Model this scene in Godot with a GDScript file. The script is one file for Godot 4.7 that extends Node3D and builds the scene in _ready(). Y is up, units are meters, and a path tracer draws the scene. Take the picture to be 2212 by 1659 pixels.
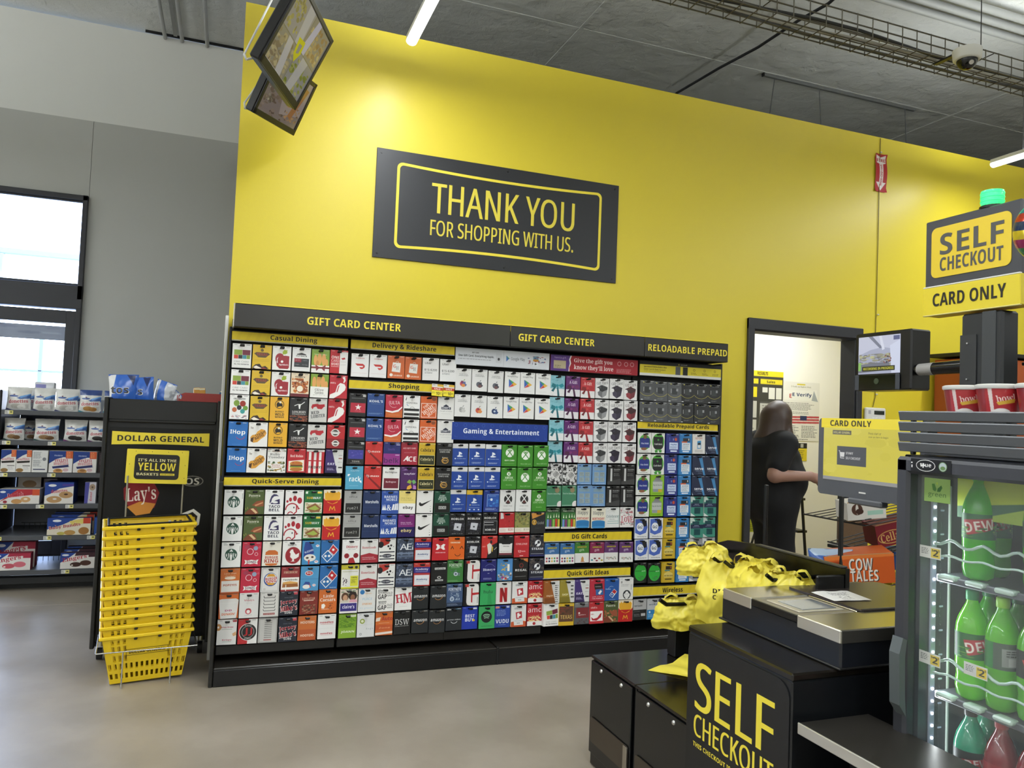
extends Node3D
# A discount store's checkout corner: yellow partition with a gift card rack, checkout lane on the right, snack aisle and entrance on the left.
# World: camera above the origin, the yellow partition at z = -4.54, x to the right along it, floor at y = 0, metres.

const WALL_Z := -4.54
const CEIL_Y := 4.68
const CARD_Z := -4.225
const FULL := Rect2(0, 0, 1, 1)

var M := {}
var used := {}
var fonts := {}
var glyphs := {}
var rng := RandomNumberGenerator.new()
var sheet_cards: Sheet
var sheet_misc: Sheet
var UVR := {}


class MB:
	var v := PackedVector3Array()
	var n := PackedVector3Array()
	var u := PackedVector2Array()
	var xf := Transform3D.IDENTITY

	# a, b, c run counter-clockwise seen from outside; Godot wants them clockwise
	func tri(a: Vector3, b: Vector3, c: Vector3, na: Vector3, nb: Vector3, nc: Vector3, ua := Vector2.ZERO, ub := Vector2.ZERO, uc := Vector2.ZERO) -> void:
		v.append(xf * a); v.append(xf * c); v.append(xf * b)
		n.append((xf.basis * na).normalized()); n.append((xf.basis * nc).normalized()); n.append((xf.basis * nb).normalized())
		u.append(ua); u.append(uc); u.append(ub)

	func quad(a: Vector3, b: Vector3, c: Vector3, d: Vector3, r := Rect2(0, 0, 1, 1)) -> void:
		var m := (b - a).cross(c - a)
		if m.length_squared() < 1e-18:
			m = (c - a).cross(d - a)
		m = m.normalized()
		var e := r.end
		var p := r.position
		tri(a, b, c, m, m, m, Vector2(p.x, e.y), e, Vector2(e.x, p.y))
		tri(a, c, d, m, m, m, Vector2(p.x, e.y), Vector2(e.x, p.y), p)

	func quad_to(a: Vector3, b: Vector3, c: Vector3, d: Vector3, out: Vector3) -> void:
		if (b - a).cross(c - a).dot(out) < 0.0:
			quad(a, d, c, b)
		else:
			quad(a, b, c, d)

	func box(c: Vector3, s: Vector3, front := Rect2(0, 0, 1, 1), other := Rect2(0, 0, 1, 1), left := Rect2(), top := Rect2()) -> void:
		var h := s * 0.5
		var q := func(x: float, y: float, z: float) -> Vector3: return c + Vector3(x * h.x, y * h.y, z * h.z)
		var side := left if left.size.x > 0.0 else other
		quad(q.call(-1, -1, 1), q.call(1, -1, 1), q.call(1, 1, 1), q.call(-1, 1, 1), front)
		quad(q.call(1, -1, -1), q.call(-1, -1, -1), q.call(-1, 1, -1), q.call(1, 1, -1), other)
		quad(q.call(1, -1, 1), q.call(1, -1, -1), q.call(1, 1, -1), q.call(1, 1, 1), side)
		quad(q.call(-1, -1, -1), q.call(-1, -1, 1), q.call(-1, 1, 1), q.call(-1, 1, -1), side)
		quad(q.call(-1, 1, 1), q.call(1, 1, 1), q.call(1, 1, -1), q.call(-1, 1, -1), top if top.size.x > 0.0 else other)
		quad(q.call(-1, -1, -1), q.call(1, -1, -1), q.call(1, -1, 1), q.call(-1, -1, 1), other)

	# box with chamfered edges
	func bbox(c: Vector3, s: Vector3, e := 0.004) -> void:
		var h := s * 0.5
		e = minf(e, minf(h.x, minf(h.y, h.z)) * 0.9)
		var i := h - Vector3(e, e, e)
		for ax in 3:
			var b := (ax + 1) % 3
			var d := (ax + 2) % 3
			for sa in [-1.0, 1.0]:
				var k := []
				for sg in [[-1.0, -1.0], [1.0, -1.0], [1.0, 1.0], [-1.0, 1.0]]:
					var p := Vector3.ZERO
					p[ax] = h[ax] * sa; p[b] = i[b] * sg[0]; p[d] = i[d] * sg[1]
					k.append(c + p)
				var o := Vector3.ZERO
				o[ax] = sa
				quad_to(k[0], k[1], k[2], k[3], o)
				for sb in [-1.0, 1.0]:   # edge between ax and b
					var p0 := Vector3.ZERO
					var p1 := Vector3.ZERO
					p0[ax] = h[ax] * sa; p0[b] = i[b] * sb
					p1[ax] = i[ax] * sa; p1[b] = h[b] * sb
					var lo := Vector3.ZERO
					lo[d] = i[d]
					var oo := Vector3.ZERO
					oo[ax] = sa; oo[b] = sb
					quad_to(c + p0 - lo, c + p1 - lo, c + p1 + lo, c + p0 + lo, oo)
		for sx in [-1.0, 1.0]:
			for sy in [-1.0, 1.0]:
				for sz in [-1.0, 1.0]:
					var a := c + Vector3(h.x * sx, i.y * sy, i.z * sz)
					var b2 := c + Vector3(i.x * sx, h.y * sy, i.z * sz)
					var c2 := c + Vector3(i.x * sx, i.y * sy, h.z * sz)
					var m := Vector3(sx, sy, sz).normalized()
					if (b2 - a).cross(c2 - a).dot(m) < 0.0:
						tri(a, c2, b2, m, m, m)
					else:
						tri(a, b2, c2, m, m, m)

	func cyl(a: Vector3, b: Vector3, ra: float, rb: float, seg := 12, caps := true) -> void:
		var ax := (b - a).normalized()
		var s := ax.cross(Vector3.UP if absf(ax.y) < 0.9 else Vector3.RIGHT).normalized()
		var t := s.cross(ax)   # s, t, ax
		var sl := (ra - rb) / maxf(a.distance_to(b), 1e-6)
		for k in seg:
			var k0 := TAU * k / seg
			var k1 := TAU * (k + 1) / seg
			var d0 := s * cos(k0) - t * sin(k0)
			var d1 := s * cos(k1) - t * sin(k1)
			var n0 := (d0 + ax * sl).normalized()
			var n1 := (d1 + ax * sl).normalized()
			var u0 := float(k) / seg
			var u1 := float(k + 1) / seg
			if (d1 * ra - d0 * ra + (d1 - d0) * rb).cross(ax).dot(d0 + d1) > 0.0:
				tri(a + d0 * ra, a + d1 * ra, b + d1 * rb, n0, n1, n1, Vector2(u0, 1), Vector2(u1, 1), Vector2(u1, 0))
				tri(a + d0 * ra, b + d1 * rb, b + d0 * rb, n0, n1, n0, Vector2(u0, 1), Vector2(u1, 0), Vector2(u0, 0))
				if caps:
					tri(b, b + d0 * rb, b + d1 * rb, ax, ax, ax)
					tri(a, a + d1 * ra, a + d0 * ra, -ax, -ax, -ax)
			else:
				tri(a + d0 * ra, b + d1 * rb, a + d1 * ra, n0, n1, n1)
				tri(a + d0 * ra, b + d0 * rb, b + d1 * rb, n0, n0, n1)
				if caps:
					tri(b, b + d1 * rb, b + d0 * rb, ax, ax, ax)
					tri(a, a + d0 * ra, a + d1 * ra, -ax, -ax, -ax)

	func tube(pts: Array, r: float, seg := 6) -> void:
		for k in pts.size() - 1:
			cyl(pts[k], pts[k + 1], r, r, seg, true)

	# profile points are (radius, y), from bottom to top
	func lathe(prof: Array, seg := 24, r := Rect2(0, 0, 1, 1)) -> void:
		var cnt := prof.size()
		var norms := []
		for k in cnt - 1:
			var d: Vector2 = prof[k + 1] - prof[k]
			norms.append(Vector2(d.y, -d.x).normalized() if d.length() > 1e-9 else Vector2(1, 0))
		var y0: float = prof[0].y
		var y1: float = prof[cnt - 1].y
		for k in cnt - 1:
			var na: Vector2 = norms[k]
			var nb: Vector2 = norms[k]
			if k > 0 and norms[k - 1].dot(norms[k]) > 0.6:
				na = (norms[k - 1] + norms[k]).normalized()
			if k < cnt - 2 and norms[k + 1].dot(norms[k]) > 0.6:
				nb = (norms[k + 1] + norms[k]).normalized()
			var pa: Vector2 = prof[k]
			var pb: Vector2 = prof[k + 1]
			var va := r.end.y - r.size.y * ((pa.y - y0) / maxf(y1 - y0, 1e-6))
			var vb := r.end.y - r.size.y * ((pb.y - y0) / maxf(y1 - y0, 1e-6))
			for j in seg:
				var t0 := TAU * j / seg
				var t1 := TAU * (j + 1) / seg
				var e0 := Vector3(sin(t0), 0, cos(t0))
				var e1 := Vector3(sin(t1), 0, cos(t1))
				var u0 := r.position.x + r.size.x * j / seg
				var u1 := r.position.x + r.size.x * (j + 1) / seg
				var a0 := e0 * pa.x + Vector3(0, pa.y, 0)
				var a1 := e1 * pa.x + Vector3(0, pa.y, 0)
				var b0 := e0 * pb.x + Vector3(0, pb.y, 0)
				var b1 := e1 * pb.x + Vector3(0, pb.y, 0)
				var ma0 := e0 * na.x + Vector3(0, na.y, 0)
				var ma1 := e1 * na.x + Vector3(0, na.y, 0)
				var mb0 := e0 * nb.x + Vector3(0, nb.y, 0)
				var mb1 := e1 * nb.x + Vector3(0, nb.y, 0)
				if pa.x > 1e-7:
					tri(a0, a1, b1, ma0, ma1, mb1, Vector2(u0, va), Vector2(u1, va), Vector2(u1, vb))
				if pb.x > 1e-7:
					tri(a0, b1, b0, ma0, mb1, mb0, Vector2(u0, va), Vector2(u1, vb), Vector2(u0, vb))

	# polygon in the xy plane, thick from z0 to z1 (front face at z1)
	func prism(poly: PackedVector2Array, z0: float, z1: float, r := Rect2(0, 0, 1, 1), other := Rect2(0, 0, 1, 1)) -> void:
		if Geometry2D.is_polygon_clockwise(poly):
			poly.reverse()
		var lo := poly[0]
		var hi := poly[0]
		for p in poly:
			lo = lo.min(p); hi = hi.max(p)
		var ids := Geometry2D.triangulate_polygon(poly)
		var uvf := func(p: Vector2) -> Vector2: return r.position + Vector2((p.x - lo.x) / (hi.x - lo.x), 1.0 - (p.y - lo.y) / (hi.y - lo.y)) * r.size
		var f := Vector3(0, 0, 1)
		for k in range(0, ids.size(), 3):
			var a := poly[ids[k]]
			var b := poly[ids[k + 1]]
			var c := poly[ids[k + 2]]
			if (b - a).cross(c - a) < 0.0:
				var t := b
				b = c
				c = t
			tri(Vector3(a.x, a.y, z1), Vector3(b.x, b.y, z1), Vector3(c.x, c.y, z1), f, f, f, uvf.call(a), uvf.call(b), uvf.call(c))
			tri(Vector3(a.x, a.y, z0), Vector3(c.x, c.y, z0), Vector3(b.x, b.y, z0), -f, -f, -f)
		for k in poly.size():
			var a := poly[k]
			var b := poly[(k + 1) % poly.size()]
			quad(Vector3(a.x, a.y, z0), Vector3(b.x, b.y, z0), Vector3(b.x, b.y, z1), Vector3(a.x, a.y, z1), other)

	# smooth surface over a grid of points; rows go upward, columns to the right, front towards the viewer of that layout
	func sheet(rows: Array, r := Rect2(0, 0, 1, 1), back := false) -> void:
		var nr := rows.size()
		var nc: int = rows[0].size()
		var nm := []
		for j in nr:
			var line := PackedVector3Array()
			for i in nc:
				var dx: Vector3 = rows[j][mini(i + 1, nc - 1)] - rows[j][maxi(i - 1, 0)]
				var dy: Vector3 = rows[mini(j + 1, nr - 1)][i] - rows[maxi(j - 1, 0)][i]
				var m := dx.cross(dy)
				m = m.normalized() if m.length_squared() > 1e-18 else Vector3(0, 0, 1)
				line.append(-m if back else m)
			nm.append(line)
		for j in nr - 1:
			for i in nc - 1:
				var a: Vector3 = rows[j][i]
				var b: Vector3 = rows[j][i + 1]
				var c: Vector3 = rows[j + 1][i + 1]
				var d: Vector3 = rows[j + 1][i]
				var u0 := r.position.x + r.size.x * i / (nc - 1)
				var u1 := r.position.x + r.size.x * (i + 1) / (nc - 1)
				var v0 := r.end.y - r.size.y * j / (nr - 1)
				var v1 := r.end.y - r.size.y * (j + 1) / (nr - 1)
				if back:
					tri(a, c, b, nm[j][i], nm[j + 1][i + 1], nm[j][i + 1], Vector2(u0, v0), Vector2(u1, v1), Vector2(u1, v0))
					tri(a, d, c, nm[j][i], nm[j + 1][i], nm[j + 1][i + 1], Vector2(u0, v0), Vector2(u0, v1), Vector2(u1, v1))
				else:
					tri(a, b, c, nm[j][i], nm[j][i + 1], nm[j + 1][i + 1], Vector2(u0, v0), Vector2(u1, v0), Vector2(u1, v1))
					tri(a, c, d, nm[j][i], nm[j + 1][i + 1], nm[j + 1][i], Vector2(u0, v0), Vector2(u1, v1), Vector2(u0, v1))

	func mesh() -> ArrayMesh:
		var arr := []
		arr.resize(Mesh.ARRAY_MAX)
		arr[Mesh.ARRAY_VERTEX] = v
		arr[Mesh.ARRAY_NORMAL] = n
		arr[Mesh.ARRAY_TEX_UV] = u
		var am := ArrayMesh.new()
		am.add_surface_from_arrays(Mesh.PRIMITIVE_TRIANGLES, arr)
		return am


# ---------------------------------------------------------------- printing: small pictures drawn from shapes and letters
class Sheet:
	var img: Image
	var x := 2
	var y := 2
	var row := 0
	var texture: ImageTexture
	func _init(side: int) -> void:
		img = Image.create(side, side, false, Image.FORMAT_RGBA8)
		img.fill(Color(0.5, 0.5, 0.5))
	func add(p: Image) -> Rect2:
		var s := p.get_size()
		if x + s.x + 2 > img.get_width():
			x = 2
			y += row + 4
			row = 0
		if y + s.y + 2 > img.get_height():
			push_error("sheet full")
		img.blit_rect(p, Rect2i(Vector2i.ZERO, s), Vector2i(x, y))
		var side := float(img.get_width())
		var r := Rect2((x + 0.5) / side, (y + 0.5) / side, (s.x - 1.0) / side, (s.y - 1.0) / side)
		x += s.x + 4
		row = maxi(row, s.y)
		return r


func font(code: String) -> Font:
	if not fonts.has(code):
		var f := SystemFont.new()
		f.font_names = PackedStringArray([{"s": "Droid Sans", "b": "Droid Sans", "f": "Droid Serif", "F": "Droid Serif", "m": "Droid Sans Mono"}[code]])
		f.font_weight = 700 if code in ["b", "F"] else 400
		fonts[code] = f
	return fonts[code]


# triangles of a line of text, scaled to the unit square, y up
func glyph_tris(text: String, code: String) -> PackedVector2Array:
	var key := code + text
	if not glyphs.has(key):
		var tm := TextMesh.new()
		tm.font = font(code)
		tm.text = text
		tm.font_size = 64
		tm.pixel_size = 0.01
		tm.curve_step = 3.0
		tm.depth = 0.0
		var a: PackedVector3Array = tm.surface_get_arrays(0)[Mesh.ARRAY_VERTEX]
		var ids: PackedInt32Array = tm.surface_get_arrays(0)[Mesh.ARRAY_INDEX]
		var out := PackedVector2Array()
		var lo := Vector2(1e9, 1e9)
		var hi := -lo
		for k in ids:
			var p := Vector2(a[k].x, a[k].y)
			lo = lo.min(p); hi = hi.max(p)
			out.append(p)
		for k in out.size():
			out[k] = (out[k] - lo) / (hi - lo)
		glyphs[key] = out
	return glyphs[key]


func span_fill(img: Image, pts: PackedVector2Array, c: Color) -> void:
	var lo := 1e9
	var hi := -1e9
	for p in pts:
		lo = minf(lo, p.y); hi = maxf(hi, p.y)
	var cnt := pts.size()
	for yy in range(maxi(0, ceili(lo - 0.5)), mini(img.get_height() - 1, floori(hi - 0.5)) + 1):
		var sy := yy + 0.5
		var xs := []
		for k in cnt:
			var a := pts[k]
			var b := pts[(k + 1) % cnt]
			if (a.y <= sy) != (b.y <= sy):
				xs.append(a.x + (b.x - a.x) * (sy - a.y) / (b.y - a.y))
		xs.sort()
		for k in range(0, xs.size() - 1, 2):
			var x0 := roundi(xs[k])
			var x1 := roundi(xs[k + 1])
			if x1 > x0:
				img.fill_rect(Rect2i(x0, yy, x1 - x0, 1), c)


func hexc(s: String) -> Color:
	return Color.html(s)


# ops: one drawing step per «|»; lengths in hundredths of the width, y downwards
#  b col | r col x y w h | e col cx cy rx ry | o col cx cy r thick | p col x,y ... | l col thick x,y ... | t font col x y w h text | g col x y w lines step | n colA colB x y w h count | a col thick cx cy r from to
func draw_print(w: int, h: int, ops: String, seed_at := 1) -> Image:
	var img := Image.create(w * 2, h * 2, false, Image.FORMAT_RGBA8)
	var k := w * 2 / 100.0
	var rr := RandomNumberGenerator.new()
	rr.seed = seed_at
	for op in ops.split("|", false):
		var q := op.strip_edges().split(" ", false)
		var col := hexc(q[1]) if q[0] != "t" else hexc(q[2])
		match q[0]:
			"b":
				img.fill(col)
			"r":
				img.fill_rect(Rect2i(roundi(float(q[2]) * k), roundi(float(q[3]) * k), roundi(float(q[4]) * k), maxi(1, roundi(float(q[5]) * k))), col)
			"e", "o":
				var c := Vector2(float(q[2]), float(q[3])) * k
				var rx := float(q[4]) * k
				var ry := float(q[5]) * k if q[0] == "e" else rx
				var th := float(q[5]) * k if q[0] == "o" else 0.0
				for yy in range(maxi(0, floori(c.y - ry)), mini(img.get_height(), ceili(c.y + ry))):
					var f := (yy + 0.5 - c.y) / ry
					if absf(f) >= 1.0:
						continue
					var hw := rx * sqrt(1.0 - f * f)
					if q[0] == "o" and absf(yy + 0.5 - c.y) < rx - th:
						var g := (yy + 0.5 - c.y) / (rx - th)
						var iw := (rx - th) * sqrt(1.0 - g * g)
						img.fill_rect(Rect2i(roundi(c.x - hw), yy, roundi(hw - iw), 1), col)
						img.fill_rect(Rect2i(roundi(c.x + iw), yy, roundi(hw - iw), 1), col)
					else:
						img.fill_rect(Rect2i(roundi(c.x - hw), yy, roundi(hw * 2.0), 1), col)
			"p":
				var pts := PackedVector2Array()
				for s in q.slice(2):
					var xy := s.split(",")
					pts.append(Vector2(float(xy[0]), float(xy[1])) * k)
				span_fill(img, pts, col)
			"l", "a":
				var pts := PackedVector2Array()
				if q[0] == "l":
					for s in q.slice(3):
						var xy := s.split(",")
						pts.append(Vector2(float(xy[0]), float(xy[1])) * k)
				else:
					for i in 25:
						var an := deg_to_rad(lerpf(float(q[6]), float(q[7]), i / 24.0))
						pts.append((Vector2(float(q[3]), float(q[4])) + Vector2(cos(an), sin(an)) * float(q[5])) * k)
				var t := float(q[2]) * k * 0.5
				for i in pts.size() - 1:
					var d := (pts[i + 1] - pts[i]).normalized()
					var o := Vector2(-d.y, d.x) * t
					var e := d * t * 0.4
					span_fill(img, PackedVector2Array([pts[i] - o - e, pts[i + 1] - o + e, pts[i + 1] + o + e, pts[i] + o - e]), col)
			"t":
				var code := q[1].substr(0, 1)
				var ang := deg_to_rad(float(q[1].substr(1))) if q[1].length() > 1 else 0.0
				var at := Vector2(float(q[3]), float(q[4])) * k
				var sz := Vector2(float(q[5]), float(q[6])) * k
				var tr := glyph_tris(" ".join(q.slice(7)), code)
				var mid := at + sz * 0.5
				for i in range(0, tr.size(), 3):
					var three := PackedVector2Array()
					for j in 3:
						var p := at + Vector2(tr[i + j].x, 1.0 - tr[i + j].y) * sz
						if ang != 0.0:
							p = mid + (p - mid).rotated(ang)
						three.append(p)
					span_fill(img, three, col)
			"g":
				for i in int(q[5]):
					var lw := float(q[4]) * rr.randf_range(0.7, 1.0)
					var step := float(q[6])
					var gx := float(q[2])
					while gx < float(q[2]) + lw:
						var ww := minf(rr.randf_range(2.0, 7.0) * step / 4.0, float(q[2]) + lw - gx)
						img.fill_rect(Rect2i(roundi(gx * k), roundi((float(q[3]) + i * step) * k), maxi(1, roundi(ww * k)), maxi(1, roundi(step * 0.42 * k))), col)
						gx += ww + step * 0.35
			"n":
				var other := hexc(q[2])
				for i in int(q[7]):
					var c := Vector2(rr.randf_range(float(q[3]), float(q[3]) + float(q[5])), rr.randf_range(float(q[4]), float(q[4]) + float(q[6])))
					var s := Vector2(rr.randf_range(0.03, 0.12) * float(q[5]), rr.randf_range(0.03, 0.10) * float(q[6]))
					var cc := col.lerp(other, rr.randf())
					var lo := (c - s).max(Vector2(float(q[3]), float(q[4])))
					var hi := (c + s).min(Vector2(float(q[3]) + float(q[5]), float(q[4]) + float(q[6])))
					var an := rr.randf() * 3.0
					var pts := PackedVector2Array()
					for j in 7:
						pts.append((c + Vector2(cos(j * 0.9 + an) * s.x, sin(j * 0.9 + an) * s.y)).clamp(lo, hi) * k)
					span_fill(img, pts, cc)
	img.resize(w, h, Image.INTERPOLATE_BILINEAR)
	return img


func print_to(sh: Sheet, key: String, w: int, h: int, ops: String) -> Rect2:
	if not UVR.has(key):
		UVR[key] = sh.add(draw_print(w, h, ops, key.hash()))
	return UVR[key]


func pr(key: String, w: int, h: int, ops: String) -> Rect2:
	return print_to(sheet_misc, key, w, h, ops)


# a spot of one colour on the printed sheet, for the plain sides of printed things
func spot(hex: String) -> Rect2:
	var r := pr("spot" + hex, 6, 6, "b " + hex)
	return Rect2(r.get_center(), Vector2(0.0001, 0.0001))


# ---------------------------------------------------------------- things, parts, materials
func mat(key: String, hex := "808080", rough := 0.6, metal := 0.0) -> StandardMaterial3D:
	if not M.has(key):
		var m := StandardMaterial3D.new()
		m.albedo_color = Color.html(hex)
		m.roughness = rough
		m.metallic = metal
		M[key] = m
	return M[key]


func numbered(called: String) -> String:
	var k: int = used.get(called, 0)
	used[called] = k + 1
	return called if k == 0 else "%s_%03d" % [called, k]


func tag(o: Node3D, label: String, category: String, group := "") -> Node3D:
	o.set_meta("label", label)
	o.set_meta("category", category)
	if group:
		o.set_meta("group", group)
	return o


func thing(called: String, label: String, category: String, at := Vector3.ZERO, turn := 0.0, group := "") -> Node3D:
	var o := Node3D.new()
	o.name = numbered(called)
	add_child(o)
	o.position = at
	o.rotation.y = turn
	return tag(o, label, category, group)


func obj(called: String, mb, m: Material, parent: Node3D = null, xf := Transform3D.IDENTITY) -> MeshInstance3D:
	var o := MeshInstance3D.new()
	o.mesh = mb.mesh() if mb is MB else mb
	o.material_override = m
	o.transform = xf
	if parent == null:
		o.name = numbered(called)
		add_child(o)
	else:
		o.name = called
		parent.add_child(o, true)
	return o


func struct(called: String, mb, m: Material) -> MeshInstance3D:
	var o := obj(called, mb, m)
	o.set_meta("kind", "structure")
	return o


func dup(root: Node3D, label: String, at: Vector3) -> Node3D:
	var r: Node3D = root.duplicate()
	var base := String(root.name)
	if base.length() > 4 and base.substr(base.length() - 4, 1) == "_" and base.substr(base.length() - 3).is_valid_int():
		base = base.substr(0, base.length() - 4)
	r.name = numbered(base)
	add_child(r)
	r.position = at
	r.set_meta("label", label)
	return r


func bx(c: Vector3, s: Vector3, e := 0.0) -> MB:
	var b := MB.new()
	if e > 0.0:
		b.bbox(c, s, e)
	else:
		b.box(c, s)
	return b


func rrect(w: float, h: float, r: float, seg := 4, c := Vector2.ZERO) -> PackedVector2Array:
	var p := PackedVector2Array()
	for q in 4:
		var o := c + Vector2((w / 2 - r) * [1, -1, -1, 1][q], (h / 2 - r) * [1, 1, -1, -1][q])
		for k in seg + 1:
			var a := PI / 2 * (q + float(k) / seg)
			p.append(o + Vector2(cos(a), sin(a)) * r)
	return p


# raised letters fitted to a w by h box centred on the origin, facing +z
func letters(parent: Node3D, text: String, code: String, w: float, h: float, m: Material, xf: Transform3D, depth := 0.0015, called := "lettering", mb: MB = null) -> void:
	var own := mb == null
	if own:
		mb = MB.new()
	var tr := glyph_tris(text, code)
	var f := Vector3(0, 0, 1)
	var old := mb.xf
	if not own:
		mb.xf = xf
	for i in range(0, tr.size(), 3):
		var p := []
		for j in 3:
			p.append(Vector3((tr[i + j].x - 0.5) * w, (tr[i + j].y - 0.5) * h, depth))
		if (p[1] - p[0]).cross(p[2] - p[0]).z < 0.0:
			mb.tri(p[0], p[2], p[1], f, f, f)
		else:
			mb.tri(p[0], p[1], p[2], f, f, f)
	mb.xf = old
	if own:
		obj(called, mb, m, parent, xf)


func at(x: float, y: float, z: float) -> Transform3D:
	return Transform3D(Basis.IDENTITY, Vector3(x, y, z))


# turned so that local +z faces world -x (seen from the left of the lane)
func face_left(x: float, y: float, z: float) -> Transform3D:
	return Transform3D(Basis(Vector3.UP, -PI / 2), Vector3(x, y, z))


# sealed film bag: bulging front and back, pinched top and bottom seams
func pillow(w: float, h: float, d: float, front: Rect2, sd: int, lean := 0.0, nx := 12, ny := 14) -> MB:
	var b := MB.new()
	var nz := FastNoiseLite.new()
	nz.seed = sd
	nz.frequency = 1.0
	for side in [1.0, -1.0]:
		var rows := []
		for j in ny + 1:
			var t := float(j) / ny
			var line := PackedVector3Array()
			for i in nx + 1:
				var s := float(i) / nx
				var bulge := pow(maxf(sin(PI * s), 0.0), 0.55) * pow(maxf(sin(PI * clampf((t - 0.04) / 0.92, 0, 1)), 0.0), 0.6)
				var crease := nz.get_noise_2d(s * 3.0 + side * 9.0, t * 4.0) * 0.22 + nz.get_noise_2d(s * 9.0, t * 9.0 + side * 5.0) * 0.1
				var zz: float = side * d * 0.5 * bulge * (1.0 + crease)
				var inset := 1.0 - 0.07 * sin(PI * t) * (1.0 if absf(s - 0.5) > 0.3 else 0.5)
				line.append(Vector3((s - 0.5) * w * inset, t * h + nz.get_noise_2d(s * 4.0, 40.0 + t) * h * 0.02 * t, zz + lean * t * h + nz.get_noise_1d(s * 5.0) * d * 0.08))
			rows.append(line)
		b.sheet(rows, front if side > 0 else Rect2(front.position + front.size * 0.02, front.size * 0.05), side < 0)
	return b


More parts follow.
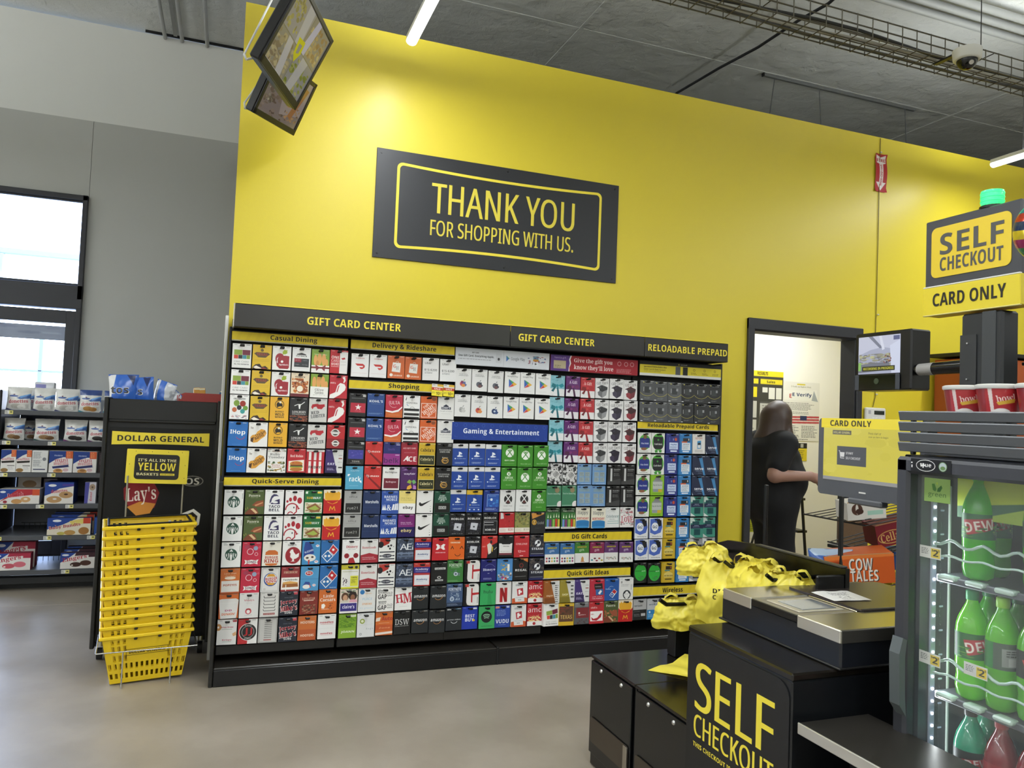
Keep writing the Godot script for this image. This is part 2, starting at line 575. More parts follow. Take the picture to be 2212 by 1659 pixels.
# ---------------------------------------------------------------- the cards: what each looks like, and how its front is drawn (100 wide, 134 high)
const CARDS := {
	"onecard": ["white card with small coloured tiles", "b ecebe8|r 8aa33c 10 34 42 28|r 6d1f33 53 34 40 28|r c9402f 10 63 22 20|r 2a2c30 33 63 20 20|r 3f8f9c 54 63 20 20|r 7b9a3a 75 63 18 20|t s 9a9a98 12 94 76 10 ONE CARD|t b 2a2a2a 12 110 76 6 ALL THE FAVORITES"],
	"texas": ["yellow card with brown roadhouse badge", "b d9b322|e 6b5a2a 50 30 8 8|p 5c4a2b 8,50 20,42 80,42 92,50 80,60 70,70 30,70 20,60|t b a33528 22 46 56 14 TEXAS|l b08c18 1.2 10,92 90,88|l b08c18 1.2 10,84 90,80|p 2b1c18 4,124 18,110 40,106 52,122 70,116 88,130 60,134 4,134|p efe6d5 6,126 22,116 40,124 54,131 20,134|p 8c2f2a 46,134 60,122 82,134"],
	"fruit": ["white card with red apple", "b eceae6|p 9c2430 18,60 30,52 48,56 66,52 90,54 90,118 84,126 40,126 24,110|e 9c2430 40 70 24 30|p eceae6 24,92 24,70 32,60 27,76 30,96|e 9ab02a 66 34 13 9|p 9ab02a 52,46 60,20 80,22 70,44|t b f0f0ee 36 98 50 12 Applebee's|e f0f0ee 52 86 7 7"],
	"steakbar": ["white card with black bar and tiles", "b e9e9e7|p 1d1d1d 24,38 50,30 76,38 74,42 26,42|t b 2a2a2a 20 44 60 8 OUTBACK|r 2f3336 12 62 80 48|r 8b2431 12 62 38 22|t s dddddd 18 70 22 5 grill|t s bbbbbb 58 70 24 5 bonefish|t s bbbbbb 18 94 22 6 roys|t s bbbbbb 56 94 28 6 fleming|l 999999 0.8 12,118 88,118"],
	"sticksg": ["green card with breadsticks and red ribbon", "b 7ea02f|e e0a25a 22 62 10 30|e e0a25a 44 56 12 34|e e0a25a 68 58 12 34|e e0a25a 84 74 9 20|e c98a45 33 80 8 16|r efece6 0 92 100 42|r 7d1a26 0 100 100 10|p 7d1a26 48,104 22,88 28,124|p 7d1a26 52,104 80,88 74,124|t s eef0e0 14 26 70 7 Happy Birthday"],
	"onemore": ["red and white card with big lettering", "b c01f2a|r e8e6e3 54 10 46 124|t b f3efe9 8 34 42 16 ONE|t s f3efe9 8 54 42 16 CARD|t b f3efe9 8 74 42 14 MORE|t b f3efe9 8 92 42 6 FLAVORS|p b52a33 62,46 82,40 86,50 70,54|l 888888 0.9 60,66 90,66|l 888888 0.9 60,84 90,82"],
	"onion": ["cream card with fried onion bloom", "b e6d3b6|t b 3b2a22 22 18 54 8 OUTBACK|n 8c3a16 d07a2c 6 30 88 82 90|n 5a2410 b5622a 20 40 60 60 40|e efe4cf 50 88 17 17|r 6a1c26 0 116 100 18"],
	"sticksw": ["green and white card with breadsticks", "b 7ea02f|e e0a25a 20 50 11 34|e e0a25a 44 44 12 38|e e0a25a 68 46 12 34|e e0a25a 86 60 10 22|r ecebe6 0 72 100 62|t f 3c3c38 26 82 48 14 Olive|t f 3c3c38 26 98 48 14 Garden|t s 8d8d88 18 116 64 4 gift card"],
	"pepper": ["red card with white chili pepper", "b b51c2b|p eeece8 0,134 4,112 34,98 44,60 60,44 84,50 92,66 88,84 60,112 24,134|p b51c2b 50,60 56,58 46,96 40,98|p eeece8 70,12 86,8 90,30 82,44 76,42 80,26|t b eeece8 4 40 30 10 chili's"],
	"balloons": ["white celebration card with coloured balloons", "b edecea|t b 3a3a3a 20 18 60 8 CELEBRATE!|e 7fa03a 36 46 15 17|e 9c2f26 68 48 15 16|e 2b2f33 50 70 12 13|e 6d9b3c 82 72 13 13|e c4683f 26 82 12 13|e 3d9a97 68 90 12 13|n c23d34 3d7fa0 8 108 84 20 16"],
	"wings": ["golden card with black bison badge", "b e6ae2c|o 1f1a12 50 42 24 3|p 1f1a12 34,42 40,30 56,32 66,40 66,56 58,52 46,54 40,60 36,52|e efe9dc 54 30 6 6|t b 241d12 30 78 44 8 BUFFALO|t b 241d12 28 90 48 14 WILD|t b 241d12 28 107 48 10 WINGS"],
	"horns": ["black card with white longhorn skull", "b 17181a|l eeeeec 4 26,46 44,38 62,38 80,24|p eeeeec 46,40 60,40 56,64 50,64|t F eeeeec 14 74 74 13 LONGHORN|t b d8d8d4 14 90 74 6 STEAKHOUSE|n 6b2a1c b5683c 0 100 100 34 60"],
	"lobster": ["pale card with red lobster", "b cfcdc9|p b3202c 12,50 18,34 44,30 58,34 76,32 82,46 70,60 48,58 40,46 26,50 20,62|p b3202c 60,40 84,30 88,44 70,52|t F-8 22242a 12 72 44 16 RED|t F-8 22242a 12 90 78 18 LOBSTER"],
	"ihop": ["bright blue card with white word", "b 1d69b4|t b f4f4f2 10 44 30 22 IH|t b f4f4f2 44 50 44 26 op|a c52a3c 2.4 64 72 24 20 150|l 8fb6de 1 24,124 72,124"],
	"barrel": ["white card with tan oval badge", "b ebe9e5|p d89a36 14,96 10,82 20,70 38,66 46,50 66,36 86,42 94,58 86,76 66,90 48,108 26,112|t F-28 3a2413 34 52 56 16 Cracker|t F-28 3a2413 30 70 52 16 Barrel|p 4a2c15 12,88 28,80 24,110 12,104|t s 3a2413 10 24 14 12 The"],
	"wingred": ["red card with two winged emblems", "b b81f25|r 8f161d 0 78 100 56|e d9d6d0 46 44 24 22|e 22201f 46 44 17 15|p d9d6d0 14,40 78,40 60,52 32,52|t b eeeeec 34 36 24 6 PEI|t b eeeeec 34 45 24 7 WEI|e d9d6d0 50 104 20 18|e 22201f 50 104 14 12|p d9d6d0 24,100 76,100 62,110 38,110"],
	"ruby": ["white card with garden salad border", "b eae8e4|n 3c6a32 a93a32 0 0 100 18 26|t f 2f3430 14 26 54 15 Ruby|t f 2f3430 6 42 86 15 Tuesday|n 2f4f2a b58a3a 4 72 90 54 60|e efeae2 50 98 30 16|t f 8a2430 26 88 46 8 Ruby|t f 8a2430 24 98 52 9 Tuesday"],
	"robin": ["red card with stacked burger", "b b7202a|t F f2ede4 16 34 70 14 Red Robin|p efe6d8 8,70 92,62 92,126 8,126|e c5822f 50 84 34 14|r 6b3a1e 18 90 66 8|r 5f8a2e 16 98 70 6|r d9a63c 18 104 66 6|e b8742c 50 116 34 10|t F b7202a 28 76 44 8 Robin"],
	"fridays": ["red and white striped card", "b b8222d|r efece8 14 14 14 46|r efece8 42 14 14 46|r efece8 70 14 14 46|r efece8 14 66 14 66|r efece8 42 66 14 66|r efece8 70 66 14 66|r efece8 0 0 100 12|t b 201c1c 16 92 74 14 FRIDAYS"],
	"eat": ["purple and silver slanted EAT card", "b 3d2a6d|p d8d8d6 34,0 100,0 100,134 70,134|r 2a1c50 0 92 64 42|t b e9e6f2 14 76 40 13 EAT|t s 555555 74 30 20 6 chilis|r 8b3a2a 74 48 20 5|t s 777777 72 70 22 5 panera|r 222222 74 98 22 7|g c9c2e0 12 106 46 3 5"],
	"siren": ["white card with green round emblem", "b ebebe8|e 1e4a3a 50 66 31 31|p ecebe8 44,60 50,56 56,60 57,76 54,96 46,96 43,76|e 1e4a3a 50 62 3 4|p ecebe8 40,52 44,44 50,36 56,44 60,52 50,49|p ecebe8 34,60 38,56 40,72 35,90 31,86 36,74|p ecebe8 66,60 62,56 60,72 65,90 69,86 64,74|p ecebe8 23,66 27,58 30,70 26,82|p ecebe8 77,66 73,58 70,70 74,82|r 9a9a98 10 12 20 3|r 9a9a98 92 20 3 30"],
	"panera": ["olive green card with sandwiches", "b 4a5a2b|t F efece0 18 24 60 13 Panera|t s d4d6c0 30 40 36 4 bread cafe|p 8a4a2a 36,84 60,62 96,56 98,90 60,92|p 7a3f26 2,126 28,100 60,98 74,128 60,134 4,134|p d8b98a 30,104 44,100 68,124 58,130|p c98a60 50,82 92,66 94,72 56,90|l d8c84a 1.6 4,100 8,108|l d8c84a 1.6 14,94 16,104"],
	"taco": ["white card with dark bell", "b ebebe9|p 3a3760 26,76 26,58 34,34 46,24 62,26 74,36 62,34 48,36 38,48 34,66|p 2a2250 32,74 56,58 78,50 80,78 32,78|e ebebe9 54 68 16 6|t b 22223a 22 84 60 15 TACO|t b 22223a 24 103 56 15 BELL"],
	"hen": ["white card with red hen line drawing", "b e9e7e5|e a81c2b 12 62 6 7|e a81c2b 28 52 8 11|e a81c2b 52 46 10 15|e a81c2b 78 58 13 17|a a81c2b 6 38 108 34 180 350|a a81c2b 5 30 134 14 190 330|l a81c2b 6 62,84 62,120 46,134|p a81c2b 68,94 82,102 68,108|e 22242a 48 96 3 5"],
	"sub": ["green card with long sandwich photo", "b 176a34|t b e8b92c 12 36 34 13 SUB|t b f1f1ec 46 36 44 13 WAY|r e2dccd 4 68 94 58|n 7a6a35 d8c59a 8 74 86 48 60|p 8a5a34 12,96 60,72 92,100 84,120 40,124|p 9fb04a 20,104 60,84 84,104 60,112|r f0d24a 70 8 24 10|r e8eee0 6 8 12 12"],
	"fries": ["red card with yellow fries", "b c01c20|r ecdfc6 0 0 100 60|p e8ac2a 8,50 6,16 14,20 20,8 30,20 40,6 50,18 62,8 72,18 84,10 94,20 92,50 76,74 50,82 24,72|l f5d27a 2.4 4,48 22,66 50,78 78,66 96,48|p c01c20 0,48 20,66 50,80 80,66 100,48 100,60 0,60|l e8b02c 4.5 34,118 40,94 50,112 60,94 66,118"],
	"rings": ["magenta red card with bubble rings", "b bf2340|e 8f9fb8 70 34 12 12|e a5344f 26 26 14 11|o ecdfe0 42 52 17 3|o ecdfe0 74 66 9 2|o d88a98 90 30 5 1.5|p ecebe8 14,96 30,100 50,96 72,100 88,94 82,108 84,122 66,116 46,120 28,116 14,122 20,108|t b 5a1a34 26 102 52 12 SONIC"],
	"king": ["beige card with burger shaped word mark", "b e4e0d4|p c96a28 16,74 18,58 34,48 66,48 82,58 84,74|t b a8301f 16 80 68 14 BURGER|t b a8301f 14 96 72 20 KING|p c96a28 16,120 84,120 78,130 50,133 22,130"],
	"roost": ["white card with white rooster on red disc", "b ecebe9|t F 4a4a4a 28 18 44 9 ZAXBY'S|e 99202c 58 80 42 46|p f0eeea 46,48 56,46 60,60 72,76 90,66 88,88 74,98 64,100 64,112 74,114 44,114 54,110 54,100 42,88 44,70 38,62"],
	"cone": ["blue card with upside down ice cream cup", "b 3f8cc0|p 1f3f8c 10,40 16,8 40,6 60,44 66,72 10,92|e e8e4dc 44 96 32 20|t b-18 dfe6ee 14 54 48 10 BLIZZARD|e 3a241c 30 96 8 5|e 3a241c 58 92 7 5|p c23a34 34,108 44,106 42,134 36,134|e e9ecef 84 30 10 7|t b b3202c 78 26 12 6 DQ|e e9ecef 80 118 11 8|t b b3202c 73 113 14 8 DQ"],
	"dice": ["blue card with red and blue tile logo", "b 1f66a8|p f0f0ee 42,62 66,26 98,60 72,92|p b8252f 45,62 66,31 94,60 72,87|e f0f0ee 68 58 7 7|p f0f0ee 4,92 38,58 70,94 36,128|p 1f66a8 9,92 38,64 65,94 36,122|e f0f0ee 26 92 7 7|e f0f0ee 46 92 7 7|t b f0f0ee 58 122 36 6 Domino's"],
	"spice": ["orange and white card with plate of food", "b c8692a|r e2dfda 6 66 90 60|t s e9d8c0 20 22 60 10 Love that|t s e9d8c0 24 36 52 12 chicken|e efe0cc 50 52 28 8|t b a8442c 16 84 68 11 POPEYES|r b5552a 0 126 100 8"],
	"king2": ["silver card with blue ringed burger emblem", "b d4d3d0|r bdbcb8 6 6 88 122|r dddcd9 9 9 82 116|e 2a4a94 52 66 36 36|e e3e1dc 54 64 33 31|p d99a2c 30,50 40,36 66,36 78,50|t b-6 b3282c 24 54 62 13 BURGER|t b-6 b3282c 28 68 54 14 KING|p d99a2c 32,84 78,84 66,96 40,96|e c9c8c4 22 118 7 6"],
	"buds": ["maroon card with sandwich and Tastebuds word", "b 8d2a2f|t F e2cfae 14 24 74 12 FIREHOUSE|r efece6 2 58 96 66|t b 45423c 12 66 76 9 Tastebuds|p 9a5c2a 10,90 90,86 94,110 8,112|p d8a45c 10,84 50,78 92,86 90,92 12,94|l f3f2ee 4 28,98 28,130"],
	"dq": ["light blue card with red oval logo", "b 4a93c4|e eef0f2 46 38 22 14|e b3222c 46 38 19 11|t b f2f2f0 34 32 24 12 DQ|r 3a7fb0 0 68 100 3|p 23468f 14,108 28,84 50,86 56,100|e e8e6e0 34 112 20 12|p c03c36 48,90 60,116 54,118|e e8eaec 76 104 10 7|t b b3222c 69 100 14 8 DQ"],
	"cup": ["orange and white coffee cup card", "b d86a28|p e6e4e1 0,32 14,28 86,28 100,36 98,134 4,134|r efeeec 6 50 88 2|p cf6328 0,40 8,120 10,134 0,134|p cf6328 100,40 92,120 90,134 100,134|t b a8326a 32 86 34 9 DD|t b d8622c 16 104 68 12 DUNKIN'"],
	"fresh": ["silver white card with round red portrait emblem", "b dcdbd9|t f b33a48 24 34 52 12 Wendy's|t s 999999 36 52 28 4 gift card|e c7545c 48 98 16 16|e e9e4e0 48 100 9 10|p 8f2a30 34,92 38,84 58,84 62,92 48,90|g 999999 30 118 40 1 4"],
	"grill": ["brushed silver card with slots", "b bdbbb7|r d3d1cd 6 6 88 122|l 3b3a38 2.6 20,20 22,30 78,30 80,20|l 3b3a38 2.6 20,38 22,48 78,48 80,38|l 3b3a38 2.6 20,56 22,66 78,66 80,56|l 3b3a38 2.6 20,74 22,84 78,84 80,74|l 3b3a38 2.6 18,92 22,100 78,100 82,92|r 8a3230 20 112 60 10|t b d8c8c0 24 114 52 5 CHIPOTLE"],
	"grill2": ["grey silver card with many thin slots", "b b7b6b3|r 9f9e9b 4 4 92 126|r c4c3bf 7 7 86 120|l 3b3a38 2.2 32,16 70,16|l 3b3a38 2.2 32,26 70,26|l 3b3a38 2.2 32,36 70,36|l 3b3a38 2.2 32,46 70,46|l 3b3a38 2.2 32,56 70,56|l 3b3a38 2.2 32,66 70,66|l 3b3a38 2.2 32,76 70,76|l 3b3a38 2.2 32,86 70,86|l 3b3a38 2.2 32,96 70,96|l 3b3a38 2.2 32,106 70,106|r a04a46 30 116 40 5"],
	"mikes": ["navy card with red script name", "b 18202f|t s 9fa4ae 26 32 46 5 since 1956|t F-7 f1efe9 3 46 94 30 Jersey|t F-7 b3232c 5 48 90 25 Jersey|t F-7 f1efe9 4 76 92 34 Mike's|t F-7 b3232c 7 79 86 28 Mike's|t b eceae6 30 112 40 12 SUBS|r b8404a 76 4 20 16"],
	"ribs": ["dark red card with pile of meat", "b 7f2a22|e b5745a 46 26 9 9|t F d8b8a0 14 40 70 13 LONESTAR|r d9c0b0 22 54 54 5|n b58a6a 4a2a20 14 80 74 50 70"],
	"caesar": ["orange card with white serif name", "b cf6a26|t F f2eee6 24 30 58 17 Little|t F f2eee6 8 50 84 18 Caesars|n 8a3f16 5a2a12 52 78 34 34 22|l f2eee6 1.6 16,112 60,110|p f2eee6 16,84 30,80 38,92 30,108 16,106"],
	"donut": ["white card with glazed doughnuts", "b e4e3e0|e b5804a 6 40 16 18|e e4e3e0 6 40 5 6|p d8a878 78,76 96,64 100,84 84,90|t F a8324a 20 36 62 10 Krispy Kreme|l 4f6f5a 1.6 22,52 76,52|r a83038 78 2 20 12|t F a8324a 28 104 50 10 Krispy|l 4f6f5a 1.6 30,118 74,118"],
	"jj": ["red and white card with black round seal", "b ecebe8|p b8262c 0,0 54,0 50,134 0,134|e ecebe8 52 70 46 46|e 1b1b1c 52 70 43 43|o ecebe8 52 70 32 1.6|t b b8262c 30 48 20 42 J|t b b8262c 54 48 20 42 J|t b e6e4df 34 32 36 7 JIMMY JOHNS|t b e6e4df 34 102 36 7 GOURMET"],
	"owl": ["two tone orange card with white name twice", "b c56a30|r b5562a 0 74 100 60|t b efe2d2 14 28 76 14 HOOTERS|t b efe2d2 16 100 72 13 HOOTERS"],
	"nuld": ["white card with red name twice", "b e9e8e6|t b b32a34 12 36 74 11 noodles|l b32a34 1.4 14,52 84,52|r dddcda 0 74 100 2|t b b32a34 16 98 66 10 noodles|l b32a34 1.2 18,112 80,112"],
	"dash": ["white card with red swoosh mark", "b e6e5e4|t b b4504e 26 24 48 5 DOORDASH|p c02b28 22,58 66,58 78,68 76,80 64,88 54,88 46,78 66,78 68,70 34,70|l c8a0a0 0.9 10,112 90,112"],
	"bag": ["orange card with white paper bag", "b c55f2a|p e2dfda 30,40 78,42 74,98 24,94|o d9d5cf 56 40 9 2.4|t F c1442c 34 52 16 20 G|t F 8d8a86 50 62 16 20 H|t b ece3da 36 112 50 9 GRUBHUB|e ece3da 22 114 10 9"],
	"ride": ["white card with black price lettering", "b e3e2e1|t s 2a2a2a 14 24 40 13 Uber|t s 2a2a2a 12 64 76 14 $15-$200|g 777777 14 84 60 2 6|l bbbbbb 0.8 14,106 60,106"],
	"star": ["black card with red star panel", "b 17181a|r 9c9c9c 14 28 74 2|r b3b3b3 78 8 18 12|r b5263c 10 56 86 56|p f1efec 54,62 59,75 73,75 62,83 66,96 54,88 42,96 46,83 35,75 49,75|t s d99aa4 36 100 36 6 macys"],
	"kohl": ["blue card with white capital name", "b 1d4585|t b eef0f4 12 38 78 14 KOHL'S|l 7f98c0 1 22,60 78,60|g 8fa6cc 10 114 80 2 4"],
	"ulta": ["red card with orange curve", "b b52540|t s f0e4e6 26 36 58 20 ULTA|a f0e4e6 1.6 48 46 28 60 200|p f0ece8 0,90 40,96 74,86 98,66 98,74 76,98 40,106 0,98|p c8642c 0,98 40,106 76,100 100,84 100,134 0,134|l ecc49c 1 18,118 84,118"],
	"stripe": ["white card with black bars and brush drawing", "b e5e4e2|t f 2a2a2a 18 40 66 9 SEPHORA|l 2a2a2a 4 14,30 18,14|a 555555 1.6 54 82 14 190 350|l 4a6fa8 3 20,54 30,62|r 151515 6 78 90 14|r 151515 6 105 90 14|r 151515 6 126 90 8"],
	"depot": ["orange card with tilted white stencil words", "b d4622a|r f0e9e2 4 42 92 84|r cf5a22 7 45 86 78|t F-38 f2ece6 14 52 40 15 THE|t F-38 f2ece6 8 68 80 24 HOME|t F-38 f2ece6 38 86 62 20 DEPOT|e 8a4a2a 82 16 13 11"],
	"house": ["white card with dark gabled house sign", "b dddcd9|p 1f2338 22,74 22,60 34,60 34,54 50,44 66,54 66,60 80,60 80,74|t b e3e3e6 26 58 48 13 LOWE'S|t s 777777 12 82 76 7 The gift of home|l aaaaaa 0.8 22,100 78,100"],
	"toys": ["black card with purple photo panel", "b 17171a|r b9b9b9 78 6 18 12|r 9c9c9c 10 32 78 2|r 3c3c94 8 50 86 52|n 4a4aa8 6a5ab4 12 54 78 44 14|t b d9d2c8 30 112 44 8 TOYS|r 9c9c9c 22 124 60 2"],
	"maxx": ["bright red card with dark diagonal ribbon", "b c52f2c|p 7d1a1c 0,46 10,46 100,124 100,134 92,134|t b f0ebe6 12 52 76 14 TJ-maxx|p 9c2422 80,14 96,26 90,28"],
	"belk": ["navy and magenta card with thin name", "b 23286a|r 8d2a80 0 68 100 66|t s 6a4a9c 28 36 40 13 belk|t s 3a1a4a 6 92 86 30 belk|r e0dcea 74 14 22 4|r e0dcea 70 74 24 3"],
	"ace": ["dark red card with slanted capital letters", "b a02034|t b eadcdc 12 32 76 8 ACE GIFT CARD|l e0c8cc 1 18,62 82,62|p efe9e6 12,112 36,82 44,82 46,112 36,112 34,104 26,104 22,112|t b efe9e6 46 84 46 30 CE"],
	"hunt": ["yellow and dark green script card", "b c9a626|r e0c24a 0 0 100 8|t F 241f12 10 32 80 20 Cabela's|r f0e2a0 2 72 96 58|r 2c3018 4 74 92 54|t F e8dca8 12 88 76 17 Cabela's|l b5a25c 1 26,112 74,112"],
	"bass": ["black card with gold round badge", "b 161616|t b cfcfcc 14 36 74 8 YOUR ADVENTURE|t b cfcfcc 20 48 62 9 STARTS HERE|r bbbbb8 70 14 22 3|e b88a3a 54 104 22 18|e 241c12 56 104 16 12|t b d9b070 44 98 24 10 Pro|t F c8c2b0 34 82 38 6 Bass"],
	"rack": ["sky blue card with white rack word", "b 4d9fc0|t s e9f2f4 30 24 48 7 HAPPY|p f0f4f5 12,46 28,46 18,58 12,58|t b f2f6f7 22 58 66 30 rack|p f0f4f5 78,88 92,82 92,98|l cfe6ee 1.2 24,112 74,112"],
	"burl": ["white card with maroon lower panel", "b e5e4e2|t b 555555 14 26 70 13 Burlington|r 6d1a2e 8 66 86 58|t b efe4e6 20 82 60 12 Burlington"],
	"way": ["purple card with coloured petals", "b 4a1f5c|p 8f6aa8 8,22 50,8 44,22|t b eee8f2 22 36 68 14 wayfair|p 8aa83c 40,92 54,76 70,84 64,102|p 6fb06a 70,84 84,76 98,92 80,104|p e0a83a 44,116 64,104 72,124 56,134 40,134|p b07ac0 80,106 96,114 98,134 78,132"],
	"rue": ["grey card with black panel", "b a3a3a1|t s 3a3a3a 28 34 46 7 STYLE|g 8a8a88 16 48 68 1 4|r b5b5b3 4 70 94 60|r 1c1d1d 8 72 86 54|t s c4c4c0 20 92 58 15 rue21"],
	"marsh": ["dark navy card with white slanted name", "b 152c58|t b eef0f2 14 56 76 17 Marshalls|r 2a4a7c 0 96 100 1"],
	"books": ["blue card with row of white books", "b 2a4fa0|t b e3e7ee 16 28 76 14 BARNES|t b e3e7ee 28 44 64 14 NOBLE|l 9db2dc 1 18,64 90,64|p e9eaec 4,112 10,78 20,112|p e9eaec 16,112 20,76 30,112|t F eef0f2 32 82 26 32 &|p e9eaec 60,112 68,78 78,78 72,112|p e9eaec 74,112 82,74 90,76 86,112|p e9eaec 88,112 92,72 98,74 98,112"],
	"bayy": ["pale yellow and white card", "b e5d27a|r eeedea 0 74 100 60|t s 8a7a30 12 40 60 7 One Card|t s 8a7a30 12 52 74 6 So Many Options|t b 2a2a2a 26 88 60 24 ebay"],
	"bayp": ["purple and navy card", "b 7a2470|r 1c1254 0 76 100 58|t b e2cfe0 16 46 60 7 One Card|t b e2cfe0 16 56 70 6 So Many Options|t b ecd98a 18 86 64 24 ebay"],
	"tick": ["white card with black swoosh", "b e6e5e2|p 17181a 16,72 22,70 26,76 34,78 90,56 34,92 22,92 14,84|r 9a9a98 82 92 4 3|r 9a9a98 82 106 5 4|r 4a4a48 82 120 8 4"],
	"dick": ["dark green and black card with stacked words", "b 174a36|r 0f1110 4 72 92 58|t b e3eae4 34 24 32 9 EVERY|t b e3eae4 28 34 44 9 SEASON|t b e3eae4 24 44 52 9 STARTS|t b e3eae4 34 54 32 8 AT|r c6c8c6 28 90 46 18|t b 222222 31 93 40 12 DICKS"],
	"mouse": ["white card with red script heading", "b ecebe9|t F a8242e 22 34 66 18 Disney|t s 777777 32 54 44 4 GIFT CARD|e 8d1a26 26 92 14 14|e 8d1a26 78 92 14 14|p a8242e 34,134 40,106 64,102 76,134"],
	"bargain": ["yellow topped card with lime panel", "b e3e2dc|r c2b92a 0 0 100 26|e 2a2a26 84 14 8 8|l 8a8a40 2 8,38 92,38|r d4d236 52 62 44 58|t b 55561c 56 68 34 8 100%|g 6a6a2a 56 82 32 4 6|n 2a1a24 4a2a3c 10 66 32 54 18|r d4d236 0 124 100 10"],
	"homeg": ["white card with red roof panel", "b dfddda|t F b04a4c 8 40 80 13 HomeGoods|p a02434 0,90 50,78 100,90 100,134 0,134|t b f0e6e4 10 100 68 5 HomeGoods|t b f0e6e4 10 110 78 6 TJMAXX Marshalls"],
	"navy": ["white card with black bars and oval badge", "b e9e8e5|p b8342a 4,0 66,0 60,30 30,44 8,34|e 17181c 12 36 16 18|e 1b1b1e 56 46 6 6|e 1b1b1e 72 42 6 6|e 1b1b1e 66 60 6 6|l 1b1b1e 2 84,52 88,46|r 161b2c 6 76 88 6|r 161b2c 6 98 14 6|r 161b2c 80 98 14 6|e 161b2c 50 101 28 11|t b d8d8dc 28 96 44 10 OLD NAVY|r 161b2c 6 116 88 6"],
	"jeans": ["folded denim card with white letters", "b 3a4558|n 2a3345 6b7890 0 0 100 134 90|r 1f2838 0 72 100 5|r 76849c 2 84 96 8|r 5c6a84 2 100 96 8|r 23304a 0 118 100 16|t s eef0f2 18 32 42 36 A|t s eef0f2 60 32 26 36 E|t s eef0f2 90 44 6 24 i"],
	"acad": ["red and blue sports card", "b b5342c|r 20207a 0 24 100 34|t b eeeef4 10 30 78 15 Academy|l c9c9e4 1.4 12,50 84,50|r a82a2e 0 58 100 10|r dcdde2 6 70 90 58|t b 3a4a80 18 90 66 13 Academy|l 8a94b4 1.2 18,108 60,108"],
	"under": ["red card with white interlocked mark", "b bd242c|p f0ecea 22,40 32,36 50,50 68,36 80,40 72,54 80,70 68,72 50,60 32,72 22,70 30,54|p bd242c 42,54 50,50 58,54 50,58|t b f0dcdc 20 84 62 7 UNDER ARMOUR"],
	"foot": ["black card with white name strip", "b 141516|r 26282a 0 70 100 1|r e2e2e0 22 34 66 12|t b 1a1a1a 26 36 58 8 FootLocker|e c9c9c6 50 92 12 8|e 141516 50 92 7 4|r e2e2e0 26 104 48 9|t b 1a1a1a 29 106 42 5 FootLocker"],
	"claire": ["photo card with two girls above purple", "b d8c8b8|n 4a6a4a 8a9a7a 0 0 100 40 20|e 5a3a24 28 42 20 24|e c99a78 30 48 13 17|e 2c1c18 72 38 24 24|e 8a5a40 72 46 13 16|p c9c0b4 4,72 22,60 44,62 50,76|p d9a0b0 50,76 60,58 92,58 100,76|r ece8e6 0 74 100 60|r 32287c 4 78 92 44|t b eeecf6 16 88 68 20 claire's"],
	"place": ["pale card with faint coloured words", "b e4e4e2|e 2f78b8 22 22 13 13|t b e2b890 36 26 40 8 children's|t b b8cfdc 24 54 56 14 PLACE|t b d9a070 24 84 56 11 GYMBOREE|t b c8d8e0 12 108 74 12 PJ place"],
	"gap": ["white card with stacked black store names", "b eceae6|t b 2a2a2a 8 10 50 10 BANANA|t b 2a2a2a 8 23 52 8 REPUBLIC|t s 2a2a2a 62 24 30 12 OLD|t s 2a2a2a 62 40 30 9 NAVY|t b 1f1f1f 8 36 50 26 GAP|l bbbbbb 0.8 8,66 92,66|t b 2a2a2a 12 74 46 9 BANANA|t b 4a4a4a 12 86 44 7 REPUBLIC|t b 1f1f1f 8 98 50 26 GAP|t s 2a2a2a 62 92 30 12 OLD|t s 2a2a2a 62 108 30 9 NAVY"],
	"hm": ["white card with tall red letters", "b e8e7e4|t F-8 b32030 4 42 44 48 H|t F-8 b32030 34 70 18 22 &|t F-8 b32030 48 36 54 56 M|l aaaaaa 1 26,112 74,112"],
	"smile": ["charcoal card with orange curved arrow", "b 1f2326|t b dfe0e0 12 52 80 15 amazon|a c98a4a 2.4 50 56 26 30 140|p c98a4a 70,68 76,64 74,74|r 6a5a3a 62 6 32 3"],
	"joan": ["lime green card with pattern", "b 7ba42a|n 4f7c1e 6a9424 4 18 92 56 60|r 86ac34 0 78 100 56|t b eef2e0 14 92 76 15 JOANN|r dfe6c8 66 4 30 12"],
	"sun": ["pale grey card with small green sunburst", "b dcdddd|e 8a9a3a 30 44 14 14|e dfe2c8 30 44 8 8|l c4c6c8 1 10,66 90,62|t s aeb6ba 54 82 38 12 bp|o 6a6a6a 22 116 6 2"],
	"auto": ["orange card with red slanted word", "b d06a2c|p e4d4c4 4,34 30,30 24,52 0,54|t b a02a30 34 28 64 22 Auto|l efd8c0 1.4 18,64 80,64|r c4582c 0 74 100 30|t b e09a70 20 86 66 10 Zone|p eee2d8 0,118 100,112 100,124 0,132"],
	"dsw": ["black card with white serif letters", "b 111213|t f eeeeec 8 46 84 34 DSW|l d9d9d6 1.6 8,88 90,86|l 3a3a3a 1 22,122 70,122"],
	"apa": ["white card with multicoloured apple mark", "b e0dfdd|t b 4a4a4a 22 32 54 5 The gift card for|t b 4a4a4a 20 40 60 5 everything Apple|e c0485c 44 92 15 16|e 5a6a9c 58 94 14 15|e d98a4a 50 102 12 10|e 7a3a5c 42 82 8 8|l 6a8a4a 4 52,74 58,66|e e0dfdd 72 86 8 9"],
	"apb": ["white card with dark silver apple mark", "b dfdedc|t b 4a4a4a 22 32 54 5 The gift card for|t b 4a4a4a 20 40 60 5 everything Apple|e 5a5c66 44 92 15 16|e 3a3c48 58 94 14 15|e 6a4a4a 52 102 12 10|l 6a6c74 4 52,74 58,66|e dfdedc 72 86 8 9"],
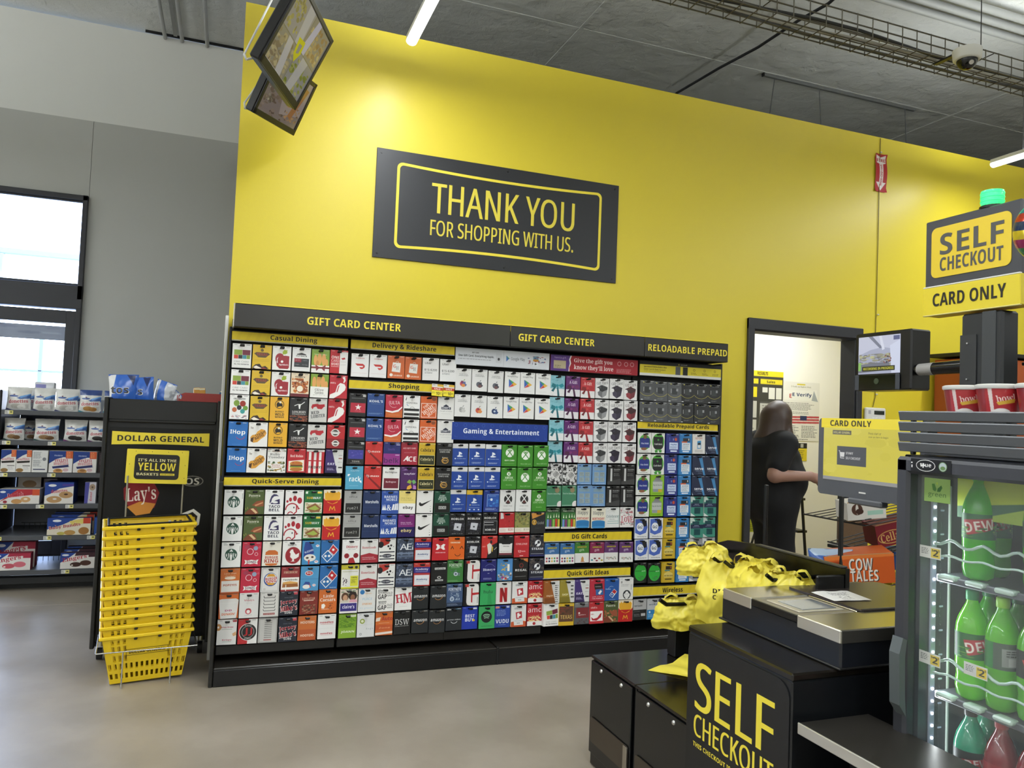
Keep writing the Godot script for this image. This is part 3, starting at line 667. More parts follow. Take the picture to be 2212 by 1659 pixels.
	"apc": ["white card with pale outlined apple mark", "b dfdedc|t b 4a4a4a 22 32 54 5 The gift card for|t b 4a4a4a 20 40 60 5 everything Apple|e a8a8a6 44 92 15 16|e c4c4c2 58 94 14 15|n 3a3a3a d0d0ce 34 80 34 26 14|l 8a8a88 4 52,74 58,66|e dfdedc 72 86 8 9"],
	"apd": ["white card with orange apple mark", "b dfdedc|t b 4a4a4a 22 32 54 5 The gift card for|t b 4a4a4a 20 40 60 5 everything Apple|e c9583a 44 92 15 16|e d98a4a 58 94 14 15|e 9a3a4a 46 84 9 8|l 8a6a4a 4 52,74 58,66|e dfdedc 72 86 8 9"],
	"ape": ["white card with navy apple mark", "b dfdedc|t b 4a4a4a 22 32 54 5 The gift card for|t b 4a4a4a 20 40 60 5 everything Apple|e 22345c 44 92 15 16|e 2a4270 58 94 14 15|e b8c4d4 48 92 7 6|l 2a3a5a 4 52,74 58,66|e dfdedc 72 86 8 9"],
	"play": ["white card with four colour triangle", "b e4e3e1|t s 5a5a5a 16 24 70 11 Google Play|p 3a5fb0 26,46 50,72 28,96|p 3f9a5a 26,46 60,64 50,74|p d9a83a 60,64 80,76 60,88 50,74|p c8443a 28,98 50,74 60,88|l b0b0ae 1 24,116 74,116"],
	"ps": ["blue card with white cap and stand logo", "b 1f4496|r d9d8d8 0 0 100 28|p eef0f4 42,48 56,52 64,60 58,66 50,62 50,78 42,74|p dfe4ee 30,74 42,68 60,72 70,76 54,80 34,80|t b dfe6f2 30 88 56 5 PlayStation Store|e dfe6f2 20 90 4 4|g c9d4ea 18 112 64 2 5"],
	"psp": ["blue card with yellow cap", "b 1f4496|r d9b030 0 0 100 28|p eef0f4 42,48 56,52 64,60 58,66 50,62 50,78 42,74|p dfe4ee 30,74 42,68 60,72 70,76 54,80 34,80|t b dfe6f2 34 88 50 6 PlayStation Plus|l d9c46a 3 20,90 28,90|l d9c46a 3 24,86 24,94|l c9d4ea 1.4 16,106 84,106|e dfe6f2 22 118 5 4|e dfe6f2 50 118 5 4|e dfe6f2 78 118 5 4"],
	"psb": ["deep blue card with framed light blue picture", "b 1d3580|r 8fb0e0 22 26 76 76|r 2a55a8 25 29 73 73|n 2a70c0 5aa0d8 26 54 70 46 24|e d9e6f4 50 58 8 8|t b c9d8f0 34 34 44 5 PlayStation|g b9c8ea 14 110 80 3 5"],
	"xbg": ["green card with white sphere and words", "b 3f8a26|e eef2ea 52 50 27 27|l 3f8a26 5 38,32 52,46 72,72|l 3f8a26 5 66,32 52,46 32,72|p 3f8a26 42,26 52,32 62,26 52,40|t b f0f4ec 20 92 64 9 GIFT CARD|l c4dcb4 1 18,116 82,116"],
	"xbw": ["green card with white sphere", "b 3d8824|e eef2ea 52 62 28 28|l 3d8824 5 38,42 52,58 74,84|l 3d8824 5 66,42 52,58 30,84|p 3d8824 42,36 52,42 62,36 52,52|t s dcead2 20 112 66 7 Xbox Gift Card"],
	"xlg": ["green card with small sphere and gold words", "b 3b8622|e eef2ea 50 40 13 13|l 3b8622 3 44,32 58,52|l 3b8622 3 56,32 42,52|t b eaf2e2 24 56 54 13 XBOX|t s dcead2 14 72 72 10 LIVE GOLD|t s c4dcb4 32 104 38 6 Months"],
	"gpass": ["white card with black sphere", "b dededc|e 2a2a2a 54 58 27 29|l dededc 6 38,34 54,54 78,86|l dededc 6 70,34 54,54 30,86|e 5a2a2a 54 74 10 8|t s 6a6a6a 26 96 56 6 GAME PASS|g a8a8a6 22 116 60 2 4"],
	"roba": ["black card with silver tilted square", "b 15161a|n 22242c 4a4656 6 50 90 64 50|t b f0f0ee 12 28 78 12 ROBLOX|p c4c6cc 34,58 78,62 70,104 28,98|p 23242a 48,78 58,79 56,88 47,86|t b cfd0d4 18 120 66 4 gift card|r b0b0b4 82 8 12 5"],
	"robb": ["black card with framed stripes", "b 131417|t b f0f0ee 12 28 78 12 ROBLOX|r b9babd 10 52 86 78|r 15161a 12 54 82 74|r d4d4d4 14 60 60 3|r d4d4d4 14 74 60 3|n 22242c 5a5a64 14 82 78 16 20|t b f0f0ee 20 100 66 11 ROBLOX"],
	"capred": ["red card with white 20 price band", "b b3262c|p c9c9c6 8,0 26,4 30,36 8,40|n 8d1a22 b83a34 30 20 64 70 12|r e9e2da 0 92 100 30|t f b3343a 60 96 32 16 $20|g c9a09a 8 98 40 4 5|r a82028 0 122 100 12"],
	"capgreen": ["olive photo card with white 50 price band", "b 8a8a4a|n 4a5a34 b8a868 0 0 100 92 50|n 5a4a2c 8a7848 20 10 60 60 20|r e6e2d2 0 94 100 28|t f 8a7a6a 60 98 34 15 $50|g c4b8a4 8 100 40 4 5|r a82028 0 122 100 12"],
	"gold": ["black card with gold corner and coin", "b 1b1d1f|p c98a3a 4,8 70,8 88,4 90,14 10,44|e c9982e 24 64 16 17|e 8a641c 24 64 11 12|t b f0d890 19 56 10 16 Z|t s b9b9b4 44 60 44 16 Gold|g 3c3e40 30 98 40 2 4"],
	"face": ["orange card with simple smiling face", "b d9641f|r efe0d0 12 30 60 8|t b d9641f 14 31 56 6 BOXLUNCH|l 3a1c10 4 16,72 24,56 32,72|l 3a1c10 4 72,72 82,56 92,72|a 3a1c10 3.4 58 96 18 20 160|r e89a60 66 126 28 3"],
	"valo": ["red and black hero card", "b c0302c|p 17181c 60,60 100,40 100,134 34,134 40,100|p d9d2c4 34,54 50,42 66,56 60,104 44,112|p 22242a 52,30 64,26 68,44 56,48|p c9a83a 66,60 74,70 70,100 64,90|l cfc8bc 4 80,84 96,70|t b e6b0a8 4 60 20 8 VALOR"],
	"hang": ["black hanger with white card pocket", "b 121314|p e0dfdd 6,48 20,48 28,54 76,54 84,48 92,48 90,108 8,108|t b 3a3a3a 32 64 40 5 PREPAID|t b 777777 16 96 66 4 gift card balance|r 7a3a44 8 108 82 12"],
	"online": ["red card with white online words", "b b8262c|t b eec0bc 12 46 76 11 ONLINE|t b f0d8d4 26 90 20 14 12|t b f0d8d4 50 92 26 9 Months|r f0d8d4 38 122 24 4"],
	"steam": ["dark photo card with white round logo", "b 1b1d2c|n 22222c 5a5048 0 0 100 80 60|e eceef0 54 52 20 20|e 23242e 60 46 9 9|l 23242e 4 38,66 56,50|e 23242e 44 62 6 6|t b eceef0 14 80 76 13 STEAM|l b9bcc8 1.6 8,116 92,116|r 20245a 0 122 100 12"],
	"fortg": ["green card with grey blaster drawing", "b 3d7a3a|t b e0e8dc 12 22 78 18 FORTNITE|l d0dccc 2 24,46 76,46|n 8a94a0 4a5660 22 60 58 36 24|e c9d2dc 54 84 13 12|e 5a6674 54 84 7 6|g 8ab084 6 120 80 3 4"],
	"fortb": ["slate blue card with grey bike drawing", "b 3f5578|t b dfe4ec 12 22 78 18 FORTNITE|l ccd4e0 2 24,46 76,46|n 8496ac b0bccc 26 54 56 42 26|o c4d0dc 34 88 13 5|n 6a7a90 9aa8b8 54 66 26 28 16|r 27364e 0 110 100 24|g 93a2b8 6 116 70 3 4"],
	"gee": ["white letter G shaped card, red bars", "b 141414|p e4e2df 22,8 40,2 80,2 94,10 98,24 98,132 74,134 40,132 26,128 20,112|p b8262c 50,30 58,30 58,58 98,56 98,68 58,72 58,116 50,112|r b8342c 12 6 22 16|l 333333 2 90,84 90,120"],
	"dplus": ["navy card with white script word", "b 1b1f6a|t F eceef4 14 54 64 20 Disney|t b eceef4 80 56 14 13 +|a b0b6dc 1.2 58 68 38 220 330|r dfe2f0 44 84 12 2|g a8aed8 18 112 62 2 6"],
	"toy": ["sky blue card with golden jug over toys", "b 4a86c0|n c9a03a e0c05a 22 28 50 46 30|r efece4 66 34 14 42|n e9e6e0 6a4a2a 6 84 88 48 40|e 9a3a7a 36 114 8 8|e c9402f 56 120 7 7"],
	"regal": ["black card with orange corner", "b 131212|p c9702c 40,0 100,0 100,26 78,16|o 7d2a22 56 44 14 5|t b f0f0ee 16 66 78 13 REGAL|l d0d0ce 1.4 14,112 88,110"],
	"hulu": ["green card with dark word", "b 35a35c|t s 1c3a26 22 44 56 20 hulu|p 2f9653 50,66 66,66 78,134 46,134"],
	"enn": ["white card with tall red letter", "b e3e0dd|p b01f26 26,36 44,36 56,86 56,36 74,36 74,122 56,122 44,76 44,122 26,122|p 8a161c 26,36 44,36 74,122 60,122"],
	"edb": ["white card with red checkered letter", "b dfdedb|g 5a6474 22 18 60 2 6|p b8303a 30,46 70,40 74,80 36,88|p f0eeea 40,52 54,48 54,58 64,58 64,68 52,70 54,78 42,80|l 5a7494 1.6 24,98 76,98|p c4562c 0,104 18,100 22,124 82,122 80,98 100,102 100,134 0,134|t b 6a6a68 40 108 20 7 $25"],
	"pop": ["red card with popcorn pile", "b b3202a|t s f0eeea 6 28 88 24 amc|n e6c87a f0e0b0 4 78 92 32 70|n d9b85a f0e0b0 22 68 56 16 24|r e9e6e2 0 106 100 28|e a8242c 48 120 10 9"],
	"prime": ["charcoal card with white smile arrow", "b 20252a|t b dadcdd 10 66 82 10 prime video|a dadcdd 3 52 70 22 30 150|r c9cbcc 8 8 24 5|r 2f6f94 60 6 34 5"],
	"best": ["royal blue card with white block words", "b 1f3aa8|t b eef0f4 22 46 60 18 BEST|t b eef0f4 22 68 54 20 BUY|e d9b83a 76 82 8 7|r e9ecf4 70 8 24 8"],
	"spot": ["green card with black striped disc", "b 3aa55e|e 15181a 48 64 34 34|a 9fd0ac 4.4 48 84 36 235 305|a 9fd0ac 4.4 48 92 34 240 300|a 9fd0ac 4.4 48 98 30 243 297|t b 1f5a34 16 116 70 6 Spotify Premium"],
	"vudu": ["blue card with white capital name", "b 24439a|t b f0f2f6 8 84 84 24 VUDU|r d9826a 4 6 26 12|r c9d2e6 76 8 18 7|g 8aa0d4 12 28 72 5 8|l c9d4ee 1.4 26,118 74,118"],
	"bowt": ["foil card with teal ribbon bow", "b 7fb8c4|n a8d4dc 5a9aa8 4 4 92 40 18|r dfe0e0 0 86 100 48|n e4e4e4 d0d4d4 0 88 100 44 10|p 12707c 40,60 14,50 6,74 30,82|p 1d8896 56,62 84,50 96,66 74,80|p 0f5f6a 44,64 22,108 6,100 30,74|p 0f5f6a 52,66 60,100 66,134 52,134 46,84|e 1a8a98 48 66 9 9|n d9f0f4 8ac4cc 16 8 70 10 8"],
	"bowp": ["foil card with purple ribbon bow", "b 5a1f66|n 8a4a98 4a1656 4 4 92 50 14|r dfdde0 0 88 100 46|t F e2d4e6 22 30 56 20 A Gift|p 4a1040 40,64 12,60 4,82 30,88|p 6a1f5c 56,64 84,56 98,74 72,84|p 3f0c38 44,68 24,112 8,106 30,80|p 3f0c38 54,70 64,104 70,134 56,134 48,88|e 7a2a6c 48 70 9 8"],
	"bowr": ["foil card with red ribbon bow", "b b52a30|n d8585a 8f1a20 4 4 92 50 14|r e0dedd 0 88 100 46|t F f0d8d4 22 30 56 20 A Gift|p 7d1218 40,64 12,60 4,82 30,88|p a8242a 56,64 84,56 98,74 72,84|p 6a0f16 44,68 24,112 8,106 30,80|p 8a161c 54,70 64,104 72,134 56,134 48,88|e c03a3a 48 70 9 8"],
	"boxs": ["white card with silver gift box", "b dcdbda|t f-6 5a5a5c 10 22 82 18 Gift Card|p 2b2c2e 12,62 48,44 90,58 88,74 52,90 14,78|p 6a6b6d 16,80 52,90 50,130 22,112|p 8d8e90 52,90 88,74 80,112 50,130|n 9a9b9d 3a3b3d 28 40 44 26 14|e e6e5e4 18 78 13 13"],
	"boxp": ["white card with dark purple gift box", "b dcdbda|t f-6 5a5a5c 10 22 82 18 Gift Card|p 1f1a28 12,62 48,44 90,58 88,74 52,90 14,78|p 3a3148 16,80 52,90 50,130 22,112|p 2a2338 52,90 88,74 80,112 50,130|n 4a4258 1f1a28 28 40 44 26 14|e e6e5e4 18 78 13 13"],
	"boxr": ["white card with dark red gift box", "b dcdbda|t f-6 6a5a5c 10 22 82 18 Gift Card|p 3a1c20 12,62 48,44 90,58 88,74 52,90 14,78|p 8a2a34 16,80 52,90 50,130 22,112|p 6a1f28 52,90 88,74 80,112 50,130|n a84a50 3a1c20 28 40 44 26 14|e e6e5e4 18 78 13 13"],
	"geo": ["black and white patterned card with diamond tag", "b 9a9a99|n 1d1d1e 2c2c2d 0 0 100 134 130|n d9d9d8 b5b5b4 0 0 100 134 60|p d4d3d2 24,66 56,36 92,70 58,106|p b0afae 32,67 56,44 84,70 58,98|t f-40 4a4a4a 40 58 36 22 Gift|l e9e9e8 3 24,66 40,34 62,30"],
	"quad": ["light blue card with four grey panels", "b 6a93c0|r 7f9aa8 14 20 72 20|r 93a3a4 14 52 34 30|r 93a3a4 54 52 34 30|r 93a3a4 14 86 34 30|r 93a3a4 54 86 34 30|g 6a7a80 16 56 30 4 6|g 6a7a80 56 56 30 4 6|g 6a7a80 16 90 30 4 6|g 6a7a80 56 90 30 4 6|r 2a4a84 8 8 16 6|l cfdcea 1.4 26,128 90,126"],
	"blk": ["black card with silver spine bar", "b 121213|p 3a3a3b 0,134 0,110 100,80 100,134|p 1f1f20 0,100 100,76 100,92 0,114|r c4c4c4 22 26 14 84|t b d4d4d4 46 28 48 7 Vanilla|g 9a9a9a 46 40 44 1 6|g 7a7a7a 46 58 50 3 7|r e0e0e0 6 6 20 6"],
	"frost": ["green card with snowy white words", "b 3f7d5c|n 4a8a68 5a7a4a 0 0 100 40 14|e 8a7a5a 72 28 16 18|t f dfe8e0 6 46 88 13 You're Amazing|e d9d4d2 94 122 22 24|l cfe0d4 2 4,128 72,128"],
	"candle": ["green card with coloured birthday candles", "b 2f6a2c|r 1c3a1e 0 0 100 30|t b e6ecd8 14 16 74 9 Happy Birthday|r 6a86c4 10 74 14 50|r 7a2a6a 28 76 14 48|r 86b04a 50 74 14 50|r c03228 68 72 14 52|r d0b83a 86 74 12 50|p e6ead0 14,66 18,40 22,66|p e6ead0 32,66 36,42 40,66|p e6ead0 54,64 58,36 62,64|p e6ead0 72,62 76,34 80,62|p e6ead0 88,64 92,40 96,64|r dcdad4 0 122 100 12|g 4a4a48 6 126 86 1 5"],
	"cake": ["cream card with blue birthday cake", "b dfdac8|t f 2f3a40 12 24 76 26 Happy|t b b83a34 8 64 84 15 BIRTHDAY|e 2a7ab4 50 92 46 10|r 2374ae 4 92 92 36|e 3a8ac4 50 128 46 8|r 1f6aa0 4 106 92 2"],
	"celeb": ["white card with teal celebrate script", "b dcdedc|t f 4a6a6c 8 50 84 18 Celebrate|r 7aa8a4 16 90 76 3|r 7aa8a4 14 104 78 3|t s 8a9492 30 74 36 8 thanks|n d4c4b4 c4d4d0 10 12 80 24 12|r 8ab0ac 92 52 3 60"],
	"love": ["white card with red hearts and love lettering", "b dedbd9|n b03a48 8a9a98 2 20 96 100 34|p dedbd9 8,56 92,56 92,104 8,104|t F a83244 8 60 18 44 L|t F a83244 30 64 22 34 O|t F a83244 52 60 24 44 V|t F a83244 74 62 20 40 E|n c86a74 a8a4a2 2 10 96 30 16"],
	"dgb": ["blue and white card with coloured dots", "b 33659a|r dfdedb 0 72 100 62|r d4c43a 18 28 64 9|t b 2a2a1c 20 29 60 7 DOLLAR GENERAL|t s dbe6f0 32 44 34 18 gift|e a8303a 14 98 6 6|e 24204a 32 98 6 6|e d0a83a 50 98 6 6|e 3a8a5a 68 98 6 6|e 8a2a5a 86 98 6 6|e a8303a 14 116 6 6|e 24204a 32 116 6 6|e d0a83a 50 116 6 6|e 3a8a5a 68 116 6 6|e 8a2a5a 86 116 6 6"],
	"dgg": ["green and white card with small cake", "b 3a7a2a|r dfdedb 0 72 100 62|r d4c43a 18 28 64 9|t b 2a2a1c 20 29 60 7 DOLLAR GENERAL|t s dbe8d4 32 44 34 18 gift|p c08a4a 44,126 46,104 54,92 62,104 64,126|r a85a3a 40 126 30 3"],
	"dgm": ["magenta and white card with small umbrellas", "b 7d1f4a|r dfdedb 0 72 100 62|r d4c43a 18 28 64 9|t b 2a2a1c 20 29 60 7 DOLLAR GENERAL|t s ecd8e2 32 44 34 18 gift|e 3a8a94 16 116 8 5|e 5a2430 36 106 8 5|e 8a2a2c 50 120 8 5|e a84a2c 68 106 8 5|e b0a03a 86 118 8 5"],
	"dgp": ["purple and white card with paper garland", "b 5a2f66|r dfdedb 0 72 100 62|r d4c43a 18 28 64 9|t b 2a2a1c 20 29 60 7 DOLLAR GENERAL|t s e6dcec 32 44 34 18 gift|n c0584a 4a8a7a 16 100 70 18 26"],
	"enjoy": ["brown and silver slanted ENJOY card", "b 96571f|p d4d3d0 42,0 100,0 100,134 74,134|r 7d4416 0 100 68 34|t b e9d9c4 16 84 42 11 ENJOY|g 5a5a58 70 26 24 9 12"],
	"shopc": ["olive gold and silver slanted SHOP card", "b 94852a|p d4d3d0 42,0 100,0 100,134 74,134|r 7d701c 0 100 68 34|t b ece4bc 18 80 38 12 SHOP|g 5a5a58 74 30 22 4 22"],
	"combo": ["red card with two small cards pictured", "b b3263a|p 17171a 30,30 84,26 88,58 34,62|t b e6e4e2 38 42 38 8 GameStop|p 2a5f9c 40,62 92,60 94,96 42,98|p f0eeea 56,86 72,66 84,74 68,94|t b f0dcd8 18 104 64 6 gift card|t b f0dcd8 16 114 72 7 THE FAMILY"],
	"dice2": ["blue card with flying tile logo", "b 1f55a0|p f0f0ee 34,100 66,62 88,80 56,118|p b8252f 52,80 66,66 84,80 70,94|p 1f55a0 38,100 52,84 66,98 54,114|e dfe6f0 52 98 4 4|a dfe6f0 1.4 48 70 24 200 300|t b c9d8ea 8 58 34 8 Domino|l c9d8ea 1.4 36,128 76,128"],
	"sirenk": ["white card with low black round emblem", "b e3e2df|e 22262a 56 104 27 28|e e3e2df 56 116 12 16|p e3e2df 34,102 46,92 50,108 40,122|p e3e2df 78,102 66,92 62,108 72,122|e e3e2df 56 92 10 9|r 8a8a88 14 20 8 14|g aaaaaa 16 40 60 2 8|r 9a9a98 84 40 4 34"],
	"onecard2": ["deep white card box with tilted coloured tiles", "b e6e4e0|p 8aa33c 18,46 56,40 58,66 20,70|p 6d1f33 57,40 92,32 95,58 59,66|p c9402f 22,72 42,70 42,92 24,92|p 2a2c30 43,70 60,68 60,92 43,92|p 3f8f9c 61,68 78,66 80,90 61,92|p 7b9a3a 79,66 94,62 96,88 81,90|t s a5a5a2 16 104 70 9 ONE CARD|t b 2a2a2a 16 118 74 6 ALL THE FAVORITES"],
	"texas2": ["yellow bordered card with brown roadhouse letters", "b d2ac24|r 5a3a26 4 18 92 92|n 7a3a2a 3a2a1c 6 20 88 60 30|t b c9a860 12 70 76 24 TEXAS|l 8a2f2a 3 8,30 40,30|l 8a2f2a 3 8,46 40,46"],
	"grey2": ["grey hanger card with dark red panel", "b 56575a|r 77787b 4 4 92 26|r 7d262c 14 34 82 62|e e0d8d4 34 66 6 6|t b e0d8d4 28 74 50 8 Applebee's|n 6a1f24 3a2a2c 20 104 66 28 20"],
	"pepper2": ["red and white card with red pepper", "b b8242c|t b f0dcd8 12 30 42 12 chili's|r efece8 8 58 84 60|p b01f2a 14,92 30,104 56,98 76,74 86,70 80,96 50,116 20,112|t b a8323a 12 72 20 7 chili's|p f0eeea 40,94 56,88 70,74 60,94"],
	"panera2": ["olive green card with cut sandwich photo", "b 48552a|t F efece0 16 22 64 14 Panera|n 8a4a2a c98a5a 6 56 88 74 50|p 7a3a26 4,104 30,92 66,126 40,134 4,130|p d8b08a 30,96 40,92 70,122 62,128|p 9a5034 40,66 92,58 94,100 60,92"],
	"swg": ["grey card with thin yellow curve and phone", "b 4c4e50|r 2a2c2e 32 40 36 42|r 8a8c8e 62 42 14 18|e c4b84a 24 12 4 4|t b b9bbbc 36 14 46 6 spendwell|r b0b2b3 24 44 3 28|a b3a83c 2.4 50 40 62 40 140|t s a5a7a9 32 112 40 4 Visa debit|g 8a8c8e 28 118 46 1 4|r d0d2d3 8 124 14 6"],
	"swk": ["black card with thin yellow curve and phone", "b 1c1d1e|r 303234 32 40 36 42|r 8a8c8e 62 42 14 18|e c4b84a 24 12 4 4|t b b9bbbc 36 14 46 6 spendwell|r b0b2b3 24 44 3 28|a b3a83c 2.4 50 40 62 40 140|t s a5a7a9 32 112 40 4 Visa debit|g 8a8c8e 28 118 46 1 4|r d0d2d3 8 124 14 6"],
	"vdeb": ["white and green card with navy panel", "b dfe0da|e 4fa83a 50 64 44 50|r 1f2f80 12 42 76 58|e 1f2f80 50 42 38 8|t b e3e8f2 22 66 58 11 Visa Debit|e 7a5a3a 52 28 14 14|e 8a5a3a 44 108 22 9|r dfe0da 0 118 100 16|g 4a5a4a 14 122 72 1 5"],
	"cashb": ["white and green card with black panel", "b dfe0da|e 4fa83a 50 60 46 56|p 15181a 14,26 86,26 86,96 74,108 26,108 14,96|e 3a8a3a 50 46 7 7|t b e6eae4 20 68 60 12 Cash Back|r dfe0da 0 118 100 16|p 3a8a34 24,116 44,112 48,130 28,132|p 3a8a34 56,114 78,112 76,130 58,130"],
	"pypl": ["navy card with pale blue panel", "b 26307c|r c4d0e6 24 60 66 46|t b 26408c 34 68 46 12 PayPal|g 5a6aa0 30 86 54 3 6|r dbe4f2 32 112 50 10|e c0503c 74 38 10 11|r 46509c 22 24 8 26|r 8a94c4 52 32 6 14"],
	"nets": ["blue card with white panel", "b 2f7ab8|r 22262c 28 30 56 22|r c4c8cc 70 32 8 14|r c8603c 18 52 44 9|r dbe2e8 20 61 66 50|t b 4a5a6c 30 68 48 7 NETSPEND|g 7a8a9a 26 80 52 4 7|r e6ecf0 26 116 52 8|l 1f5a90 2.4 8,4 8,130"],
	"twooff": ["white rounded coupon card with red lettering", "b dcdad6|t s c05a44 24 22 54 14 $2 OFF|p 2f86bc 38,48 68,44 68,98 38,100|p 17191c 42,60 64,58 64,72 42,74|r d9dcde 42 74 22 20|r c8c6c2 18 106 62 18"],
	"serve": ["navy card with blue slash", "b 17223e|p 3f80b4 44,4 70,0 96,134 84,134|t b eef0f4 20 84 62 14 serve|t b b9c4d4 28 102 46 5 American|g 8a9ab0 44 118 36 1 5|p c4ccd4 2,112 12,134 6,134"],
	"payg": ["lime green card with silver panel", "b 86b82a|r b4b8b4 14 44 74 48|p 8a928c 14,44 88,44 80,34 60,24 40,24 22,34|t b 5a6a5c 18 62 66 11 Pay As You Go|r 8a9296 16 92 40 20|r c9a83a 56 94 30 18|e 8a8a8c 50 28 20 14|g 4a7a1a 12 120 76 1 6"],
	"go2": ["white card with blue swoop and round badge", "b dfe0e0|p 4a66b8 4,6 60,2 88,20 96,60 84,96 40,110 4,96|p 17181c 52,18 88,14 88,52 66,56|e e3e6ea 40 58 26 28|t b 2a3450 22 48 36 20 Go2|t b 3a3f4a 22 118 66 7 NO Monthly Fee"],
	"west": ["yellow card with coins and dark panel", "b c9a826|r 2a2418 30 26 46 22|r b8502c 64 28 8 14|r 2f7a94 22 50 40 8|p d9c46a 18,74 50,58 84,74 84,100 18,100|t b 5a4a14 20 84 64 10 WESTERN UNION|r 4a3c12 26 108 52 7|l a88a1a 2.4 8,4 8,130"],
	"teal": ["teal and white card with dark band", "b 3f8a78|p c4d4cc 0,0 20,0 46,36 0,36|r 1a4a50 14 24 54 22|r 1c2444 0 46 100 26|t b c4cce0 30 50 34 5 serve|g aab4cc 20 60 58 1 5|r 0f4448 28 76 48 40|p d0d8d4 0,134 0,110 40,134"],
	"tgry": ["grey and white card with dark band", "b 9a9c9e|p d4d6d6 0,0 20,0 46,36 0,36|r 3a3e42 14 24 54 22|r 20242e 0 46 100 26|t b c4cce0 30 50 34 5 serve|g aab4cc 20 60 58 1 5|r 2e3438 28 76 48 40|p d4d6d6 0,134 0,110 40,134"],
	"mpak": ["black card with bright green disc", "b 141615|e 2fa83a 52 66 45 54|t b 145a20 14 52 50 9 money|t b dff0dc 62 52 28 9 pak|n 3a4a6a 6a4a3a 36 88 40 26 18|l 8a8c8a 1.2 18,128 82,128"],
	"vzn": ["grey and black phone card", "b b4b4b4|t b 3a3a3c 8 36 60 11 verizon|r 1b1c1d 0 68 100 66|t s c9c9c9 8 76 40 6 prepaid|r c4c4c6 60 92 32 18|g 8a8a8c 8 94 44 3 7"],
	"att": ["silver and blue phone card", "b bfc1c3|t b 5a6a7c 14 32 66 9 at&t|r 2a80bc 0 72 100 62|e dfe8f0 20 86 7 7|r b9c9d8 64 92 30 22|g a8d0ea 10 102 44 3 7"],
	"bst": ["silver and orange red phone card", "b c4c3c2|t b c0503c 14 32 60 10 boost|r b84a30 0 72 100 62|r dcd0cc 66 98 28 20|g e6b4a4 10 98 48 3 7"],
	"simg": ["plain silver phone card", "b bfbfbf|t b 5a5a5c 26 32 50 9 mobile|r a8a8aa 0 72 100 62|g 7a7a7c 12 92 60 4 7"],
	"tmr": ["dark red phone card", "b a82432|t b ecd4d4 20 34 60 10 prepaid|r 8a1a26 0 72 100 62|g d09aa0 12 92 60 4 7"],
}

# strip or banner under which the block hangs, module, rows of card keys, tops of the rows
const BLOCKS := [
	["Casual Dining strip", 0, [1.743, 1.608, 1.474, 1.335, 1.200], ["onecard texas fruit steakbar sticksg onemore", "onecard texas fruit onion sticksw pepper", "balloons texas wings horns lobster pepper", "ihop barrel wings horns lobster wingred", "ihop barrel ruby robin fridays eat"]],
	["Quick-Serve Dining strip", 0, [0.981, 0.845, 0.713, 0.576, 0.448, 0.312], ["siren panera taco hen sub fries", "siren panera taco hen sub fries", "siren rings king roost cone dice", "spice rings king2 buds dq dice", "cup fresh grill mikes ribs caesar", "donut jj grill2 mikes owl nuld"]],
	["Delivery strip", 1, [1.733], ["dash dash bag bag ride ride"]],
	["Shopping strip", 1, [1.515, 1.380, 1.249, 1.113, 0.980, 0.848, 0.713, 0.575, 0.444, 0.310], ["star kohl ulta stripe depot house", "star kohl ulta stripe depot house", "toys maxx belk ace hunt bass", "rack maxx burl way hunt bass", "rue marsh books bayy tick dick", "rue marsh books bayp tick dick", "mouse homeg navy jeans acad under", "bargain homeg navy jeans acad foot", "claire place gap hm smile smile", "joan sun auto dsw smile smile"]],
	["long white banner", 2, [1.684, 1.533], ["apa apb apb play play play", "apc apd ape play play play"]],
	["blue Gaming banner", 2, [1.251, 1.118, 0.986, 0.854, 0.719, 0.583, 0.448, 0.313], ["ps ps ps xbg xbw xbw", "ps ps ps xlg xbw xlg", "ps psp psb gpass gpass xlg", "roba roba robb capred capgreen gold", "face roba valo hang online steam", "fortg gee dplus toy regal steam", "fortb gee hulu enn edb pop", "prime best spot vudu edb pop"]],
	["red gift banner", 3, [1.677, 1.544, 1.409, 1.278, 1.144, 1.013, 0.880], ["bowt bowp bowr boxs boxp boxr", "bowt bowp bowr boxs boxp boxr", "bowt bowp bowr boxs boxp boxr", "bowt bowp bowr boxs boxp boxr", "geo geo quad quad blk blk", "frost frost quad quad blk blk", "candle candle cake cake celeb love"]],
	["Gift Cards strip", 3, [0.669], ["dgb dgb dgg dgm dgp dgp"]],
	["Gift Ideas strip", 3, [0.447, 0.312], ["enjoy shopc eat combo dice2 sirenk", "onecard2 texas2 grey2 pepper2 panera2 fries"]],
	["Prepaid header", 4, [1.679, 1.547], ["swg swg swg swk swk swk", "swg swg swg swk swk swk"]],
	["Prepaid Cards strip", 4, [1.351, 1.214, 1.082, 0.948, 0.812, 0.679, 0.531], ["vdeb cashb pypl nets twooff serve", "vdeb cashb pypl nets serve serve", "vdeb payg pypl nets serve serve", "vdeb payg pypl nets teal teal", "go2 go2 west nets teal teal", "go2 go2 west nets tgry tgry", "mpak mpak west nets tgry tgry"]],
	["Wireless strip", 4, [0.307], ["vzn att bst simg tmr"]],
]
const MODULE_X := [0.006, 0.620, 1.218, 1.815, 2.428]
const PITCH := 0.1005


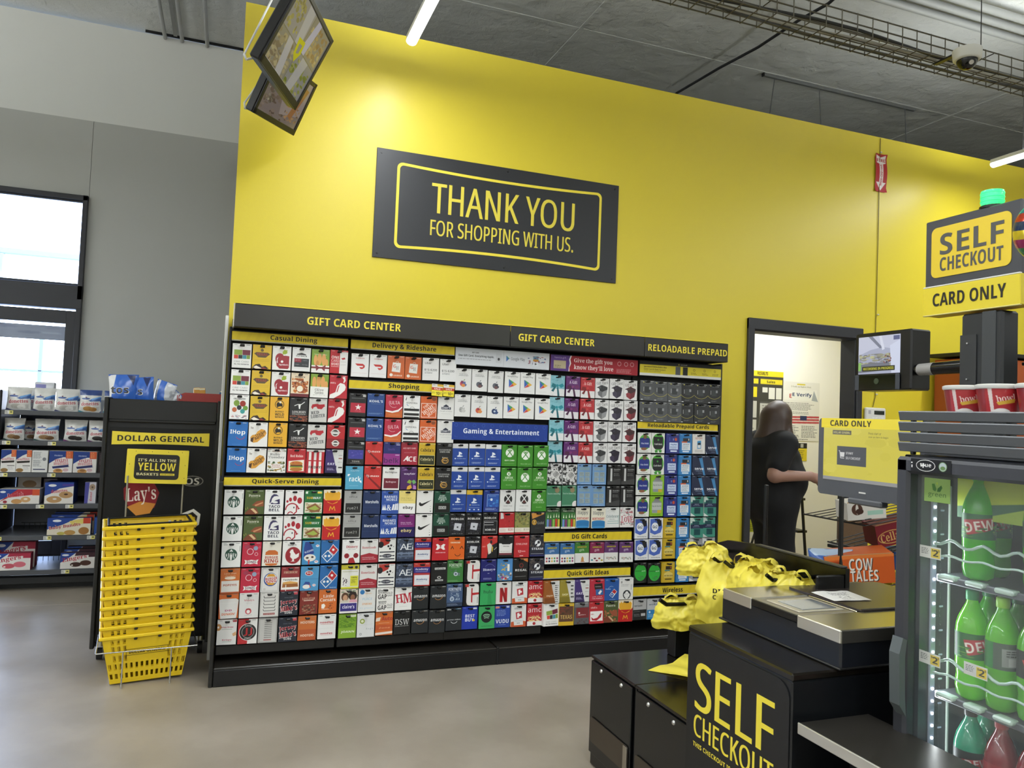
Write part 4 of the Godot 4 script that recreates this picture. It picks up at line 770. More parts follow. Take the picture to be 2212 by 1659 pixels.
func card_mesh(r: Rect2, w: float, h: float, d: float) -> ArrayMesh:
	# a card hung on its slot: x from 0 to w, y from -h to 0, front at z = 0, d thick
	var b := MB.new()
	var xs := [0.0, w * 0.5 - 0.012, w * 0.5 + 0.012, w]
	var ys := [0.0, -0.007, -0.015, -h]
	var edge := Rect2(r.position + r.size * 0.03, r.size * 0.02)
	for i in 3:
		for j in 3:
			if i == 1 and j == 1:
				continue
			var rr := Rect2(r.position + Vector2(xs[i] / w, -ys[j] / h) * r.size, Vector2((xs[i + 1] - xs[i]) / w, (ys[j] - ys[j + 1]) / h) * r.size)
			b.quad(Vector3(xs[i], ys[j + 1], 0), Vector3(xs[i + 1], ys[j + 1], 0), Vector3(xs[i + 1], ys[j], 0), Vector3(xs[i], ys[j], 0), rr)
			b.quad(Vector3(xs[i + 1], ys[j + 1], -d), Vector3(xs[i], ys[j + 1], -d), Vector3(xs[i], ys[j], -d), Vector3(xs[i + 1], ys[j], -d), edge)
	b.quad(Vector3(0, 0, 0), Vector3(w, 0, 0), Vector3(w, 0, -d), Vector3(0, 0, -d), edge)
	b.quad(Vector3(0, -h, -d), Vector3(w, -h, -d), Vector3(w, -h, 0), Vector3(0, -h, 0), edge)
	b.quad(Vector3(0, -h, -d), Vector3(0, -h, 0), Vector3(0, 0, 0), Vector3(0, 0, -d), edge)
	b.quad(Vector3(w, -h, 0), Vector3(w, -h, -d), Vector3(w, 0, -d), Vector3(w, 0, 0), edge)
	return b.mesh()


func hook_mesh() -> ArrayMesh:
	# flat black scan hook: from the panel to just in front of the card, tip turned up
	var b := MB.new()
	b.cyl(Vector3(0, 0, -0.085), Vector3(0, 0, 0.022), 0.0028, 0.0028, 6)
	b.bbox(Vector3(0, 0.0035, 0.026), Vector3(0.023, 0.011, 0.008), 0.003)
	b.bbox(Vector3(0, 0.004, -0.082), Vector3(0.024, 0.02, 0.008), 0.002)
	return b.mesh()


const ORD := ["first", "second", "third", "fourth", "fifth", "sixth", "seventh", "eighth", "ninth", "tenth"]


func build_cards(modules: Array) -> void:
	var hook := hook_mesh()
	var hook_m := mat("hook", "0c0c0d", 0.35)
	var meshes := {}
	for blk in BLOCKS:
		var mod: int = blk[1]
		for r in blk[3].size():
			var keys: PackedStringArray = blk[3][r].split(" ")
			for c in keys.size():
				var k := keys[c]
				var deep: bool = blk[0].contains("Ideas")
				var w := 0.0945
				var h := 0.127
				var d := rng.randf_range(0.006, 0.018)
				if k in ["nets", "west", "pypl"]:
					d = rng.randf_range(0.025, 0.045)
				if deep:
					d = 0.035
					w = 0.098
					h = 0.131
				if k == "hang" or mod == 3 and not deep and r < 7:
					h = 0.124
				var mk := "%s%d" % [k, 1 if d > 0.02 else 0]
				if not meshes.has(mk):
					var look: Array = CARDS[k]
					var ops: String = look[1]
					var bg := hexc(ops.substr(2, 6))
					var ink := "8a8a88" if bg.get_luminance() > 0.45 else "c9c9c6"
					ops += "|r %s 72 5 20 2.6|r %s 8 6 16 2" % [ink, ink]
					meshes[mk] = card_mesh(print_to(sheet_cards, "card_" + k, 112, 150, ops), w, h, d if d < 0.02 else 0.034)
				var lead := 0.022 if deep else rng.randf_range(-0.006, 0.006)
				var x: float = MODULE_X[mod] + c * PITCH + (PITCH - w) * 0.5 + rng.randf_range(-0.0015, 0.0015)
				var y: float = blk[2][r] + rng.randf_range(-0.002, 0.002)
				var label := "%s, %s row %s column under %s" % [CARDS[k][0], ORD[r], ORD[c], blk[0]]
				if blk[3].size() == 1:
					label = "%s, %s one under the %s" % [CARDS[k][0], ORD[c], blk[0]]
				var o := obj("gift_card", meshes[mk], M.card)
				tag(o, label, "gift card", "cards under " + blk[0])
				var yaw := rng.randf_range(-0.03, 0.03)
				var pitch := rng.randf_range(-0.04, 0.0)
				if k in ["serve", "swg", "swk"]:
					yaw = rng.randf_range(-0.22, -0.1)
				o.rotation = Vector3(pitch, yaw, rng.randf_range(-0.012, 0.012))
				o.position = Vector3(x, y, CARD_Z + lead)
				obj("peg_hook", hook, hook_m, modules[mod], at(x + w * 0.5 - modules[mod].position.x, y - 0.0112 - modules[mod].position.y, CARD_Z + lead - 0.004 - modules[mod].position.z))


# ---------------------------------------------------------------- materials of the place
func noise_tex(freq: float, from: String, to: String, octaves := 4, warp := 0.0, size := 512, sd := 3, normal := false, strength := 4.0) -> NoiseTexture2D:
	var n := FastNoiseLite.new()
	n.seed = sd
	n.frequency = freq
	n.fractal_octaves = octaves
	if warp > 0.0:
		n.domain_warp_enabled = true
		n.domain_warp_amplitude = warp
	var t := NoiseTexture2D.new()
	t.width = size
	t.height = size
	t.seamless = true
	t.noise = n
	if normal:
		t.as_normal_map = true
		t.bump_strength = strength
	else:
		var g := Gradient.new()
		g.set_color(0, Color.html(from))
		g.set_color(1, Color.html(to))
		t.color_ramp = g
	return t


func make_materials() -> void:
	var wallm := mat("yellow_wall", "dac632", 0.4)
	wallm.normal_enabled = true
	wallm.normal_texture = noise_tex(0.12, "", "", 3, 0.0, 512, 5, true, 1.2)
	wallm.normal_scale = 0.25
	wallm.uv1_triplanar = true
	wallm.uv1_world_triplanar = true
	wallm.uv1_scale = Vector3(3, 3, 3)
	var fl := mat("floor", "ffffff", 0.34)
	fl.albedo_texture = noise_tex(0.006, "857c6e", "a0978a", 6, 22.0, 1024, 8)
	fl.roughness_texture = noise_tex(0.012, "5a5a5a", "9a9a9a", 4, 10.0, 512, 12)
	fl.roughness = 0.75
	fl.uv1_triplanar = true
	fl.uv1_world_triplanar = true
	fl.uv1_scale = Vector3(0.22, 0.22, 0.22)
	var ce := mat("ceiling", "ffffff", 0.75)
	ce.albedo_texture = noise_tex(0.008, "c2c3bd", "cfd0cb", 4, 12.0, 512, 21)
	ce.normal_enabled = true
	ce.normal_texture = noise_tex(0.02, "", "", 4, 30.0, 512, 22, true, 6.0)
	ce.normal_scale = 0.5
	ce.uv1_triplanar = true
	ce.uv1_world_triplanar = true
	ce.uv1_scale = Vector3(0.35, 0.35, 0.35)
	mat("grey_wall", "aeaea8", 0.6)
	mat("pale_wall", "d6d6d0", 0.6)
	mat("office_wall", "e2e1de", 0.7)
	mat("black_metal", "141414", 0.38)
	mat("black_satin", "101112", 0.5)
	mat("black_plastic", "0b0b0c", 0.3)
	mat("yellow_ink", "e9d53e", 0.5)
	mat("sign_yellow", "e4cf36", 0.5)
	mat("black_ink", "17150f", 0.5)
	mat("dark_frame", "26272c", 0.45)
	mat("shelf_grey", "55575c", 0.45)
	mat("shelf_back", "7b7d82", 0.5)
	mat("steel", "b9b5ab", 0.22, 0.95)
	mat("bright_metal", "c9c9c6", 0.25, 0.9)
	mat("wire_metal", "5f5b50", 0.45, 0.6)
	mat("basket", "e3c01c", 0.4)
	mat("white_paint", "dcdcd8", 0.5)
	mat("white_plastic", "d6d5d0", 0.45)
	mat("dark_wire", "1a1a1b", 0.4)
	mat("rubber", "1b1b1c", 0.7)
	var card := mat("card", "ffffff", 0.42)
	card.clearcoat_enabled = true
	card.clearcoat = 0.3
	card.clearcoat_roughness = 0.25
	var pm := mat("print", "ffffff", 0.5)
	var film := mat("film", "ffffff", 0.28)
	var glass := mat("glass", "dfeef0", 0.03)
	glass.albedo_color.a = 0.03
	glass.transparency = BaseMaterial3D.TRANSPARENCY_ALPHA
	pm.metallic_specular = 0.4
	film.metallic_specular = 0.6
	var tube_m := mat("led_glow", "ffffff", 0.4)
	tube_m.emission_enabled = true
	tube_m.emission = Color(1.0, 1.0, 0.97)
	tube_m.emission_energy_multiplier = 4.0


# ---------------------------------------------------------------- the building
func build_room() -> void:
	var b := MB.new()
	b.box(Vector3(0, -0.05, 1.0), Vector3(18.4, 0.1, 17.0))
	struct("floor", b, M.floor)
	b = MB.new()
	b.box(Vector3(0, CEIL_Y + 0.05, 1.0), Vector3(18.4, 0.1, 17.0))
	struct("ceiling", b, M.ceiling)
	# yellow partition with the office doorway
	var t := 0.13
	var zc := WALL_Z - t / 2
	b = MB.new()
	b.box(Vector3(1.74, 1.86, zc), Vector3(3.52, 3.72, t))
	b.box(Vector3(6.85, 1.86, zc), Vector3(4.7, 3.72, t))
	b.box(Vector3(4.0, 2.925, zc), Vector3(1.0, 1.59, t))
	struct("wall_back", b, M.yellow_wall)
	# side of the office block, seen edge-on, and the storefront wall behind it
	b = MB.new()
	b.box(Vector3(0.045, 1.86, (WALL_Z - t - 7.3) / 2), Vector3(0.13, 3.72, 7.3 + WALL_Z - t))
	struct("wall_office_side", b, M.grey_wall)
	b = MB.new()   # storefront wall, opening x -3.1 .. -1.197, up to 3.142
	b.box(Vector3(4.0, 1.9, -7.38), Vector3(10.394, 3.8, 0.16))
	b.box(Vector3(-6.15, 1.9, -7.38), Vector3(6.1, 3.8, 0.16))
	b.box(Vector3(-2.15, 3.471, -7.38), Vector3(1.9, 0.658, 0.16))
	struct("wall_front", b, M.grey_wall)
	b = MB.new()
	b.box(Vector3(0, 4.225, -7.38), Vector3(18.4, 0.85, 0.16))
	struct("wall_front_upper", b, M.pale_wall)
	b = MB.new()
	b.box(Vector3(-9.2, 2.34, 1.0), Vector3(0.2, 4.68, 17.0))
	struct("wall_left", b, M.pale_wall)
	b = MB.new()
	b.box(Vector3(9.2, 2.34, 1.0), Vector3(0.2, 4.68, 17.0))
	struct("wall_right", b, M.pale_wall)
	b = MB.new()
	b.box(Vector3(0, 2.34, 9.5), Vector3(18.4, 4.68, 0.2))
	struct("wall_behind", b, M.pale_wall)
	# corner guard where the partition ends beside the card rack
	struct("trim_1", bx(Vector3(-0.028, 0.97, WALL_Z + 0.004), Vector3(0.018, 1.9, 0.02), 0.003), M.white_paint)
	# saw joints in the slab
	struct("trim_2", bx(Vector3(-4.0, 0.0006, -6.055), Vector3(8.0, 0.0012, 0.006)), mat("joint", "a89f90", 0.6))
	# laps and tape seams of the ceiling film
	b = MB.new()
	for z in [-5.7, -3.9, -2.1]:
		b.bbox(Vector3(0, CEIL_Y - 0.002, z), Vector3(18.0, 0.004, 0.05), 0.001)
	for x in [-1.6, 2.6, 6.8]:
		b.bbox(Vector3(x, CEIL_Y - 0.003, -3.5), Vector3(0.035, 0.006, 7.4), 0.002)
	struct("trim_3", b, M.ceiling)
	# black strip painted as the shade between the storefront wall and the roof film
	struct("gap_shade_4", bx(Vector3(-0.42, CEIL_Y - 0.012, -7.297), Vector3(0.85, 0.024, 0.006)), M.black_satin)
	# office behind the doorway
	b = MB.new()
	b.box(Vector3(4.6, 1.35, -6.05), Vector3(4.4, 2.7, 0.1))
	struct("wall_office_back", b, M.office_wall)
	b = MB.new()
	b.box(Vector3(6.2, 1.35, -5.33), Vector3(0.1, 2.7, 1.34))
	b.box(Vector3(2.5, 1.35, -5.33), Vector3(0.1, 2.7, 1.34))
	struct("wall_office_ends", b, M.office_wall)
	struct("ceiling_office", bx(Vector3(4.35, 2.74, -5.36), Vector3(3.8, 0.08, 1.36)), M.office_wall)
	var pan := thing("office_light", "flat white light panel in the office ceiling", "ceiling light", Vector3(4.6, 2.69, -5.3))
	obj("frame", bx(Vector3(0, 0.0, 0), Vector3(1.22, 0.02, 0.32), 0.004), M.white_paint, pan)
	obj("diffuser", bx(Vector3(0, -0.012, 0), Vector3(1.14, 0.008, 0.26)), M.led_glow, pan)
	area(pan, Vector3(0, -0.03, 0), 1.1, 0.24, 3.0)
	# door casing
	var fr := MB.new()
	var zf := WALL_Z + 0.012
	fr.bbox(Vector3(3.502, 1.098, zf), Vector3(0.056, 2.196, 0.03), 0.006)
	fr.bbox(Vector3(4.508, 1.098, zf), Vector3(0.056, 2.196, 0.03), 0.006)
	fr.bbox(Vector3(4.005, 2.155, zf), Vector3(1.062, 0.084, 0.031), 0.006)
	fr.bbox(Vector3(3.522, 1.06, zc), Vector3(0.016, 2.12, 0.15), 0.002)
	fr.bbox(Vector3(4.478, 1.06, zc), Vector3(0.016, 2.12, 0.15), 0.002)
	fr.bbox(Vector3(4.0, 2.113, zc), Vector3(0.95, 0.014, 0.15), 0.002)
	struct("trim_5", fr, M.dark_frame)
	build_entrance()
	build_ceiling_gear()


func area(parent: Node3D, p: Vector3, w: float, d: float, energy: float, warm := Color(0.965, 0.985, 1.0), turn := Vector3(-PI / 2, 0, 0)) -> void:
	var l := AreaLight3D.new()
	l.name = "lamp_light"
	l.area_size = Vector2(w, d)
	l.area_normalize_energy = true
	l.light_energy = energy
	l.light_color = warm
	l.shadow_enabled = true
	l.area_range = 30.0
	l.position = p
	l.rotation = turn
	parent.add_child(l, true)


func build_entrance() -> void:
	# transom window and glazed door in the storefront wall; dark aluminium frame
	var z := -7.31
	var w := Node3D.new()
	w.name = "window_1"
	w.set_meta("kind", "structure")
	add_child(w)
	w.position = Vector3(-1.197, 0, z)
	var f := MB.new()
	f.bbox(Vector3(-0.02, 2.70, 0), Vector3(0.04, 0.89, 0.11), 0.004)
	f.bbox(Vector3(-0.95, 3.12, 0), Vector3(1.9, 0.045, 0.11), 0.004)
	f.bbox(Vector3(-0.95, 2.275, 0), Vector3(1.9, 0.2, 0.11), 0.004)
	f.bbox(Vector3(-1.88, 2.70, 0), Vector3(0.04, 0.89, 0.11), 0.004)
	f.bbox(Vector3(-0.95, 3.09, 0.02), Vector3(1.84, 0.015, 0.03), 0.003)
	f.bbox(Vector3(-0.95, 2.385, 0.02), Vector3(1.84, 0.015, 0.03), 0.003)
	f.bbox(Vector3(-0.02, 1.09, 0), Vector3(0.04, 2.18, 0.11), 0.004)
	f.bbox(Vector3(-1.88, 1.09, 0), Vector3(0.04, 2.18, 0.11), 0.004)
	obj("window_frame", f, M.dark_frame, w)
	obj("pane", bx(Vector3(-0.95, 2.74, 0), Vector3(1.82, 0.73, 0.008)), M.glass, w)
	var d := Node3D.new()
	d.name = "door_1"
	d.set_meta("kind", "structure")
	add_child(d)
	d.position = Vector3(-1.239, 0, z)
	f = MB.new()
	f.bbox(Vector3(-0.035, 1.085, 0), Vector3(0.075, 2.15, 0.05), 0.004)
	f.bbox(Vector3(-0.93, 1.085, 0), Vector3(0.075, 2.15, 0.05), 0.004)
	f.bbox(Vector3(-0.482, 2.105, 0), Vector3(0.83, 0.11, 0.05), 0.004)
	f.bbox(Vector3(-0.482, 0.13, 0), Vector3(0.83, 0.22, 0.05), 0.004)
	obj("door_frame", f, M.dark_frame, d)
	obj("pane", bx(Vector3(-0.482, 1.145, 0), Vector3(0.83, 1.82, 0.008)), M.glass, d)
	var r := pr("greytape", 64, 16, "b 8f97a8|n a8b0c0 7a8296 0 0 100 25 20")
	var tp := MB.new()
	tp.box(Vector3(-0.48, 1.965, 0.006), Vector3(0.81, 0.12, 0.003), r, r)
	obj("frosted_band", tp, M.print, d)
	# outside: covered walk with white posts and rails, pale paving
	var o := MB.new()
	o.bbox(Vector3(-3.0, 2.93, -9.2), Vector3(4.2, 0.07, 0.07), 0.01)
	o.bbox(Vector3(-2.28, 1.45, -9.2), Vector3(0.07, 2.9, 0.07), 0.01)
	o.bbox(Vector3(-1.86, 1.05, -9.2), Vector3(0.05, 2.1, 0.05), 0.01)
	o.bbox(Vector3(-3.0, 1.7, -9.2), Vector3(4.2, 0.03, 0.05), 0.01)
	struct("trim_6", o, mat("outdoor_post", "a9b6cc", 0.5))
	struct("ground_outside", bx(Vector3(0, -0.12, -27.5), Vector3(60, 0.1, 40)), mat("paving", "b9b7b0", 0.8))


func fixture(x: float, z0: float, len: float, label: String, watts: float) -> void:
	var t := thing("linear_light", label, "ceiling light", Vector3(x, 3.5, z0 + len / 2), 0.0, "linear ceiling lights")
	obj("housing", bx(Vector3(0, 0.03, 0), Vector3(0.06, 0.034, len), 0.006), M.white_paint, t)
	var d := MB.new()
	var prof := PackedVector2Array()
	for k in 9:
		var a := PI + PI * k / 8.0
		prof.append(Vector2(cos(a) * 0.031, sin(a) * 0.026 + 0.012))
	var cap := MB.new()
	d.prism(prof, -len / 2 + 0.004, len / 2 - 0.004)
	obj("diffuser", d, M.led_glow, t)
	for e in [-1, 1]:
		var wi := MB.new()
		wi.cyl(Vector3(0, 0.045, e * len * 0.4), Vector3(0, CEIL_Y - 3.5, e * len * 0.4), 0.0016, 0.0016, 5)
		obj("suspension_wire", wi, M.dark_wire, t)
	area(t, Vector3(0, -0.02, 0), 0.06, len - 0.02, watts)
	area(t, Vector3(0, 0.052, 0), 0.05, len - 0.02, watts * 0.95, Color(0.96, 0.985, 1.0), Vector3(PI / 2, 0, 0))   # added upward light to brighten the ceiling, not part of the fixture


func build_ceiling_gear() -> void:
	# rows of linear lights at right angles to the partition
	var n := 0
	for row in [[0.865, -4.18, 5, "above the thank-you sign"], [5.446, -4.18, 5, "near the fire extinguisher sign"], [-3.72, -6.6, 6, "left of the snack aisle"], [-8.0, -6.6, 6, "along the far left wall"]]:
		for k in row[2]:
			fixture(row[0], row[1] + k * 2.6, 2.44, "long white LED tube, row %s, %s" % [row[3], ["nearest the storefront end", "second from the storefront end", "third from the storefront end", "fourth from the storefront end", "fifth from the storefront end", "farthest from the storefront end"][k]], LAMP)
	# three painted conduits and a flat bar on the ceiling, ending over the storefront wall
	var g := ["leftmost of three pale conduits on the ceiling", "middle one of three pale conduits on the ceiling", "rightmost of three pale conduits on the ceiling"]
	var xs := [-0.684, -0.545, -0.338]
	for k in 3:
		var c := MB.new()
		c.cyl(Vector3(xs[k], CEIL_Y - 0.05, -7.28), Vector3(xs[k] - 0.01, CEIL_Y - 0.05, -1.0), 0.017, 0.017, 10)
		tag(obj("ceiling_conduit", c, mat("conduit", "a3a39e", 0.55)), g[k], "conduit", "ceiling conduits")
	tag(obj("ceiling_strap", bx(Vector3(-0.60, CEIL_Y - 0.03, -5.0), Vector3(0.03, 0.004, 4.5)), mat("strap", "8f8f8a", 0.6)), "thin flat strap between the pale ceiling conduits", "strap")
	# white ribbed trunking high on the right
	for k in 3:
		var c := MB.new()
		c.cyl(Vector3(3.2, CEIL_Y - 0.06, -4.26 + k * 0.11), Vector3(9.0, CEIL_Y - 0.06, -4.26 + k * 0.11), 0.03, 0.03, 10)
		tag(obj("ceiling_pipe", c, mat("pipe", "9b9c98", 0.5)), ["pale ceiling pipe top right, nearest the yellow wall", "middle of three pale ceiling pipes top right", "pale ceiling pipe top right, farthest from the wall"][k], "pipe", "ceiling pipes")
	# surface raceway with drop wires, above the office
	var rw := thing("ceiling_raceway", "thin pale raceway on the ceiling above the office", "raceway", Vector3(4.5, CEIL_Y - 0.02, -5.7))
	obj("channel", bx(Vector3(0.9, 0, 0), Vector3(1.85, 0.025, 0.03), 0.003), mat("raceway", "6e6f6d", 0.5), rw)
	obj("end_cap", bx(Vector3(-0.03, 0, 0), Vector3(0.012, 0.03, 0.034), 0.002), M.black_satin, rw)
	for k in 3:
		var w := MB.new()
		var px: float = [0.1, 0.62, 1.7][k]
		w.tube([Vector3(px, -0.01, 0), Vector3(px + [-0.06, 0.01, 0.0][k], -0.35, 0.02), Vector3(px + [-0.2, -0.02, 0.0][k], -0.9, 0.05), Vector3(px + [-0.5, -0.03, 0.0][k], -1.7, 0.1)], 0.004, 5)
		obj("drop_wire", w, mat("drop_wire", "5c5d5c", 0.6), rw)
	# black cable sagging from the tray to the back of the office
	var cb := MB.new()
	cb.tube([Vector3(3.62, 4.62, -2.6), Vector3(3.8, 4.5, -3.6), Vector3(3.93, 4.5, -4.3), Vector3(4.0, 4.58, -4.7), Vector3(4.02, 4.6, -5.2), Vector3(3.98, 4.62, -5.7), Vector3(3.93, 4.62, -6.3), Vector3(3.9, 4.5, -6.9)], 0.012, 8)
	tag(obj("black_cable", cb, M.rubber), "thick black cable sagging under the grey ceiling", "cable")
	# wire basket cable tray
	var tr := thing("cable_tray", "wire basket cable tray hanging under the ceiling", "cable tray", Vector3(1.6, 3.5, -3.15))
	var wires := MB.new()
	for q in [[0.0, -0.075], [0.0, -0.025], [0.0, 0.025], [0.0, 0.075], [0.055, -0.075], [0.055, 0.075], [0.11, -0.075], [0.11, 0.075]]:
		wires.cyl(Vector3(0, q[0], q[1]), Vector3(6.2, q[0], q[1]), 0.004, 0.004, 6)
	obj("long_wires", wires, M.wire_metal, tr)
	var hoop := MB.new()
	hoop.tube([Vector3(0, 0.112, -0.079), Vector3(0, -0.004, -0.079), Vector3(0, -0.004, 0.079), Vector3(0, 0.112, 0.079)], 0.003, 5)
	var hm := hoop.mesh()
	for k in 60:
		obj("cross_wire", hm, M.wire_metal, tr, at(0.05 + k * 0.104, 0, 0))
	for k in 3:
		var ca := MB.new()
		var pts := []
		for j in 22:
			pts.append(Vector3(j * 0.29, 0.012 + 0.012 * k + 0.008 * sin(j * 1.3 + k), -0.04 + 0.035 * k + 0.02 * sin(j * 0.8 + k * 2.0)))
		ca.tube(pts, 0.009, 6)
		obj("bundled_cable", ca, mat(["cable_grey", "cable_pale", "cable_dark"][k], ["4a4a48", "a8a59a", "2a2a2b"][k], 0.6), tr)
	for k in 4:
		var hgr := MB.new()
		hgr.cyl(Vector3(0.9 + k * 1.5, 0.1, 0), Vector3(0.9 + k * 1.5, CEIL_Y - 3.5, 0), 0.003, 0.003, 5)
		hgr.cyl(Vector3(0.9 + k * 1.5, 0.1, -0.08), Vector3(0.9 + k * 1.5, 0.1, 0.08), 0.003, 0.003, 5)
		obj("hanger_rod", hgr, M.dark_wire, tr)
	# dome camera under the tray
	var dc := thing("dome_camera", "white dome security camera under the cable tray", "security camera", Vector3(3.62, 3.48, -2.93))
	var sh := MB.new()
	sh.lathe([Vector2(0.0, 0.0), Vector2(0.071, 0.0), Vector2(0.072, -0.006), Vector2(0.068, -0.05), Vector2(0.06, -0.058), Vector2(0.052, -0.058)].map(func(p): return p), 28)
	var prof2 := [Vector2(0.05, -0.058), Vector2(0.06, -0.058), Vector2(0.068, -0.05), Vector2(0.072, -0.006), Vector2(0.071, 0.0), Vector2(0.0, 0.0)]
	sh = MB.new()
	sh.lathe(prof2, 28)
	obj("housing", sh, M.white_plastic, dc)
	var dm := MB.new()
	var pd := []
	for k in 9:
		var a := -PI / 2 + PI / 2 * k / 8.0
		pd.append(Vector2(cos(a) * 0.052, sin(a) * 0.052 - 0.055))
	dm.lathe(pd, 24)
	obj("dome", dm, mat("smoked_dome", "0d0d0e", 0.06), dc)
	var lens := MB.new()
	lens.cyl(Vector3(-0.016, -0.08, 0.032), Vector3(-0.024, -0.09, 0.046), 0.012, 0.012, 14)
	obj("lens_ring", lens, M.bright_metal, dc)
	obj("bracket", bx(Vector3(0, 0.006, -0.1), Vector3(0.03, 0.01, 0.2), 0.002), M.dark_wire, dc)


func screen_mat(key: String, w: int, h: int, ops: String, glow := 1.0) -> StandardMaterial3D:
	if not M.has(key):
		var m := StandardMaterial3D.new()
		var t := ImageTexture.create_from_image(draw_print(w, h, ops, key.hash()))
		m.albedo_color = Color(0.02, 0.02, 0.02)
		m.roughness = 0.15
		m.emission_enabled = true
		m.emission = Color.WHITE
		m.emission_texture = t
		m.emission_operator = BaseMaterial3D.EMISSION_OP_MULTIPLY
		m.emission_energy_multiplier = glow
		M[key] = m
	return M[key]


# a monitor whose screen spans w by h from its lower left corner, u along its bottom edge, v up the screen
func hung_monitor(label: String, p: Vector3, yaw: float, tilt: float, roll: float, w: float, h: float, key: String, ops: String, chin: float, arm_to: Vector3) -> void:
	var u := Vector3(sin(yaw), 0, -cos(yaw))
	var n := Vector3(cos(yaw), 0, sin(yaw))
	var v := n * sin(tilt) + Vector3.UP * cos(tilt)
	var u2 := u * cos(roll) + v * sin(roll)
	var v2 := v * cos(roll) - u * sin(roll)
	var bas := Basis(u2, v2, u2.cross(v2))
	var c := p + u2 * w / 2 + v2 * h / 2
	var t := thing("hanging_monitor", label, "monitor", c, 0.0, "hanging security monitors")
	t.basis = bas
	var body := MB.new()
	body.bbox(Vector3(0, 0, -0.022), Vector3(w, h, 0.044), 0.006)
	obj("casing", body, M.black_plastic, t)
	var bz := 0.022
	var fr := MB.new()
	fr.bbox(Vector3(0, h / 2 - bz / 2, 0.003), Vector3(w, bz, 0.008), 0.002)
	fr.bbox(Vector3(0, -h / 2 + chin / 2, 0.003), Vector3(w, chin, 0.008), 0.002)
	fr.bbox(Vector3(-w / 2 + bz / 2, 0, 0.003), Vector3(bz, h, 0.008), 0.002)
	fr.bbox(Vector3(w / 2 - bz / 2, 0, 0.003), Vector3(bz, h, 0.008), 0.002)
	obj("bezel", fr, M.black_metal, t)
	var s := MB.new()
	s.quad(Vector3(-w / 2 + bz, -h / 2 + chin, 0.002), Vector3(w / 2 - bz, -h / 2 + chin, 0.002), Vector3(w / 2 - bz, h / 2 - bz, 0.002), Vector3(-w / 2 + bz, h / 2 - bz, 0.002))
	obj("screen", s, screen_mat(key, 512, int(512 * h / w), ops, 0.55), t)
	var back := MB.new()
	back.bbox(Vector3(0, 0, -0.055), Vector3(w * 0.5, h * 0.5, 0.03), 0.01)
	obj("back_hump", back, M.black_plastic, t)
	var arm := MB.new()
	var inv := t.transform.affine_inverse()
	arm.cyl(Vector3(0, 0, -0.07), inv * arm_to, 0.012, 0.012, 10)
	arm.cyl(inv * arm_to, inv * Vector3(arm_to.x, CEIL_Y, arm_to.z), 0.028, 0.028, 14)
	obj("mount_pole", arm, M.white_paint, t)
	var cable := MB.new()
	cable.tube([Vector3(-w * 0.2, -h * 0.3, -0.05), Vector3(-w * 0.32, -h * 0.5, -0.09), Vector3(-w * 0.2, -h * 0.42, -0.14), inv * (arm_to + Vector3(0, 0.1, 0.03))], 0.005, 6)
	obj("power_cord", cable, M.white_plastic, t)


